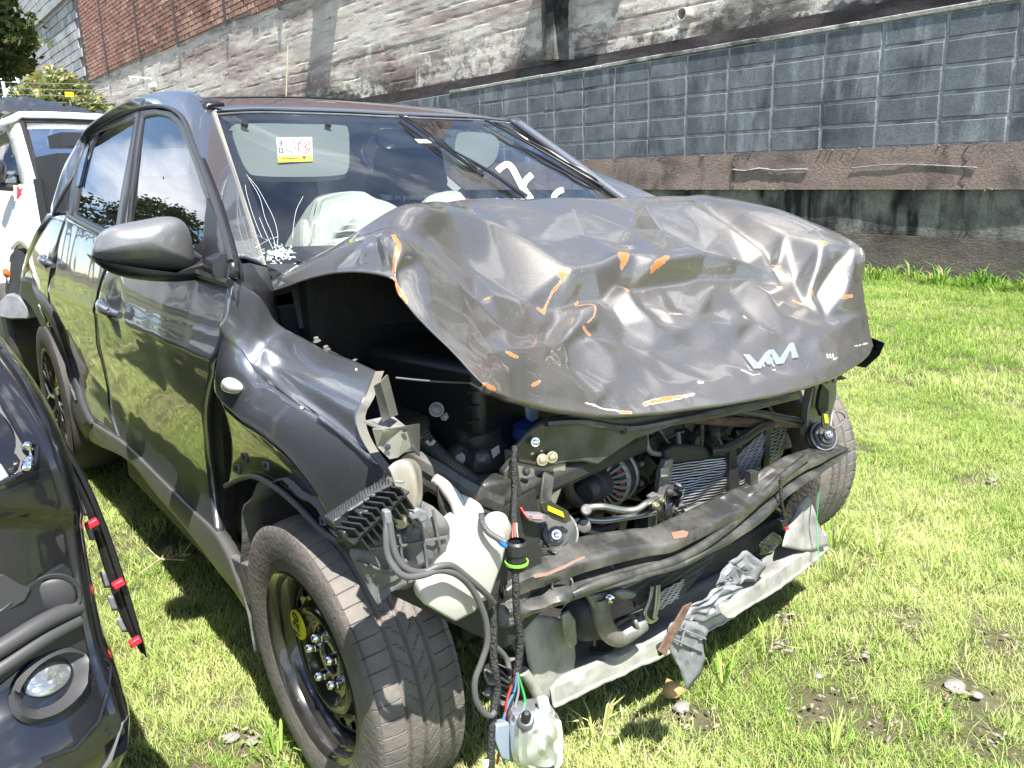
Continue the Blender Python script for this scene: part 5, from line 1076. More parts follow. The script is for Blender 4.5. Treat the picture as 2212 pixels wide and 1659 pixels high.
for it in range(6):
    g2 = [row[:] for row in grid_d]
    for j in range(1, NR-1):
        a, b_, c = grid_d[j-1], grid_d[j], grid_d[j+1]; o_ = g2[j]
        for i in range(1, NC-1): o_[i] = (a[i]+c[i]+b_[i-1]+b_[i+1]+2*b_[i])/6
    grid_d = g2
hv = []; chip = []
for j, r in enumerate(hrows):
    for i, p in enumerate(r):
        n1 = (hrows[min(j+1, NR-1)][i]-hrows[max(j-1, 0)][i]).cross(r[min(i+1, NC-1)]-r[max(i-1, 0)]); n1 = n1.normalized() if n1.length > 1e-12 else Vector((0, 0, 1))
        if n1.dot(Vector((.4, -.1, 1))) < 0: n1 = -n1
        q = px_of(p); edge_ = min(1, i/10+.1, (NC-1-i)/10+.1, (NR-1-j)/9+.05); rearf = sstep(0, .2, j/NR)
        front = sstep(560, 700, q.y)
        bf = 1-.8*math.exp(-(((q.x-1665)/85)**2+((q.y-775)/40)**2)**2); d_ = grid_d[j][i]*(1.28-.38*sstep(600, 680, q.y))*edge_*rearf*bf+.0016*mnoise.noise(p*9)+front*(.0022*(1-abs(mnoise.noise(p*11))*2))
        hv.append(p+n1*d_); g_ = 0.; o_ = 0.
        for pl, w_, of in CHL:
            if abs(q.x-pl[0].x) > 90 or abs(q.y-pl[0].y) > 70: continue
            dd = pdist(q, pl)[0]/w_
            if dd < 2.4: k_ = .80-.20*dd*dd; g_ = max(g_, k_); o_ = max(o_, k_-.02-.16*(1-of)*(2.2 if of < .3 else 1)) 
        chip.append((g_, o_, 0, 1))
fs = [(j*NC+i, j*NC+i+1, (j+1)*NC+i+1, (j+1)*NC+i) for j in range(NR-1) for i in range(NC-1)]
last = hv[-NC:]; b = MB(); b.add(hv, fs)
hp = [(last, Vector((0, 0, 0))), ([p+Vector((-.012, 0, -.010)) for p in last], 0), ([p+Vector((-.040, 0, -.006)) for p in last], 0)]
b0 = len(b.v); b.v += [tuple(p) for p in hp[1][0]]+[tuple(p) for p in hp[2][0]]
for i in range(NC-1):
    b.f.append(((NR-1)*NC+i, (NR-1)*NC+i+1, b0+i+1, b0+i)); b.f.append((b0+i, b0+i+1, b0+NC+i+1, b0+NC+i))
HOOD = b.build('bonnet', HOODP, CAR, solid=.003, auto=0); HB = BVHTree.FromPolygons([Vector(v) for v in hv], fs)
at = HOOD.data.color_attributes.new('chip', 'FLOAT_COLOR', 'POINT')
for i, c in enumerate(chip+[(0, 0, 0, 1)]*(2*NC)): at.data[i].color = c
# badge
def hpts(l, off): return [onto(HB, a, b_, off) for a, b_ in l]
def badge(l, nm='badge_letter'):
    b = MB(); A = hpts(l, .006); B = hpts(l, .0005); n = len(A); b.add(A+B, [tuple(range(n))]+[(i, (i+1) % n, (i+1) % n+n, i+n) for i in range(n)]); b.build(nm, LOGO, HOOD, smooth=False, bevel=.0008)
badge([(1604, 768), (1616, 768), (1634, 787), (1652, 762), (1667, 759), (1641, 799), (1628, 799)])
badge([(1647, 774), (1657, 766), (1668, 780), (1662, 791), (1655, 789)])
badge([(1656, 758), (1668, 757), (1682, 777), (1704, 743), (1712, 743), (1722, 775), (1711, 776), (1705, 759), (1690, 788), (1676, 789), (1666, 772)])
b = MB()
for px in (1786, 1792, 1798): b.tube(hpts([(px, 765), (px+2, 774)], .001), .0012, 4)
b.build('scratch_mark', WHITEPR, HOOD)
# ================================================================ FRONT END OF THE WRECK
def PX(l, x): return [X(q[0], q[1], q[2] if len(q) > 2 else x) for q in l]
def plate(name, l, x, th, m, parent=CAR, bevel=.002, d=(-1, 0, 0)):
    b = MB(); b.poly(PX(l, x), Vector(d).normalized()*th); return b.build(name, m, parent, bevel=bevel, auto=30)
def hose(name, l, x, r, m, parent=CAR, n=10, k=6, ripple=0.):
    b = MB(); b.tube(hosepts(PX(l, x), k), r, n, True, ripple); return b.build(name, m, parent, auto=50)
# upper black support panel and uprights
us = [(1107, 972), (1140, 935), (1180, 905), (1240, 893), (1330, 903), (1420, 895), (1520, 888), (1620, 868), (1725, 845), (1732, 862), (1640, 885), (1560, 902), (1450, 922), (1372, 950), (1320, 985), (1292, 1005), (1262, 998), (1228, 1000), (1175, 1012), (1120, 1000)]
UP = plate('upper_support_panel', us, .24, .012, DARKM, bevel=.004)
b = MB(); b.tube(hosepts(PX([(1180, 915), (1260, 912), (1360, 925), (1450, 910), (1560, 888), (1700, 856)], .25), 5), .007, 6); b.build('panel_edge', DARKM, UP)
lb = plate('side_bracket', [(1107, 975), (1150, 985), (1226, 998), (1222, 1040), (1200, 1100), (1168, 1150), (1150, 1170), (1122, 1160), (1112, 1090)], .235, .03, PRIMER, bevel=.006)
lb2 = plate('side_bracket', [(1090, 1020), (1118, 985), (1128, 1060), (1138, 1160), (1128, 1240), (1112, 1240), (1100, 1150)], .26, .02, DARKM, bevel=.004)
plate('bracket_clip', [(1178, 1020), (1198, 1022), (1196, 1052), (1176, 1050)], .245, .012, PLAST)
for px, py, m_, r in ((1171, 993, ZINC, .008), (1192, 987, ZINC, .008), (1156, 955, CHROME, .006), (1346, 930, BLKPRINT, .006), (1136, 1018, BLKPRINT, .006)):
    b = MB(); bolt(b, X(px, py, .250), (1, -.3, .2), r); b.build('panel_bolt', m_, UP)
# right-hand upright with bolts
plate('side_bracket', [(1760, 830), (1810, 800), (1808, 860), (1796, 900), (1775, 950), (1745, 945), (1748, 890)], .16, .03, PRIMER, bevel=.006)
for px, py in ((1786, 822), (1800, 820)): b = MB(); bolt(b, X(px, py, .165), (1, -.2, 0), .007); b.build('panel_bolt', CAST, UP)
plate('broken_bracket', [(1795, 808), (1825, 802), (1820, 812), (1833, 818), (1812, 822)], .15, .01, PLAST)
plate('lamp_bracket', [(1778, 830), (1792, 845), (1790, 885), (1776, 900), (1768, 880), (1772, 850)], .19, .012, PLAST)
# torn lamp remnant at the far corner
b = MB(); b.poly([Y(px, py, .78) for px, py in [(1852, 672), (1866, 700), (1882, 728), (1878, 740), (1862, 712)]], (-.01, .01, 0)); b.poly([Y(px, py, .78) for px, py in [(1884, 730), (1912, 741), (1900, 768), (1870, 795), (1842, 790), (1868, 776), (1886, 756)]], (-.03, .02, 0)); b.poly([Y(px, py, .76) for px, py in [(1889, 738), (1898, 742), (1896, 756), (1886, 752)]], (.004, .0, 0)); b.build('broken_lamp_rim', BLACKP, CAR, bevel=.003)

# ---- bumper beam (pressed steel, two ribs), bent back at the ends
bt = [(1076, 1262, .300), (1110, 1235, .305), (1150, 1218, .31), (1210, 1202, .32), (1272, 1180, .33), (1385, 1158, .34), (1441, 1153, .345), (1491, 1130, .345), (1578, 1088, .335), (1635, 1058, .31), (1694, 1015, .28), (1753, 985, .25), (1826, 963, .21)]
bb = [(1086, 1330, .295), (1120, 1340, .30), (1165, 1330, .31), (1210, 1312, .32), (1272, 1290, .33), (1335, 1271, .335), (1395, 1252, .34), (1460, 1233, .345), (1553, 1188, .335), (1631, 1134, .31), (1697, 1070, .28), (1772, 1018, .245), (1824, 975, .21)]
T = resample(PX(bt, 0), 120, True); B_ = resample(PX(bb, 0), 120, True); rows = []
prof_b = [(0, -.045), (.03, -.040), (.10, -.018), (.17, .004), (.20, .010), (.24, .012), (.42, .010), (.50, -.006), (.56, -.012), (.60, -.004), (.66, .012), (.73, .020), (.82, .020), (.90, .010), (.97, -.006), (1, -.02)]
for v, d in prof_b:
    row = []
    for i, (a, c) in enumerate(zip(T, B_)):
        p = a.lerp(c, v); u = i/119; cr_ = .006*mnoise.noise(Vector((p.y*9, v*3, 4)))+.010*math.exp(-((u-.07)/.05)**2)*mnoise.noise(Vector((p.y*30, v*6, 8)))
        row.append(p+Vector((d*(1 if d > 0 else 1)+cr_, 0, 0)))
    rows.append(row)
b = MB(); b.grid(rows); BEAM = b.build('bumper_beam', DARKM, CAR, solid=.003, auto=50); BB = BVHTree.FromPolygons([Vector(v) for v in b.v], b.f)
b = MB()
for l, w_ in (([(1152, 1243), (1180, 1238), (1215, 1224), (1240, 1211), (1262, 1202)], 5),):
    P = [onto(BB, px, py, .0015) for px, py in l]; P2 = [onto(BB, px+2, py+w_, .0015) for px, py in l]; b.grid([P, P2])
b.build('scraped_patch', ORANGE, BEAM, auto=0)
b = MB(); b.add([onto(BB, px, py, .0015) for px, py in [(1450, 1152), (1475, 1146), (1487, 1150), (1482, 1160), (1455, 1166)]], [(0, 1, 2, 3, 4)]); b.build('scraped_patch', ORANGE, BEAM)
b = MB(); c = onto(BB, 1211, 1257, .0); b.lathe([(-.01, .022), (.016, .022), (.018, .019), (.006, .017), (.004, 0)], c, (.85, -.45, .15), 20); b.build('tow_socket', CAST, BEAM)
for px, py in ((1322, 1227), (1092, 1280), (1500, 1160)): b = MB(); b.lathe([(0, .006), (.001, 0)], onto(BB, px, py, .001), (1, -.4, .1), 8); b.build('beam_hole', BLKPRINT, BEAM)
# tube running behind/below the beam
hose('lower_tube', [(1235, 1285, .335), (1290, 1262, .345), (1380, 1236, .35), (1470, 1205, .355), (1545, 1160, .35), (1620, 1098, .32), (1690, 1030, .29), (1745, 985, .26)], .32, .010, DARKM, n=12)
hose('upper_tube', [(1477, 1110, .27), (1520, 1095, .28), (1570, 1078, .28), (1630, 1050, .27), (1668, 1020, .25)], .27, .011, CAST, n=12)
# ---- lower cross member
fr_e = [(lambda q: (q.x, q.y))(Z(px, py, .166)) for px, py in [(1190, 1524), (1240, 1500), (1300, 1472), (1370, 1440), (1440, 1407), (1540, 1350), (1640, 1292), (1720, 1238), (1786, 1182)]]
def crm(z, dx, dy=0): return [Vector((x+dx, y+dy, z+.006*mnoise.noise(Vector((y*8, dx*9, 2))))) for x, y in fr_e]
rows = [resample(crm(.205, -.17), 90, True), resample(crm(.200, -.10), 90, True), resample(crm(.207, -.05), 90, True), resample(crm(.214, -.012), 90, True), resample(crm(.208, .0), 90, True), resample(crm(.186, .004), 90, True), resample(crm(.172, .006), 90, True), resample(crm(.170, .012), 90, True), resample(crm(.166, .012), 90, True), resample(crm(.164, -.01), 90, True)]
for r in rows:
    for i, p in enumerate(r): p.z += .005*mnoise.noise(p*14)+.004*mnoise.noise(p*35)
b = MB(); b.grid(rows); CM = b.build('lower_crossmember', DUSTST, CAR, solid=.003, auto=50)
for px, py, r in ((1655, 1187, .017), (1630, 1207, .017), (1300, 1397, .024)):
    b = MB(); b.lathe([(0, r), (.0005, 0)], Z(px, py, .213), (0, 0, 1), 20); b.lathe([(-.002, r+.004), (.002, r+.002), (0, r)], Z(px, py, .213), (0, 0, 1), 20); b.build('drain_hole', BLKPRINT, CM)
b = MB(); g = coons(PX([(1128, 1340), (1175, 1330), (1225, 1342)], .20), PX([(1225, 1342), (1242, 1400), (1240, 1470)], .22), PX([(1168, 1512), (1200, 1505), (1240, 1470)], .235), PX([(1128, 1340), (1140, 1430), (1168, 1512)], .225), 16, 16, lambda p, u, v: p+Vector((.010*math.sin(PI*u*2)*math.sin(PI*v)+.004*mnoise.noise(p*26), 0, 0))); b.grid(g); b.build('mount_plate', DUSTST, CAR, solid=.004, auto=50)
b = MB(); g = coons(PX([(1728, 1085, .17), (1748, 1068, .17)], .2), PX([(1748, 1068, .17), (1762, 1110, .19), (1788, 1178, .215)], .2), PX([(1690, 1180, .22), (1740, 1190, .22), (1788, 1178, .215)], .2), PX([(1728, 1085, .17), (1705, 1130, .19), (1690, 1180, .22)], .2), 16, 16, lambda p, u, v: p+Vector((.012*math.sin(PI*u*2)*math.sin(PI*v)+.005*mnoise.noise(p*22), 0, 0))); b.grid(g); b.build('mount_plate', DUSTST, CAR, solid=.004, auto=50)
plate('mount_plate', [(1060, 1300), (1128, 1345), (1150, 1440), (1172, 1520), (1150, 1495), (1125, 1455), (1133, 1440), (1095, 1380)], .20, .01, DARKM)
hose('mount_leg', [(1130, 1450), (1150, 1480), (1170, 1520)], .23, .012, DUSTST)
# torn air-duct plastic hanging over the cross member
FL_ = []
def crumple(name, l, x, m, amp=.006, parent=CAR, th=.003):
    pts = PX(l, x); n = len(pts); c = sum(pts, Vector())/n; b = MB(); rows = []; P = resample(pts+pts[:1], 4*n+1)
    for s_ in (1, .8, .6, .4, .2, .03): rows.append([c+(p-c)*s_+Vector((amp*mnoise.noise(p*28*s_+Vector((s_*2, 0, 0)))*1.6, 0, 0)) for p in P])
    b.grid(rows); return b.build(name, m, parent, solid=th, auto=25)
TF = crumple('torn_flap', [(1444, 1368), (1452, 1346), (1480, 1340), (1520, 1352), (1532, 1362), (1518, 1385), (1520, 1400), (1528, 1424), (1510, 1462), (1487, 1494), (1478, 1470), (1466, 1438), (1447, 1405)], .425, GREYPL, .004)
for l in ([(1458, 1352), (1524, 1380)], [(1450, 1378), (1518, 1408)], [(1482, 1345), (1470, 1395)]): b = MB(); b.tube(PX(l, .431), .0025, 5); b.build('flap_rib', GREYPL, TF)
crumple('duct_fragment', [(1488, 1312), (1520, 1295), (1545, 1272), (1580, 1262), (1602, 1268), (1580, 1292), (1552, 1306), (1556, 1324), (1528, 1345), (1495, 1344), (1470, 1345), (1476, 1325)], .40, GREYPL, .008)
crumple('duct_fragment', [(1545, 1270), (1560, 1235), (1585, 1215), (1600, 1262), (1578, 1262)], .38, GREYPL, .006)
crumple('duct_fragment', [(1575, 1215), (1612, 1188), (1656, 1222), (1636, 1258), (1605, 1256), (1592, 1268), (1584, 1240)], .36, GREYPL, .006)
crumple('duct_fragment', [(1640, 1176), (1670, 1150), (1690, 1165), (1668, 1192), (1645, 1200)], .30, BLACKP, .006)
b = MB(); P = PX([(1478, 1310), (1496, 1302), (1438, 1418), (1422, 1406)], .436); b.poly(P, (-.004, 0, 0)); b.build('rusty_strap', RUST, CAR, bevel=.001)
crumple('strap_end', [(1418, 1395), (1436, 1385), (1442, 1412), (1425, 1420)], .43, PLAST, .004)

# ---- radiator pack
def finpack(name, quad, x, nf, m, par=CAR, mb_=DARK, wav=.002):
    q = PX(quad, x); b = MB(); b.add([p+Vector((-.008, 0, 0)) for p in q], [(0, 1, 2, 3)]); C_ = b.build(name, mb_, par); b = MB()
    for k in range(nf):
        t = (k+.5)/nf; a, c = q[0].lerp(q[3], t), q[1].lerp(q[2], t); P = [a.lerp(c, i/14)+Vector((wav*math.sin(i*1.3+k), 0, wav*.8*mnoise.noise(Vector((i*.9, k*.7, 1))))) for i in range(15)]
        w_ = (q[0]-q[3]).length/nf*.28; b.grid([[p+Vector((0, 0, w_)) for p in P], [p+Vector((.004, 0, 0)) for p in P], [p-Vector((0, 0, w_)) for p in P]])
    tag(b.build('cooling_fin', m, C_, auto=0), kind='stuff'); return C_
COND = finpack('condenser', [(1445, 1002, .16), (1580, 985, .20), (1572, 1120, .20), (1440, 1160, .18)], .18, 26, ALU)
finpack('condenser', [(1590, 985, .17), (1655, 925, .15), (1640, 1015, .17), (1585, 1058, .19)], .17, 16, CAST)
finpack('condenser', [(1662, 920, .10), (1700, 905, .09), (1690, 980, .11), (1656, 1005, .12)], .10, 12, ALU)
finpack('intercooler', [(1424, 1278, .24), (1478, 1250, .25), (1462, 1292, .26), (1412, 1325, .25)], .25, 9, ALU)
finpack('radiator', [(1330, 1275, .20), (1560, 1180, .22), (1470, 1290, .22), (1400, 1320, .20)], .2, 30, DARKM)
plate('radiator_tank', [(1440, 972), (1455, 962), (1520, 965), (1538, 975), (1530, 990), (1450, 1002), (1438, 992)], .19, .03, PLAST, bevel=.006)
hose('top_strap', [(1535, 975, .19), (1570, 968, .20), (1610, 945, .19), (1640, 925, .17), (1665, 915, .15)], .18, .012, PLAST, n=8)
plate('shroud_post', [(1578, 970), (1590, 968), (1600, 1060), (1590, 1140), (1574, 1130)], .21, .012, PLAST)
plate('shroud_post', [(1440, 995), (1456, 990), (1448, 1080), (1432, 1140), (1420, 1100), (1430, 1020)], .20, .02, CAST, bevel=.004)
plate('side_tag', [(1428, 1012), (1448, 1008), (1444, 1030), (1428, 1032)], .215, .004, DUSTST)
plate('shroud_post', [(1655, 925), (1668, 918), (1662, 1010), (1650, 1020)], .16, .012, PLAST)
plate('stay_bracket', [(1623, 1020), (1640, 1018), (1636, 1072), (1622, 1076)], .28, .02, DARKM)
crumple('torn_mesh', [(1440, 1055), (1462, 1040), (1480, 1050), (1466, 1062), (1478, 1090), (1462, 1100), (1470, 1120), (1455, 1136), (1440, 1120), (1432, 1150), (1424, 1120), (1434, 1080)], .25, PLAST, .02)
crumple('torn_mesh', [(1462, 1045), (1484, 1056), (1468, 1060)], .265, GREYPL, .01)
# coolant pipes and coupling
hose('coolant_pipe', [(1262, 1098, .20), (1300, 1094, .22), (1345, 1102, .23), (1375, 1100, .24), (1398, 1086, .24), (1420, 1078, .23)], .22, .0075, ALU)
hose('coolant_pipe', [(1262, 1122, .19), (1300, 1125, .20), (1340, 1120, .21), (1390, 1112, .22), (1420, 1105, .22)], .2, .007, ALU)
hose('rubber_hose', [(1245, 1130, .18), (1270, 1145, .18), (1310, 1142, .19), (1335, 1118, .20)], .19, .012, RUBBER)
b = MB(); b.lathe([(-.014, .012), (.012, .012), (.015, .009), (.015, 0)], X(1266, 1102, .22), (.6, -.5, .4), 14); b.lathe([(-.014, .014), (.010, .014), (.012, .010), (.012, 0)], X(1262, 1135, .21), (.6, -.5, .2), 14); b.build('hose_coupling', CAST, CAR)
b = MB(); b.box(X(1423, 1092, .22), (.05, .022, .05), Matrix.Rotation(.25, 3, 'X')); KB = b.build('pipe_block', CAST, CAR, bevel=.003); b = MB(); bolt(b, X(1416, 1092, .25), (1, -.2, 0), .007); bolt(b, X(1428, 1080, .25), (1, -.2, 0), .005); b.build('block_bolt', ZINC, KB)
hose('refrigerant_pipe', [(1418, 1106, .22), (1412, 1140, .22), (1408, 1168, .22)], .22, .005, ALU)
hose('refrigerant_pipe', [(1408, 1265, .27), (1404, 1290, .27), (1392, 1325, .275), (1404, 1342, .275), (1418, 1334, .27)], .27, .0055, ALU)
hose('refrigerant_pipe', [(1420, 1262, .27), (1418, 1300, .275), (1412, 1334, .275)], .27, .007, ALU)
# alternator
AX = Vector((.42, -.90, .06)).normalized(); AC = X(1310, 1030, .10)
b = MB(); b.lathe([(-.05, .050), (-.03, .064), (.0, .067), (.018, .064), (.03, .050), (.035, .02), (.035, 0)], AC, AX, 40); ALT = b.build('alternator', DARK, CAR)
b = MB(); b.lathe([(.016, .067), (.024, .066), (.026, .060), (.016, .060)], AC, AX, 40); b.lathe([(-.035, .068), (-.030, .071), (-.022, .071), (-.020, .066)], AC, AX, 40); b.build('alternator_ring', CAST, ALT)
e1_ = AX.orthogonal().normalized(); e2_ = AX.cross(e1_)
for k in range(22):
    a = 2*PI*k/22; d_ = e1_*math.cos(a)+e2_*math.sin(a); b = MB(); b.tube([AC+AX*.022+d_*.064, AC+AX*.040+d_*.054, AC+AX*.046+d_*.034], .0035, 5); b.build('cooling_rib', CAST, ALT)
for k in range(11):
    a = 2*PI*k/11+.1; d_ = e1_*math.cos(a)+e2_*math.sin(a); b = MB(); b.tube([AC+AX*.025+d_*.053, AC+AX*.034+d_*.043], .007, 5); b.build('winding', COPPER, ALT)
PC = AC+AX*.075
b = MB(); b.lathe([(-.03, .036), (.012, .036), (.014, .030), (.030, .028)]+[(.030+.003*k, .028 if k % 2 else .024) for k in range(9)]+[(.058, .02), (.058, 0)], PC, AX, 32); b.build('alternator_pulley', RUBBER, ALT)
hose('drive_belt', [(1240, 1010, .15), (1225, 1040, .17), (1232, 1070, .16), (1250, 1085, .14)], .15, .014, RUBBER, ripple=.0)
hose('intake_pipe', [(1228, 995, .12), (1250, 992, .13), (1278, 990, .12), (1292, 975, .10), (1290, 960, .08)], .12, .018, CAST, k=3, ripple=.12)
b = MB()
for k in range(9):
    a = 2*PI*k/9; b.tube([AC-AX*.05+(e1_*math.cos(a)+e2_*math.sin(a))*.066, AC-AX*.06+(e1_*math.cos(a)+e2_*math.sin(a))*.072], .007, 6)
b.build('alternator_lug', CAST, ALT)
# horns
def horn(c, ax, r, nm_label_px=None, x=.3):
    ax = Vector(ax).normalized(); b = MB(); pr = [(-.03, .0), (-.03, r*.9), (-.02, r), (-.012, r), (-.010, r*.94), (-.004, r), (.004, r*.98), (.006, r*.8), (.013, r*.78), (.014, r*.58), (.021, r*.56), (.022, r*.36), (.03, r*.34), (.031, 0)]
    b.lathe(pr, c, ax, 40); h = b.build('horn', DARKM, CAR, auto=30); b = MB(); b.lathe([(.0045, r*.97), (.0055, r*.80)], c, ax, 40); b.build('horn_rim', CAST, h)
    b = MB(); bolt(b, c+ax*.031, ax, .0065); b.build('horn_bolt', CHROME, h); return h
hc = X(1200, 1152, .26); h1 = horn(hc, (.75, -.55, .35), .047)
plate('horn_bracket', [(1168, 1086), (1186, 1080), (1228, 1104), (1236, 1124), (1222, 1132), (1196, 1122), (1172, 1104)], .305, .006, DARKM); plate('horn_label', [(1184, 1092), (1216, 1106), (1219, 1118), (1184, 1103)], .309, .002, YELLOW, bevel=0)
plate('horn_bracket', [(1176, 1020, .25), (1198, 1030, .25), (1192, 1078, .28), (1200, 1100, .30), (1178, 1096, .30), (1168, 1075, .28)], .27, .006, DARKM)
crumple('horn_cradle', [(1140, 1190), (1152, 1160), (1168, 1168), (1180, 1190), (1210, 1198), (1236, 1180), (1242, 1190), (1225, 1206), (1190, 1212), (1150, 1216)], .29, DARKM, .006)
b = MB(); b.poly(PX([(1140, 1110), (1180, 1112), (1182, 1128), (1164, 1132), (1142, 1126)], .32), (-.02, 0, 0)); cn_ = b.build('plug', GREYPL, CAR, bevel=.003); b = MB(); b.poly(PX([(1150, 1114), (1172, 1115), (1172, 1122), (1150, 1121)], .3215), (-.002, 0, 0)); b.build('plug_window', mat('pink_plastic', (.5, .25, .28), .5), cn_)
hose('plug_wire', [(1142, 1120, .32), (1132, 1108, .31), (1126, 1098, .30), (1118, 1085, .29)], .31, .0022, REDW, k=4)
h2 = horn(X(1778, 942, .20), (.8, -.35, .45), .042)
plate('horn_bracket', [(1776, 890), (1790, 892), (1794, 915), (1790, 930), (1778, 925)], .235, .006, DARKM); plate('horn_label', [(1780, 895), (1788, 896), (1790, 914), (1783, 914)], .238, .002, YELLOW, bevel=0)
hose('loose_wire', [(1794, 920, .22), (1800, 890, .21), (1818, 892, .20), (1826, 905, .20), (1815, 918, .21), (1800, 925, .22)], .21, .003, CAST)
# cross tubes and struts behind the bonnet lip
hose('cross_tube', [(1400, 932, .10), (1440, 900, .12), (1500, 905, .13), (1600, 912, .14), (1730, 915, .13)], .12, .013, RUST); 
hose('cross_tube', [(1560, 885, .15), (1640, 895, .15), (1730, 912, .14)], .15, .012, DARKM)
hose('stay_rod', [(1395, 935, .16), (1398, 965, .17), (1415, 980, .17), (1462, 975, .17), (1464, 935, .15)], .16, .0065, CAST, k=3)
hose('bonnet_cable', [(855, 816, .28), (940, 824, .3), (1050, 828, .32)], .3, .0018, GREYHOSE, k=3)
# strut spring and odds and ends deep inside
b = MB(); c0 = X(1590, 880, -.1)
b.tube([c0+Vector((.035*math.cos(k*.6), .035*math.sin(k*.6), -.0022*k)) for k in range(70)], .006, 6); b.build('strut_spring', RUBBER, CAR)
r_ = random.Random(21)
ENG = MB()
for k in range(150):
    px, py = r_.uniform(1250, 1700), r_.uniform(890, 1160); x = r_.uniform(-.12, .06); p = X(px, py, x)
    t_ = r_.random()
    if t_ < .4: ENG.box(p, (r_.uniform(.02, .06), r_.uniform(.02, .07), r_.uniform(.02, .06)), Matrix.Rotation(r_.uniform(0, 1.5), 3, 'X'))
    elif t_ < .7: ENG.lathe([(-.02, .0), (-.02, .018), (.02, .016), (.022, 0)], p, (r_.uniform(-1, 1), r_.uniform(-1, 1), r_.uniform(-1, 1)), 10)
    else: ENG.tube(hosepts([p+Vector((r_.uniform(-.03, .03), r_.uniform(-.1, .1), r_.uniform(-.08, .08))) for _ in range(4)], 4), r_.uniform(.003, .010), 6)
tag(ENG.build('engine_clutter', mat('engine_mid', (.05, .048, .045), .45, metal=.3, col2=(.20, .19, .18), vscale=22), CAR, bevel=.002), kind='stuff')
r_ = random.Random(33)
for k in range(22):
    p0 = Vector((r_.uniform(1250, 1680), r_.uniform(900, 1130))); x = r_.uniform(.04, .12); l = [(p0.x, p0.y, x)]
    a = r_.uniform(0, 6.28)
    for _ in range(3): a += r_.uniform(-1, 1); p0 = p0+Vector((math.cos(a), math.sin(a)*.7))*r_.uniform(20, 50); l.append((p0.x, p0.y, x+r_.uniform(-.02, .02)))
    hose('engine_hose', l, x, r_.choice([.0025, .004, .006, .009]), r_.choice([RUBBER, TAPE, PLAST, CAST, DARKM]), n=7, k=4)
b = MB(); b.box((-.12, .05, .62), (.22, .75, .42)); b.box((-.10, -.05, .40), (.2, .7, .2)); b.build('engine_block', DARK, CAR, bevel=.02)
b = MB(); b.box((-.28, 0, .72), (.04, 1.38, .75)); b.build('bulkhead', DARK, CAR)
b = MB(); b.box((-.05, -.42, .80), (.34, .30, .22), Matrix.Rotation(.2, 3, 'Z')); AB = b.build('air_box', mat('airbox', (.014, .014, .015), .4), CAR, bevel=.02)
b = MB(); b.box((.0, -.36, .67), (.46, .46, .05), Matrix.Rotation(.15, 3, 'Z')); b.box((-.1, -.62, .72), (.3, .08, .16)); b.build('battery_tray', DARK, CAR, bevel=.015)
for k in range(5): b = MB(); b.box((.123, -.46, .74+.03*k), (.006, .2, .004), Matrix.Rotation(.2, 3, 'Z')); b.build('air_box_rib', PLAST, AB)
# gearbox mount, hoses visible in the near corner
mc = X(1035, 950, .10); b = MB(); b.lathe([(-.07, .062), (-.03, .065), (-.01, .058), (.0, .048), (.03, .046), (.032, .02), (.06, .018), (.062, .010), (.095, .010), (.096, 0)], mc, (.1, -.1, 1), 32); EM = b.build('engine_mount', DARKM, CAR)
b = MB(); b.lathe([(.06, .012), (.085, .012), (.086, .006), (.12, .006), (.12, 0)], mc, (.1, -.1, 1), 10); b.build('mount_stud', CAST, EM); plate('mount_label', [(1062, 972), (1078, 962), (1080, 978), (1066, 990)], .165, .002, WHITEPR, bevel=0)
plate('mount_arm', [(975, 985), (1000, 960), (1060, 1000), (1120, 985), (1110, 1040), (1040, 1045), (990, 1010)], .14, .03, DARK, bevel=.008)
for px, py, r in ((943, 885, .012), (992, 990, .010), (960, 900, .007)): b = MB(); bolt(b, X(px, py, .14), (.8, -.5, .4), r*.8); b.build('mount_bolt', CAST, EM)
hose('corrugated_hose', [(908, 930, .22), (935, 965, .24), (965, 995, .25), (1005, 1025, .25), (1045, 1055, .26)], .24, .013, RUBBER, k=14, ripple=.18)
hose('clamp', [(921, 952, .245), (930, 960, .250), (938, 952, .25)], .24, .004, CAST, k=3)
b = MB(); g = PX([(880, 985, .20), (930, 1010, .24), (1000, 1055, .27), (1075, 1088, .28)], .2); b.tube(catmull(g, 6), .020, 8); b.tube(catmull([p+Vector((0, 0, -.028)) for p in g], 6), .016, 8); b.build('frame_rail', DARKM, CAR)
plate('crash_box', [(1043, 1048), (1060, 1042), (1108, 1035), (1118, 1060), (1120, 1095), (1085, 1108), (1062, 1108), (1050, 1085)], .29, .05, DARKM, bevel=.006)
# reservoir with blue cap
rc = X(1148, 935, .15); b = MB(); b.lathe([(-.12, .022), (-.02, .032), (.0, .034), (.004, .02)], rc, (.05, -.15, 1), 24); RS = b.build('fluid_reservoir', CLOUDYPL, CAR); b = MB(); b.lathe([(-.002, .040), (.006, .041), (.012, .036), (.022, .034), (.024, 0)], rc, (.05, -.15, 1), 24); b.build('reservoir_cap', BLUECAP, RS)
plate('dipstick_bracket', [(1138, 872), (1162, 866), (1165, 905), (1150, 912), (1142, 905)], .16, .01, CLOUDYPL)
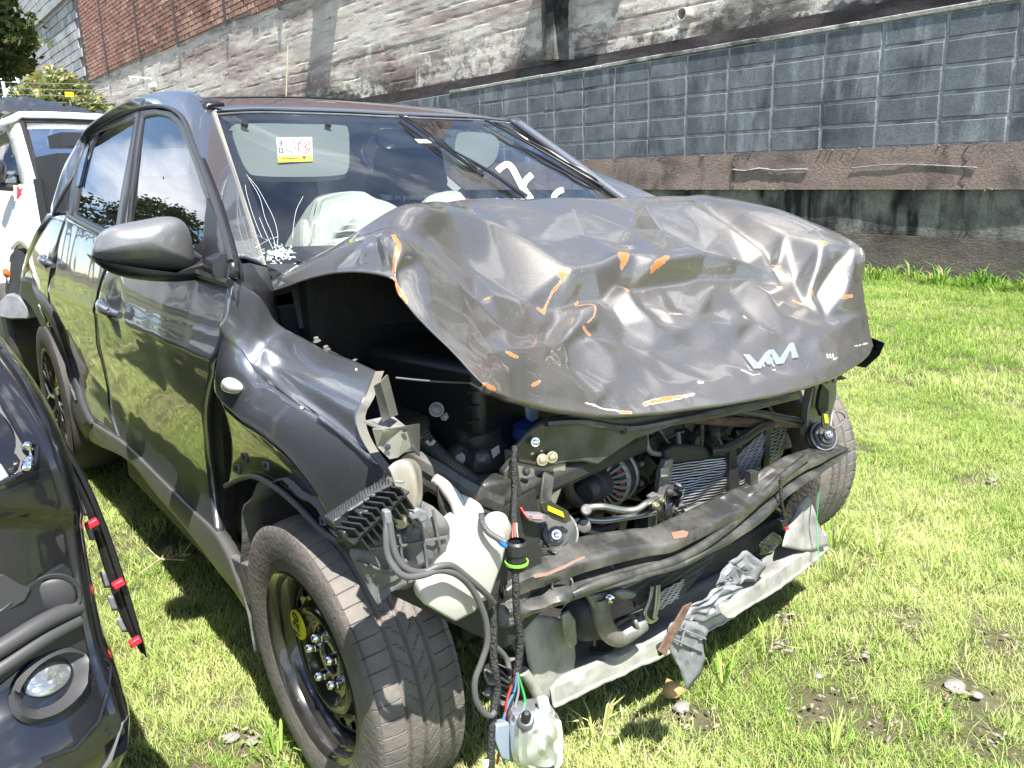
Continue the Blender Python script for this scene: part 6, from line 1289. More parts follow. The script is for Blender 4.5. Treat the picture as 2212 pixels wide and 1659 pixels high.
# folded sheet-metal lamp brackets at the near corner
def fold(name, l3, m, par=CAR, th=.003):
    b = MB(); b.add([X(*q) for q in l3[0]], l3[1]); return b.build(name, m, par, smooth=False, solid=th, bevel=0)
fold('lamp_bracket', ([(807, 834, .38), (822, 826, .40), (838, 809, .36), (860, 896, .36), (843, 902, .40), (826, 912, .38)], [(0, 1, 4, 5), (1, 2, 3, 4)]), PRIMER)
fold('lamp_bracket', ([(785, 909, .36), (829, 928, .40), (876, 920, .38), (846, 896, .32), (806, 905, .32)], [(0, 1, 2, 3, 4)]), DUSTST)
fold('lamp_bracket', ([(804, 927, .385), (829, 928, .40), (876, 921, .385), (888, 965, .385), (860, 988, .39), (842, 992, .39), (815, 965, .385), (907, 915, .30), (907, 985, .30)], [(0, 1, 6), (1, 2, 3, 4, 5, 6), (2, 7, 8, 3)]), PRIMER)
for px, py in ((837, 966), (874, 927)): b = MB(); b.lathe([(0, .005), (.0008, 0)], X(px, py, .393), (1, -.3, .1), 10); b.build('bracket_hole', BLKPRINT, CAR)
b = MB(); tp = PX([(838, 1010, .40), (856, 996, .40), (880, 990, .395), (896, 994, .385)], .4); rt2 = PX([(896, 994, .385), (911, 1016, .385), (912, 1078, .385), (890, 1130, .39)], .4); bo_ = PX([(848, 1122, .40), (858, 1143, .40), (872, 1142, .395), (890, 1130, .39)], .4); lf = PX([(838, 1010, .40), (846, 1025, .405), (860, 1076, .41), (848, 1122, .40)], .4)
b.grid(coons(tp, rt2, bo_, lf, 20, 24, lambda p, u, v: p+Vector((.016*math.exp(-((u-.55)/.16)**2)*math.sin(PI*v)**.5, 0, 0)))); b.build('wing_bracket', mat('bracket_steel', (.42, .38, .32), .35, metal=.5, col2=(.3, .28, .25)), CAR, solid=.003, auto=50)
b = MB(); b.lathe([(0, .005), (.001, 0)], X(891, 1018, .40), (1, -.3, .1), 10); b.build('bracket_hole', BLKPRINT, CAR)
b = MB(); b.tube([X(855, 1040, .42), X(872, 1042, .43)], .0025, 6); b.build('bracket_pin', GREYPL, CAR)
# lamp mounting rail: spiked black plastic under the wing corner
b = MB(); P = resample(PX([(716, 1128, .375), (750, 1098, .39), (790, 1070, .40), (842, 1045, .41)], .4), 23)
for i, p in enumerate(P): s_ = .007+.006*((i*7) % 5)/5; b.lathe([(-.002, .0035), (s_*1.6, 0)], p, (.35, -.2, .9), 4)
tag(b.build('rail_spike', GREYPL, CAR, smooth=False), kind='stuff')
RLp = plate('lamp_rail', [(716, 1128), (760, 1098), (800, 1072), (842, 1048), (848, 1060), (806, 1090), (768, 1118), (732, 1148), (722, 1144)], .385, .03, PLAST, bevel=.003)
for l in ([(836, 1046), (852, 1042), (864, 1062), (862, 1086), (850, 1106), (838, 1112), (826, 1092), (842, 1080)], [(775, 1108), (800, 1100), (838, 1094), (842, 1108), (820, 1130), (797, 1134), (780, 1126)], [(740, 1150), (765, 1140), (782, 1152), (780, 1166), (760, 1176), (742, 1168)]):
    plate('rail_cell', l, .405, .028, PLAST, bevel=.003)
for i in range(9):
    a = (748+i*12, 1150-i*11); b = MB(); b.box(X(a[0]+10, a[1]+12, .400), (.05, .003, .045), Matrix.Rotation(.5, 3, 'X')@Matrix.Rotation(.3, 3, 'Z')); b.box(X(a[0]+14, a[1]+4, .405), (.04, .022, .003), Matrix.Rotation(.6, 3, 'X')); b.build('rail_web', PLAST, RLp)
plate('connector_clip', [(885, 1108), (905, 1098), (924, 1106), (926, 1124), (908, 1132), (902, 1122), (888, 1126)], .42, .02, GREYPL, bevel=.003)
plate('connector_clip', [(888, 1118), (900, 1126), (914, 1138), (910, 1146), (890, 1134)], .425, .015, PLAST)
b = MB(); b.poly([Y(px, py, -.752) for px, py in [(688, 750), (715, 757), (745, 770), (797, 783), (814, 798), (800, 803), (742, 792), (697, 768)]], (0, 0, -.003)); WFL = b.build('wing_flange', PRIMER, CAR, bevel=.001)
for px, py in ((769, 787), (685, 738), (706, 757)): b = MB(); bolt(b, Y(px, py, -.75), (0, -.2, 1), .0055); b.build('flange_bolt', CAST, WFL)
# wheel-house liner front (grey plates)
WL_ = crumple('front_liner', [(850, 1140), (872, 1148), (912, 1082), (940, 1096), (958, 1120), (975, 1165), (982, 1215), (960, 1245), (905, 1268), (890, 1262), (880, 1270), (850, 1275), (812, 1302), (790, 1262), (768, 1225), (750, 1190), (770, 1170), (820, 1160)], .385, LINER, .010)
for l in ([(862, 1150), (868, 1200), (884, 1258)], [(905, 1110), (915, 1160), (925, 1240)], [(800, 1185), (870, 1178), (965, 1160)], [(935, 1100), (950, 1180)], [(772, 1215), (830, 1232), (880, 1225)]): b = MB(); b.tube(PX(l, .393), .0025, 5); b.build('liner_rib', LINER, WL_)
crumple('front_liner', [(940, 1030, .30), (985, 1050, .30), (1040, 1100, .32), (1040, 1180, .32), (985, 1220, .33), (975, 1160, .33), (955, 1110, .32)], .3, DARK, .01)
b = MB(); b.poly([Vector((.30, y, z)) for y, z in ((-.86, .62), (-.52, .70), (-.50, .45), (-.60, .40))], (-.004, 0, 0)); b.build('liner_panel', DARK, CAR)
# washer tank
def block(name, front, x, depth, m, par=CAR, bev=.012, bul=.012):
    P = PX(front, x); b = MB(); c = sum(P, Vector())/len(P); P2 = [c+(p-c)*.9+Vector((-depth, .01, -.01)) for p in P]; n = len(P)
    vs = P+P2+[c+Vector((bul, -.004, 0))]; fs = [(i, (i+1) % n, 2*n) for i in range(n)]+[(i, i+n, (i+1) % n+n, (i+1) % n) for i in range(n)]+[tuple(range(n, 2*n))[::-1]]; b.add(vs, fs)
    return b.build(name, m, par, bevel=bev, auto=60)
WT = block('washer_tank', [(1006, 1130), (1030, 1118), (1064, 1122), (1094, 1150), (1099, 1172), (1090, 1214), (1060, 1300), (1034, 1310), (948, 1262), (944, 1230)], .40, .09, WHITEPL)
block('tank_foot', [(906, 1270), (938, 1232), (960, 1238), (1036, 1300), (1034, 1320), (986, 1346), (912, 1304)], .425, .05, WHITEPL, WT, .010)
b = MB(); P = PX([(938, 1032, .30), (962, 1052, .31), (990, 1090, .33), (1006, 1140, .36), (1010, 1185, .37)], .3); b.tube(catmull(P, 5), [.008+.0006*i for i in range(21)], 12); b.tube(catmull(PX([(975, 1075, .32), (1012, 1090, .33), (1030, 1105, .34), (1030, 1135, .36)], .3), 5), .012, 12); b.build('filler_neck', WHITEPL, WT)
b = MB(); b.lathe([(-.03, .024), (0, .027), (.02, .02), (.03, 0)], X(1072, 1140, .33), (.3, -.2, .9), 20); b.build('tank_shoulder', WHITEPL, WT)
hose('corrugated_hose', [(1040, 1110, .405), (1042, 1130, .415), (1055, 1150, .42), (1075, 1163, .425), (1088, 1170, .425)], .42, .0055, GREYHOSE, k=12, ripple=.2)
plate('hose_clip', [(1078, 1163), (1090, 1168), (1098, 1176), (1096, 1188), (1086, 1182), (1080, 1174)], .43, .012, BLUECL, bevel=.003)
# cables and loom
hose('grey_cable', [(836, 1128, .43), (834, 1160, .435), (838, 1200, .44), (856, 1232, .45), (880, 1246, .455), (915, 1242, .455), (950, 1232, .455), (985, 1240, .455), (1015, 1266, .45), (1036, 1302, .45), (1050, 1345, .45), (1052, 1390, .45), (1040, 1430, .45), (1026, 1470, .45), (1028, 1510, .45), (1044, 1538, .45), (1060, 1546, .45), (1070, 1536, .45)], .45, .0052, GREYHOSE)
hose('grey_cable', [(842, 1128, .435), (848, 1170, .44), (858, 1205, .445), (880, 1230, .45), (915, 1236, .45), (945, 1224, .455), (975, 1222, .455), (1010, 1248, .45), (1045, 1278, .44), (1066, 1302, .42)], .45, .0052, GREYHOSE)
plate('cable_plug', [(832, 1105), (846, 1102), (850, 1128), (846, 1146), (836, 1146)], .435, .014, GREYPL, bevel=.003)
hose('loom', [(1112, 965, .27), (1110, 1010, .29), (1112, 1060, .30), (1110, 1110, .33), (1113, 1165, .36)], .3, .0055, TAPE)
for dx, m_ in ((-3, REDW), (3, GREYW), (0, ORANGE)): hose('wire', [(1113+dx, 1130, .36), (1112+dx*1.6, 1150, .37), (1114+dx*2, 1172, .38)], .37, .0018, m_, k=3)
b = MB(); cA, cB = X(1116, 1168, .40), X(1116, 1218, .40); axp = (cB-cA).normalized(); b.lathe([(0, .015), (.004, .0185), (.022, .0185), (.023, .016), (.040, .016), (.052, .015), (.055, .008), (.055, 0)], cA, axp, 10); CN = b.build('loom_connector', PLAST, CAR, auto=30); b = MB(); b.lathe([(.0365, .018), (.0365, .0205), (.041, .0205), (.041, .018)], cA, axp, 20); b.build('connector_seal', LIME, CN)
hose('loom', [(1112, 1222, .40), (1114, 1260, .41), (1116, 1320, .415), (1124, 1380, .42), (1120, 1430, .425), (1114, 1460, .43)], .4, .0065, TAPE)
hose('wire', [(1112, 1225, .402), (1113, 1245, .405), (1116, 1262, .408)], .4, .002, BLUEW, k=3)
hose('loom', [(1062, 1300, .40), (1066, 1350, .41), (1066, 1410, .42), (1070, 1450, .43), (1074, 1490, .43), (1066, 1540, .44), (1062, 1600, .45), (1060, 1660, .46)], .42, .0068, TAPE)
hose('loom', [(1068, 1395, .41), (1092, 1420, .41), (1100, 1450, .42), (1094, 1475, .43)], .42, .005, GREYHOSE)
crumple('broken_clip', [(1042, 1445), (1070, 1435), (1092, 1440), (1110, 1470), (1100, 1480), (1070, 1470), (1050, 1475)], .425, PLAST, .015)
crumple('broken_clip', [(1055, 1480), (1085, 1490), (1105, 1500), (1110, 1525), (1075, 1520), (1040, 1500)], .415, LINER, .012)
for l, m_ in (([(1114, 1455), (1106, 1480), (1096, 1510), (1090, 1550), (1082, 1600), (1074, 1650)], REDW), ([(1116, 1455), (1112, 1490), (1098, 1520), (1086, 1560), (1080, 1610), (1090, 1650)], BLUEW), ([(1118, 1455), (1126, 1480), (1134, 1510), (1134, 1530)], GREENW), ([(1117, 1455), (1120, 1490), (1114, 1520), (1110, 1530)], GREYW), ([(1113, 1455), (1104, 1490), (1110, 1500), (1100, 1530)], TAPE)):
    hose('wire', l, .44, .0022, m_, k=5)
hose('wire', [(1770, 1040, .20), (1768, 1080, .21), (1764, 1130, .22), (1766, 1180, .24), (1772, 1220, .26)], .2, .0012, GREENW, k=4); hose('wire', [(1768, 1050, .20), (1764, 1100, .21), (1768, 1190, .24), (1776, 1230, .26)], .2, .001, GREYW, k=4)
hose('loom', [(1688, 1030, .31), (1687, 1070, .32), (1692, 1110, .32), (1694, 1135, .31)], .31, .004, TAPE); plate('plug', [(1688, 1125), (1702, 1122), (1704, 1142), (1692, 1146)], .32, .015, PLAST); plate('plug_tip', [(1696, 1140), (1704, 1138), (1705, 1145), (1697, 1147)], .322, .008, REDCLIP, bevel=.001)
# tarry foam lump at the beam end
b = bmesh.new(); bmesh.ops.create_icosphere(b, subdivisions=4, radius=.035); c = X(1092, 1290, .28)
for v in b.verts: v.co *= 1+.5*mnoise.noise(v.co*30)+.25*abs(mnoise.noise(v.co*110)); v.co.z *= 1.5
for v in b.verts: v.co += c
me = bpy.data.meshes.new('foam_lump'); b.to_mesh(me); b.free(); me.materials.append(mat('tar_foam', (.06, .058, .055), .8, col2=(.16, .155, .15), vscale=50, bump=1., bscale=80)); link('foam_lump', me, CAR)
# lower pulley and elbow pipe
b = MB(); pc = X(1262, 1330, .20); ax_ = Vector((.6, -.75, .1)).normalized(); b.lathe([(-.05, .045), (.0, .05), (.002, .046), (.008, .05), (.010, .046), (.016, .05), (.018, .046), (.026, .048), (.04, .03), (.04, 0)], pc, ax_, 36); b.build('lower_pulley', RUBBER, CAR)
plate('mount_shield', [(1215, 1330), (1232, 1318), (1246, 1340), (1250, 1390), (1236, 1404), (1220, 1380)], .24, .012, CAST, bevel=.006)
hose('elbow_pipe', [(1292, 1290, .25), (1300, 1330, .255), (1312, 1362, .26), (1335, 1376, .265), (1362, 1362, .27), (1385, 1345, .27)], .26, .022, CAST, n=16)
plate('pipe_flange', [(1270, 1288), (1318, 1280), (1326, 1330), (1304, 1345), (1288, 1320)], .262, .02, CAST, bevel=.006); b = MB(); b.lathe([(0, .006), (.001, 0)], X(1300, 1302, .268), (1, -.3, 0), 8); b.build('flange_hole', BLKPRINT, CAR)
hose('pipe_clamp', [(1366, 1332, .275), (1374, 1345, .29), (1380, 1366, .28)], .28, .005, DUSTST, k=5)
hose('thin_rod', [(1282, 1320, .25), (1286, 1360, .24), (1284, 1395, .24)], .24, .003, RUST, k=3)
b = MB(); pillow(b, sm([X(px, py, .26) for px, py in [(1325, 1280), (1345, 1272), (1372, 1280), (1368, 1290), (1340, 1296)]], 4), (1, 0, .2), .012, 5, .02); b.build('cast_cover', DUSTST, CAR)
b = MB(); bolt(b, X(1318, 1293, .27), (1, -.3, .2), .008); b.build('cover_bolt', CHROME, CAR)
b = MB(); b.box((.02, .1, .24), (.22, .9, .08)); b.box((-.05, 0, .35), (.1, 1.0, .25)); b.build('undertray', DARK, CAR, bevel=.01)
# far front wing inner side
b = MB(); b.grid([[Vector((x, .80, z)) for x in (-.6, -.3, 0, .12)] for z in (.68, .85, 1.0)]); b.build('far_wing', PAINT, CAR, solid=.01)

# ================================================================ hanging headlamp unit
HLc = X(1145, 1590, .47); HLT = thing('loose_headlamp', (HLc.x, HLc.y, HLc.z-.06), 'broken clear and cream headlamp housing dangling from wires beside the front tyre', 'headlamp')
def HP_(l, x=.47): return [X(a, b_, x) for a, b_ in l]
CREAM = mat('cream_housing', (.50, .48, .36), .4, col2=(.62, .60, .50), vscale=12, coat=.3); CLR = mat('silvered_lens', (.62, .65, .68), .12, metal=.6, coat=1, col2=(.42, .44, .46), vscale=12)
b = MB(); o1 = sm(HP_([(1110, 1545), (1150, 1530), (1190, 1530), (1212, 1560), (1215, 1600), (1205, 1660), (1150, 1672), (1112, 1650), (1104, 1600)]), 3); pillow(b, o1, (.8, -.4, .3), .045, 8, .05, .6, .012, 26); b.build('reflector_bowl', CLR, HLT, auto=25)
block('lamp_housing', [(1160, 1600), (1196, 1560), (1214, 1556), (1219, 1600), (1218, 1650), (1206, 1668), (1150, 1675), (1136, 1650)], .495, .05, CREAM, HLT, .004, .004)
b = MB(); b.lathe([(-.02, .013), (.0, .014), (.006, .011), (.006, 0)], X(1136, 1556, .495), (.5, -.2, .85), 20); b.build('bulb_socket', GREYPL, HLT); b = MB(); b.lathe([(0, .008), (.012, .008), (.018, .004), (.018, 0)], X(1136, 1552, .50), (.4, -.2, .9), 10); b.build('bulb_plug', PLAST, HLT)
block('adjuster_box', [(1100, 1560), (1108, 1605), (1112, 1650), (1084, 1640), (1070, 1600), (1072, 1565)], .46, .03, mat('bluegrey_plastic', (.22, .27, .32), .5), HLT, .003, .002)
block('adjuster_box', [(1162, 1510), (1185, 1505), (1192, 1540), (1168, 1545)], .48, .02, mat('white_tab', (.7, .7, .7), .4), HLT, .003, .002)
b = MB(); b.lathe([(0, .017), (.002, .0)], X(1180, 1668, .50), (1, -.2, .2), 14); b.build('lens_disc', BLKPRINT, HLT)
block('small_connector', [(1042, 1642), (1056, 1640), (1058, 1665), (1043, 1665)], .46, .01, WHITEPR, HLT, .002, .001)

# dry leaf, twigs
lf_ = MB(); p = [Z(px, py, .03) for px, py in [(1428, 1500), (1440, 1488), (1470, 1478), (1482, 1492), (1462, 1500), (1440, 1508)]]; p[1].z += .03; p[4].z -= .01; lf_.add(p, [(0, 1, 4, 5), (1, 2, 3, 4)]); tag(lf_.build('dry_leaf', mat('dry_leaf', (.42, .26, .11), .8), None, solid=.001, auto=0), 'dry orange brown leaf lying below the torn plastic flap', 'leaf')
tw = MB(); a = Z(300, 1240, .02); c = Z(400, 1210, .05); tw.tube([a, a.lerp(c, .5)+Vector((0, 0, .03)), c], .003, 5)
r_ = random.Random(4)
for k in range(16): q = a.lerp(c, r_.uniform(.4, 1))+Vector((0, 0, .02)); tw.tube([q, q+Vector((r_.uniform(-.05, .05), r_.uniform(-.05, .05), r_.uniform(0, .05)))], .0015, 4)
tag(tw.build('dry_twig', mat('twig', (.38, .33, .2), .8), None), 'dry branching twig on the shaded grass between the cars', 'twig')

# ================================================================ BLACK CAR at the lower left
BK = thing('black_car', (-1.2, -2.1, 0), 'glossy black car with empty headlamp opening, cropped at the lower left corner', 'car')
sil = [(-40, 735), (0, 782), (60, 862), (120, 965), (163, 1090), (190, 1250), (225, 1420), (262, 1530), (277, 1600), (240, 1700), (200, 1760)]
xs_ = [.10, .14, .20, .24, .25, .27, .30, .33, .33, .29, .25]
rows = []
for (px, py), xx in zip(sil, xs_):
    s0 = X(px, py, xx-.045); row = []
    for t in (0, .06, .14, .25, .38, .55, .8, 1.2, 2.0, 3.0, 4.5): 
        row.append(Vector((xx-.045*(1-min(1, t*2.2))**2+.05*min(1, t), s0.y-.30*t, s0.z+.012*min(1, t)*0)))
    back = [Vector((xx-.9, s0.y+.02, s0.z)), Vector((xx-.35, s0.y+.03, s0.z)), Vector((xx-.13, s0.y+.018, s0.z))]
    rows.append(back+row)
cs = [catmull(r, 5) for r in rows]; cols_ = [catmull([r[i] for r in cs], 8) for i in range(len(cs[0]))]; rr = [[c[j] for c in cols_] for j in range(len(cols_[0]))]
for j, r in enumerate(rr):
    for p in r:
        q = px_of(p) if (p-CAM).dot(_f) > .1 else Vector((0, 0))
        # crease above the grille corner and step at the skirt
        if -300 < q.x < 400:
            yl = 1118+.08*(150-q.x)*-.2; p.x -= .020*sstep(-12, 25, q.y-yl-.12*(140-q.x)*-.4)
            p.x += .016*sstep(0, 20, q.y-(1420+ (225-q.x)*.55))
b = MB(); b.grid(rr); BKB_ = b.build('bumper', BLACKP, BK, solid=.004, auto=0); KB_ = BVHTree.FromPolygons([Vector(v) for v in b.v], b.f)
def K(l, off): return [onto(KB_, px, py, off) for px, py in l]
def kplate(name, l, off, th, m, bevel=.002, par=BK):
    A = K(l, off); b = MB(); n = len(A); B2 = K(l, off-th); b.add(A+B2, [tuple(range(n))]+[(i, (i+1) % n, (i+1) % n+n, i+n) for i in range(n)]); return b.build(name, m, par, bevel=bevel, auto=30)
kplate('headlamp_opening', [(-40, 800), (0, 871), (49, 957), (75, 962), (62, 1012), (21, 1033), (-40, 1060)], .002, .02, BLKPRINT)
b = MB(); b.tube(K([(-20, 840), (20, 905), (49, 957), (75, 962)], .004), .004, 6); b.tube(K([(76, 962), (70, 1000), (60, 1016), (20, 1034), (-30, 1058)], .004), .0035, 6); b.build('opening_rim', BLACKP, BK)
b = MB(); pp = K([(44, 962), (56, 985), (46, 1012)], .010); b.tube(catmull(pp, 5), [.004+.003*math.sin(i) for i in range(11)], 8); b.lathe([(0, .006), (.006, .005), (.007, 0)], pp[2], (1, 0, .2), 10); b.build('lamp_bolt', CHROME, BK)
kplate('lamp_shell', [(-30, 1000), (0, 1002), (18, 1030), (-10, 1046), (-40, 1055)], .004, .004, mat('grey_shell', (.3, .32, .35), .3))
GR = kplate('grille_insert', [(-60, 1345), (0, 1310), (60, 1262), (132, 1216), (150, 1224), (165, 1290), (178, 1360), (190, 1420), (150, 1405), (110, 1410), (60, 1430), (0, 1480), (-60, 1510)], .006, .012, SATIN, .004)
b = MB(); c = onto(KB_, 107, 1293, .008); b.lathe([(-.004, .026), (.0, .026), (.003, .022), (.0035, 0)], c, (.97, -.15, .1), 32); b.lathe([(-.001, .034), (.001, .033), (.0, .029)], c, (.97, -.15, .1), 32); b.build('tow_cap', mat('cap_plastic', (.03, .03, .032), .5), GR)
for l, w_ in (([(-60, 1430), (0, 1394), (80, 1344), (152, 1312)], .012), ([(-60, 1478), (0, 1436), (80, 1382), (152, 1342)], .010)):
    b = MB(); P = catmull(K(l, .014), 6); b.tube(P, w_, 10); b.build('grille_bar', mat('grey_bar', (.05, .05, .053), .5), GR)
kplate('upper_void', [(-60, 1260), (0, 1238), (40, 1262), (62, 1268), (48, 1298), (20, 1315), (-60, 1350)], .008, .004, BLKPRINT)
fc = onto(KB_, 104, 1482, .0); fa = Vector((.95, -.25, .12)).normalized(); fe1 = Vector((0, 0, 1))-fa*fa.z; fe1.normalize(); fe2 = fa.cross(fe1)
def ell(cx, cy, a_, b_, ang, off, n=40): return [onto(KB_, cx+a_*math.cos(t)*math.cos(ang)-b_*math.sin(t)*math.sin(ang), cy+a_*math.cos(t)*math.sin(ang)+b_*math.sin(t)*math.cos(ang), off) for t in [2*PI*k/n for k in range(n)]]
o_ = ell(104, 1482, 100, 66, -.75, .006); m1 = ell(104, 1482, 88, 56, -.75, .016); m2 = ell(102, 1478, 68, 46, -.75, .004); i_ = ell(101, 1470, 60, 38, -.6, -.012); b = MB()
for r in (o_, m1, m2, i_): r.append(r[0])
b.grid([o_, m1, m2, i_]); FG = b.build('fog_lamp', mat('fog_bezel', (.045, .045, .048), .45), BK, auto=50)
b = MB(); pillow(b, ell(101, 1466, 56, 34, -.45, .0), fa, .014, 8, 0, .5); b.build('lens', mat('fog_lens', (.55, .57, .55), .12, metal=.75, coat=1, col2=(.28, .30, .30), vscale=45), FG)
b = MB(); pillow(b, ell(101, 1468, 54, 32, -.45, -.006), -fa, .015, 8, 0, .5); b.build('reflector', mat('lamp_reflector', (.6, .6, .55), .15, metal=.95, col2=(.25, .3, .35), vscale=40), FG)
for dx in (-25, 0, 22): b = MB(); P = K([(101+dx, 1446-dx*.4), (97+dx, 1490-dx*.4)], -.004); b.tube(P, .003, 6); b.build('lens_rib', CHROME, FG)
SK = [(200, 1790), (240, 1700), (268, 1620), (282, 1580), (276, 1545), (262, 1560), (232, 1640), (170, 1720), (100, 1780)]
kplate('skirt', SK, .004, .01, mat('grey_skirt', (.09, .09, .09), .55), .003)
b = MB(); b.tube(K([(225, 1425), (236, 1440), (232, 1500), (210, 1560), (160, 1615), (90, 1640)], .002), .0025, 6); b.build('seam_line', BLACKP, BK)
# body behind the bumper: wings and bonnet going back
b = MB(); b.box((-1.6, -2.1, .55), (3.2, 1.55, .5)); b.box((-.9, -2.1, .82), (1.7, 1.5, .25)); b.box((-2.7, -2.1, 1.15), (2.2, 1.35, .5)); b.build('body_shell', BLACKP, BK, bevel=.08)
for x_ in (-.75, -3.2): b = MB(); b.tube([(x_, -1.34, .33), (x_, -1.54, .33)], .33, 32); b.build('tyre', TYRES, BK, bevel=.03)
# loose arch moulding
mo_o = [(88, 900), (150, 975), (196, 1060), (233, 1150), (264, 1240), (292, 1330), (317, 1418)]; mo_i = [(84, 925), (138, 1003), (176, 1080), (206, 1165), (232, 1250), (266, 1345), (306, 1412)]
P = resample(PX(mo_o, .06), 60, True); Q = resample(PX(mo_i, .05), 60, True); b = MB(); b.grid([[p+Vector((-.05, 0, 0)) for p in P], [p+Vector((-.02, .004, 0)) for p in P], P, [a.lerp(c, .35)+Vector((.006, 0, 0)) for a, c in zip(P, Q)], [a.lerp(c, .45)+Vector((-.006, 0, 0)) for a, c in zip(P, Q)], Q]); AMo = b.build('arch_moulding', SATIN, BK, solid=.003, auto=35)
b = MB()
for k in range(7):
    if k in (3,): continue
    i0 = 12+k*6; b.grid([[Q[i]+Vector((.003, 0, 0)) for i in range(i0, i0+5)], [Q[i]+Vector((.003, -.009, .003)) for i in range(i0, i0+5)]])
b.build('moulding_tab', GREYPL, AMo, solid=.002)
for px, py in ((199, 1131), (256, 1261), (292, 1386)): b = MB(); b.box(X(px, py, .068), (.012, .018, .011), Matrix.Rotation(.3, 3, 'X')); b.build('clip', REDCLIP, AMo, bevel=.002)

# ================================================================ WHITE PICKUP behind
WP = thing('white_suv', (-6.2, .1, 0), 'damaged white SUV with a black tarp on its roof, behind the wrecked grey car', 'car')
def WX(l): return [X(*q) for q in l]
wtop = WX([(48, 262, -5.45), (110, 262, -5.42), (170, 264, -5.42), (260, 268, -5.45), (420, 275, -5.6)]); wbot = WX([(88, 402, -4.75), (120, 418, -4.70), (170, 430, -4.68), (300, 440, -4.7), (420, 450, -4.85)])
b = MB(); b.grid(coons(wtop, [wtop[-1], wbot[-1]], wbot, [wtop[0], wbot[0]], 20, 12)); WG = b.build('windscreen', glass_mat('pickup_glass', (.35, .42, .46), 1.5, .05), WP, auto=0)
b = MB(); fr4 = [wtop[0], wtop[-1], wbot[-1], wbot[0]]; b.tube(resample(wtop, 12)+resample(wbot[::-1], 12)+[wtop[0]], .022, 6); b.build('windscreen_frame', SATIN, WG)
y_r = wtop[0].y-.10
# roof
rf = [[p+Vector((.03, 0, .02)) for p in wtop], [p+Vector((-.05, 0, .05)) for p in wtop], [p+Vector((-.6, 0, .07)) for p in wtop], [p+Vector((-2.3, 0, .04)) for p in wtop], [p+Vector((-2.8, 0, -.4)) for p in wtop]]
for r in rf: r.insert(0, r[0]+Vector((-.05, -.13, -.06)))
b = MB(); b.grid(rf); b.build('roof', WHITEP, WP, solid=.02, auto=60)
# pillar and right flank
A0 = [X(30, 262, -5.5), X(48, 262, -5.45)]; 
pl_o = [rf[1][0], X(2, 275, -5.75), ]
b = MB(); pil_i = resample([wtop[0]+Vector((.01, 0, 0)), wbot[0]+Vector((.01, 0, 0))], 10); pil_o = resample([X(14, 285, -5.55), X(30, 330, -5.2), X(44, 395, -4.95), X(50, 425, -4.9)], 10); b.grid([pil_i, [a.lerp(c, .5)+Vector((.03, -.0, .02)) for a, c in zip(pil_i, pil_o)], pil_o]); b.build('pillar', WHITEP, WP, solid=.02)
b = MB(); g0 = [X(14, 285, -5.55), X(44, 395, -4.95)]; back = [Vector((-7.2, g0[0].y-.03, g0[0].z-.02)), Vector((-7.2, g0[1].y-.15, 1.15))]; b.add([g0[0], back[0], back[1], g0[1]], [(0, 1, 2, 3)]); b.build('side_glass', TINTG, WP, solid=.005)
b = MB(); b.tube([rf[1][0], g0[0]+Vector((0, -.02, .05)), back[0]+Vector((0, -.03, .05))], .05, 8); b.build('roof_side', WHITEP, WP)
# front wing and bonnet (damaged, dropping away behind the grey car)
wing = coons(WX([(40, 398, -4.98), (62, 398, -4.85), (88, 402, -4.7), (130, 425, -4.5)]), WX([(130, 425, -4.5), (128, 500, -4.0), (110, 570, -3.9), (90, 600, -3.9)]), WX([(22, 540, -4.6), (40, 525, -4.4), (62, 545, -4.1), (90, 600, -3.9)]), WX([(40, 398, -4.98), (30, 450, -4.9), (24, 500, -4.75), (22, 540, -4.6)]), 20, 20, lambda p, u, v: p+Vector((.05, -.05, .03))*math.sin(PI*u)*math.sin(PI*v))
b = MB(); b.grid(wing); WWG = b.build('wing', WHITEP, WP, solid=.02, auto=0)
door = WX([(-90, 405, -6.2), (38, 400, -5.0), (28, 450, -4.95), (20, 545, -4.75), (14, 620, -4.75), (-20, 660, -5.2), (-120, 640, -6.2)]); b = MB(); b.poly(door, (0, .05, 0)); b.build('front_door', WHITEP, WP, bevel=.01)
b = MB(); b.poly(WX([(22, 552, -4.55), (32, 538, -4.5), (50, 545, -4.35), (68, 575, -4.2), (66, 620, -4.2), (40, 690, -4.3), (10, 640, -4.6), (14, 590, -4.6)]), (-.2, .3, 0)); b.build('arch_void', DARK, WP)
b = MB(); b.poly(WX([(10, 555, -4.62), (22, 556, -4.56), (40, 610, -4.45), (48, 650, -4.4), (36, 655, -4.42), (16, 610, -4.55)]), (-.05, .02, 0)); b.build('wing_panel', WHITEP, WP, bevel=.01)
b = MB(); b.box((-5.6, .15, .75), (1.6, 1.55, .75)); b.box((-7.2, .15, .8), (2.4, 1.6, .7)); b.build('body_shell', WHITEP, WP, bevel=.06)
b = MB(); b.poly(WX([(14, 635, -4.4), (40, 640, -4.3), (58, 665, -4.1), (60, 690, -4.1), (20, 690, -4.3), (-30, 680, -4.6)]), (-.1, .1, 0)); b.build('bumper_fragment', GREYPL, WP, bevel=.01)
for x_ in (-4.75, -7.4): b = MB(); b.tube([(x_, -.62, .33), (x_, -.85, .33)], .34, 32); b.build('tyre', TYRES, WP, bevel=.03)
b = MB(); pillow(b, sm(WX([(-18, 350, -4.9), (0, 346, -4.9), (12, 356, -4.9), (14, 385, -4.9), (6, 398, -4.9), (-18, 396, -4.9)]), 4), (1, 0, 0), .06, 6, .08); MRR = b.build('wing_mirror', SATIN, WP); b = MB(); b.tube(WX([(-10, 402, -4.9), (28, 405, -4.9)]), .025, 8); b.build('mirror_arm', SATIN, MRR)
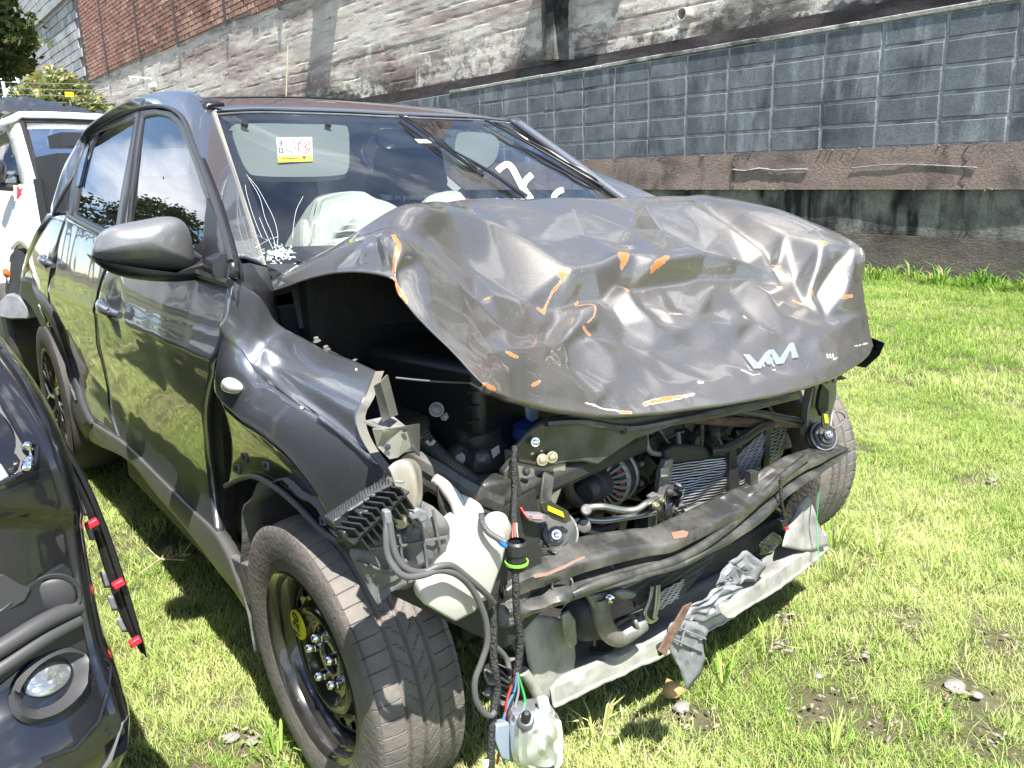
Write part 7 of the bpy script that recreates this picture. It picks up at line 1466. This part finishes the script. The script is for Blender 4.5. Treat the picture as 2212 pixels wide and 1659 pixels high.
b = MB(); pillow(b, sm(WX([(88, 398, -4.3), (100, 378, -4.28), (118, 366, -4.25), (132, 368, -4.25), (128, 384, -4.25), (112, 396, -4.28), (98, 404, -4.3)]), 4), (1, -.2, .2), .03, 6, .03); b.tube(WX([(76, 392, -4.4), (95, 402, -4.35), (120, 414, -4.3)]), .02, 8); b.build('bent_trim', mat('cream_trim', (.55, .53, .44), .5), WP)
b = MB(); b.poly(WX([(88, 484, -3.85), (98, 482, -3.85), (100, 495, -3.85), (92, 512, -3.85), (86, 505, -3.85)]), (-.03, .02, 0)); b.build('side_lamp', mat('red_lamp', (.35, .02, .05), .2, coat=1), WP)
b = MB(); b.poly(WX([(36, 402, -4.78), (40, 410, -4.78), (47, 406, -4.78), (43, 416, -4.78), (50, 424, -4.78), (41, 421, -4.78), (36, 430, -4.78), (37, 418, -4.78)]), (-.01, .01, 0)); b.build('red_star_mark', REDCLIP, WP)
b = MB(); b.lathe([(0, .03), (.02, .0)], X(14, 590, -4.5), (.6, -.8, 0), 10); b.build('side_marker', mat('amber', (.6, .12, .03), .2), WP)
b = MB(); pillow(b, sm([Vector((-5.9, wtop[1].y+dy, z)) for dy, z in ((-.18, 1.1), (-.2, 1.45), (-.1, 1.6), (.12, 1.6), (.2, 1.45), (.2, 1.1))]), (1, 0, 0), .06, 5, .1); b.build('seat', SEAT, WP)
b = MB(); b.box((-5.5, .2, 1.12), (.9, 1.4, .1)); b.build('dashboard', DARKIN, WP)
# tarp on its roof
tp = [(-60, 238), (0, 240), (60, 244), (120, 249), (165, 252), (222, 257)]; tt = [(-60, 205), (0, 211), (50, 212), (110, 222), (170, 238), (222, 250)]
P = resample([X(a, b_, -5.5) for a, b_ in tp], 50, True); Q = resample([X(a, b_, -5.8) for a, b_ in tt], 50, True); b = MB(); rows = []
for j in range(9):
    v = j/8; rows.append([a.lerp(c, v)+Vector((.0, 0, .03*mnoise.noise(Vector((i*.28, v*4, 1)))+.03*math.sin(PI*v))) for i, (a, c) in enumerate(zip(P, Q))])
rows.append([p+Vector((-1.2, 0, -.02)) for p in rows[-1]]); b.grid(rows); TRP = b.build('roof_tarp', mat('tarp', (.03, .034, .04), .3, bump=.4, bscale=12, coat=.2), None, auto=35); tag(TRP, 'crumpled black plastic tarp lying on the roof of the white SUV', 'tarp')
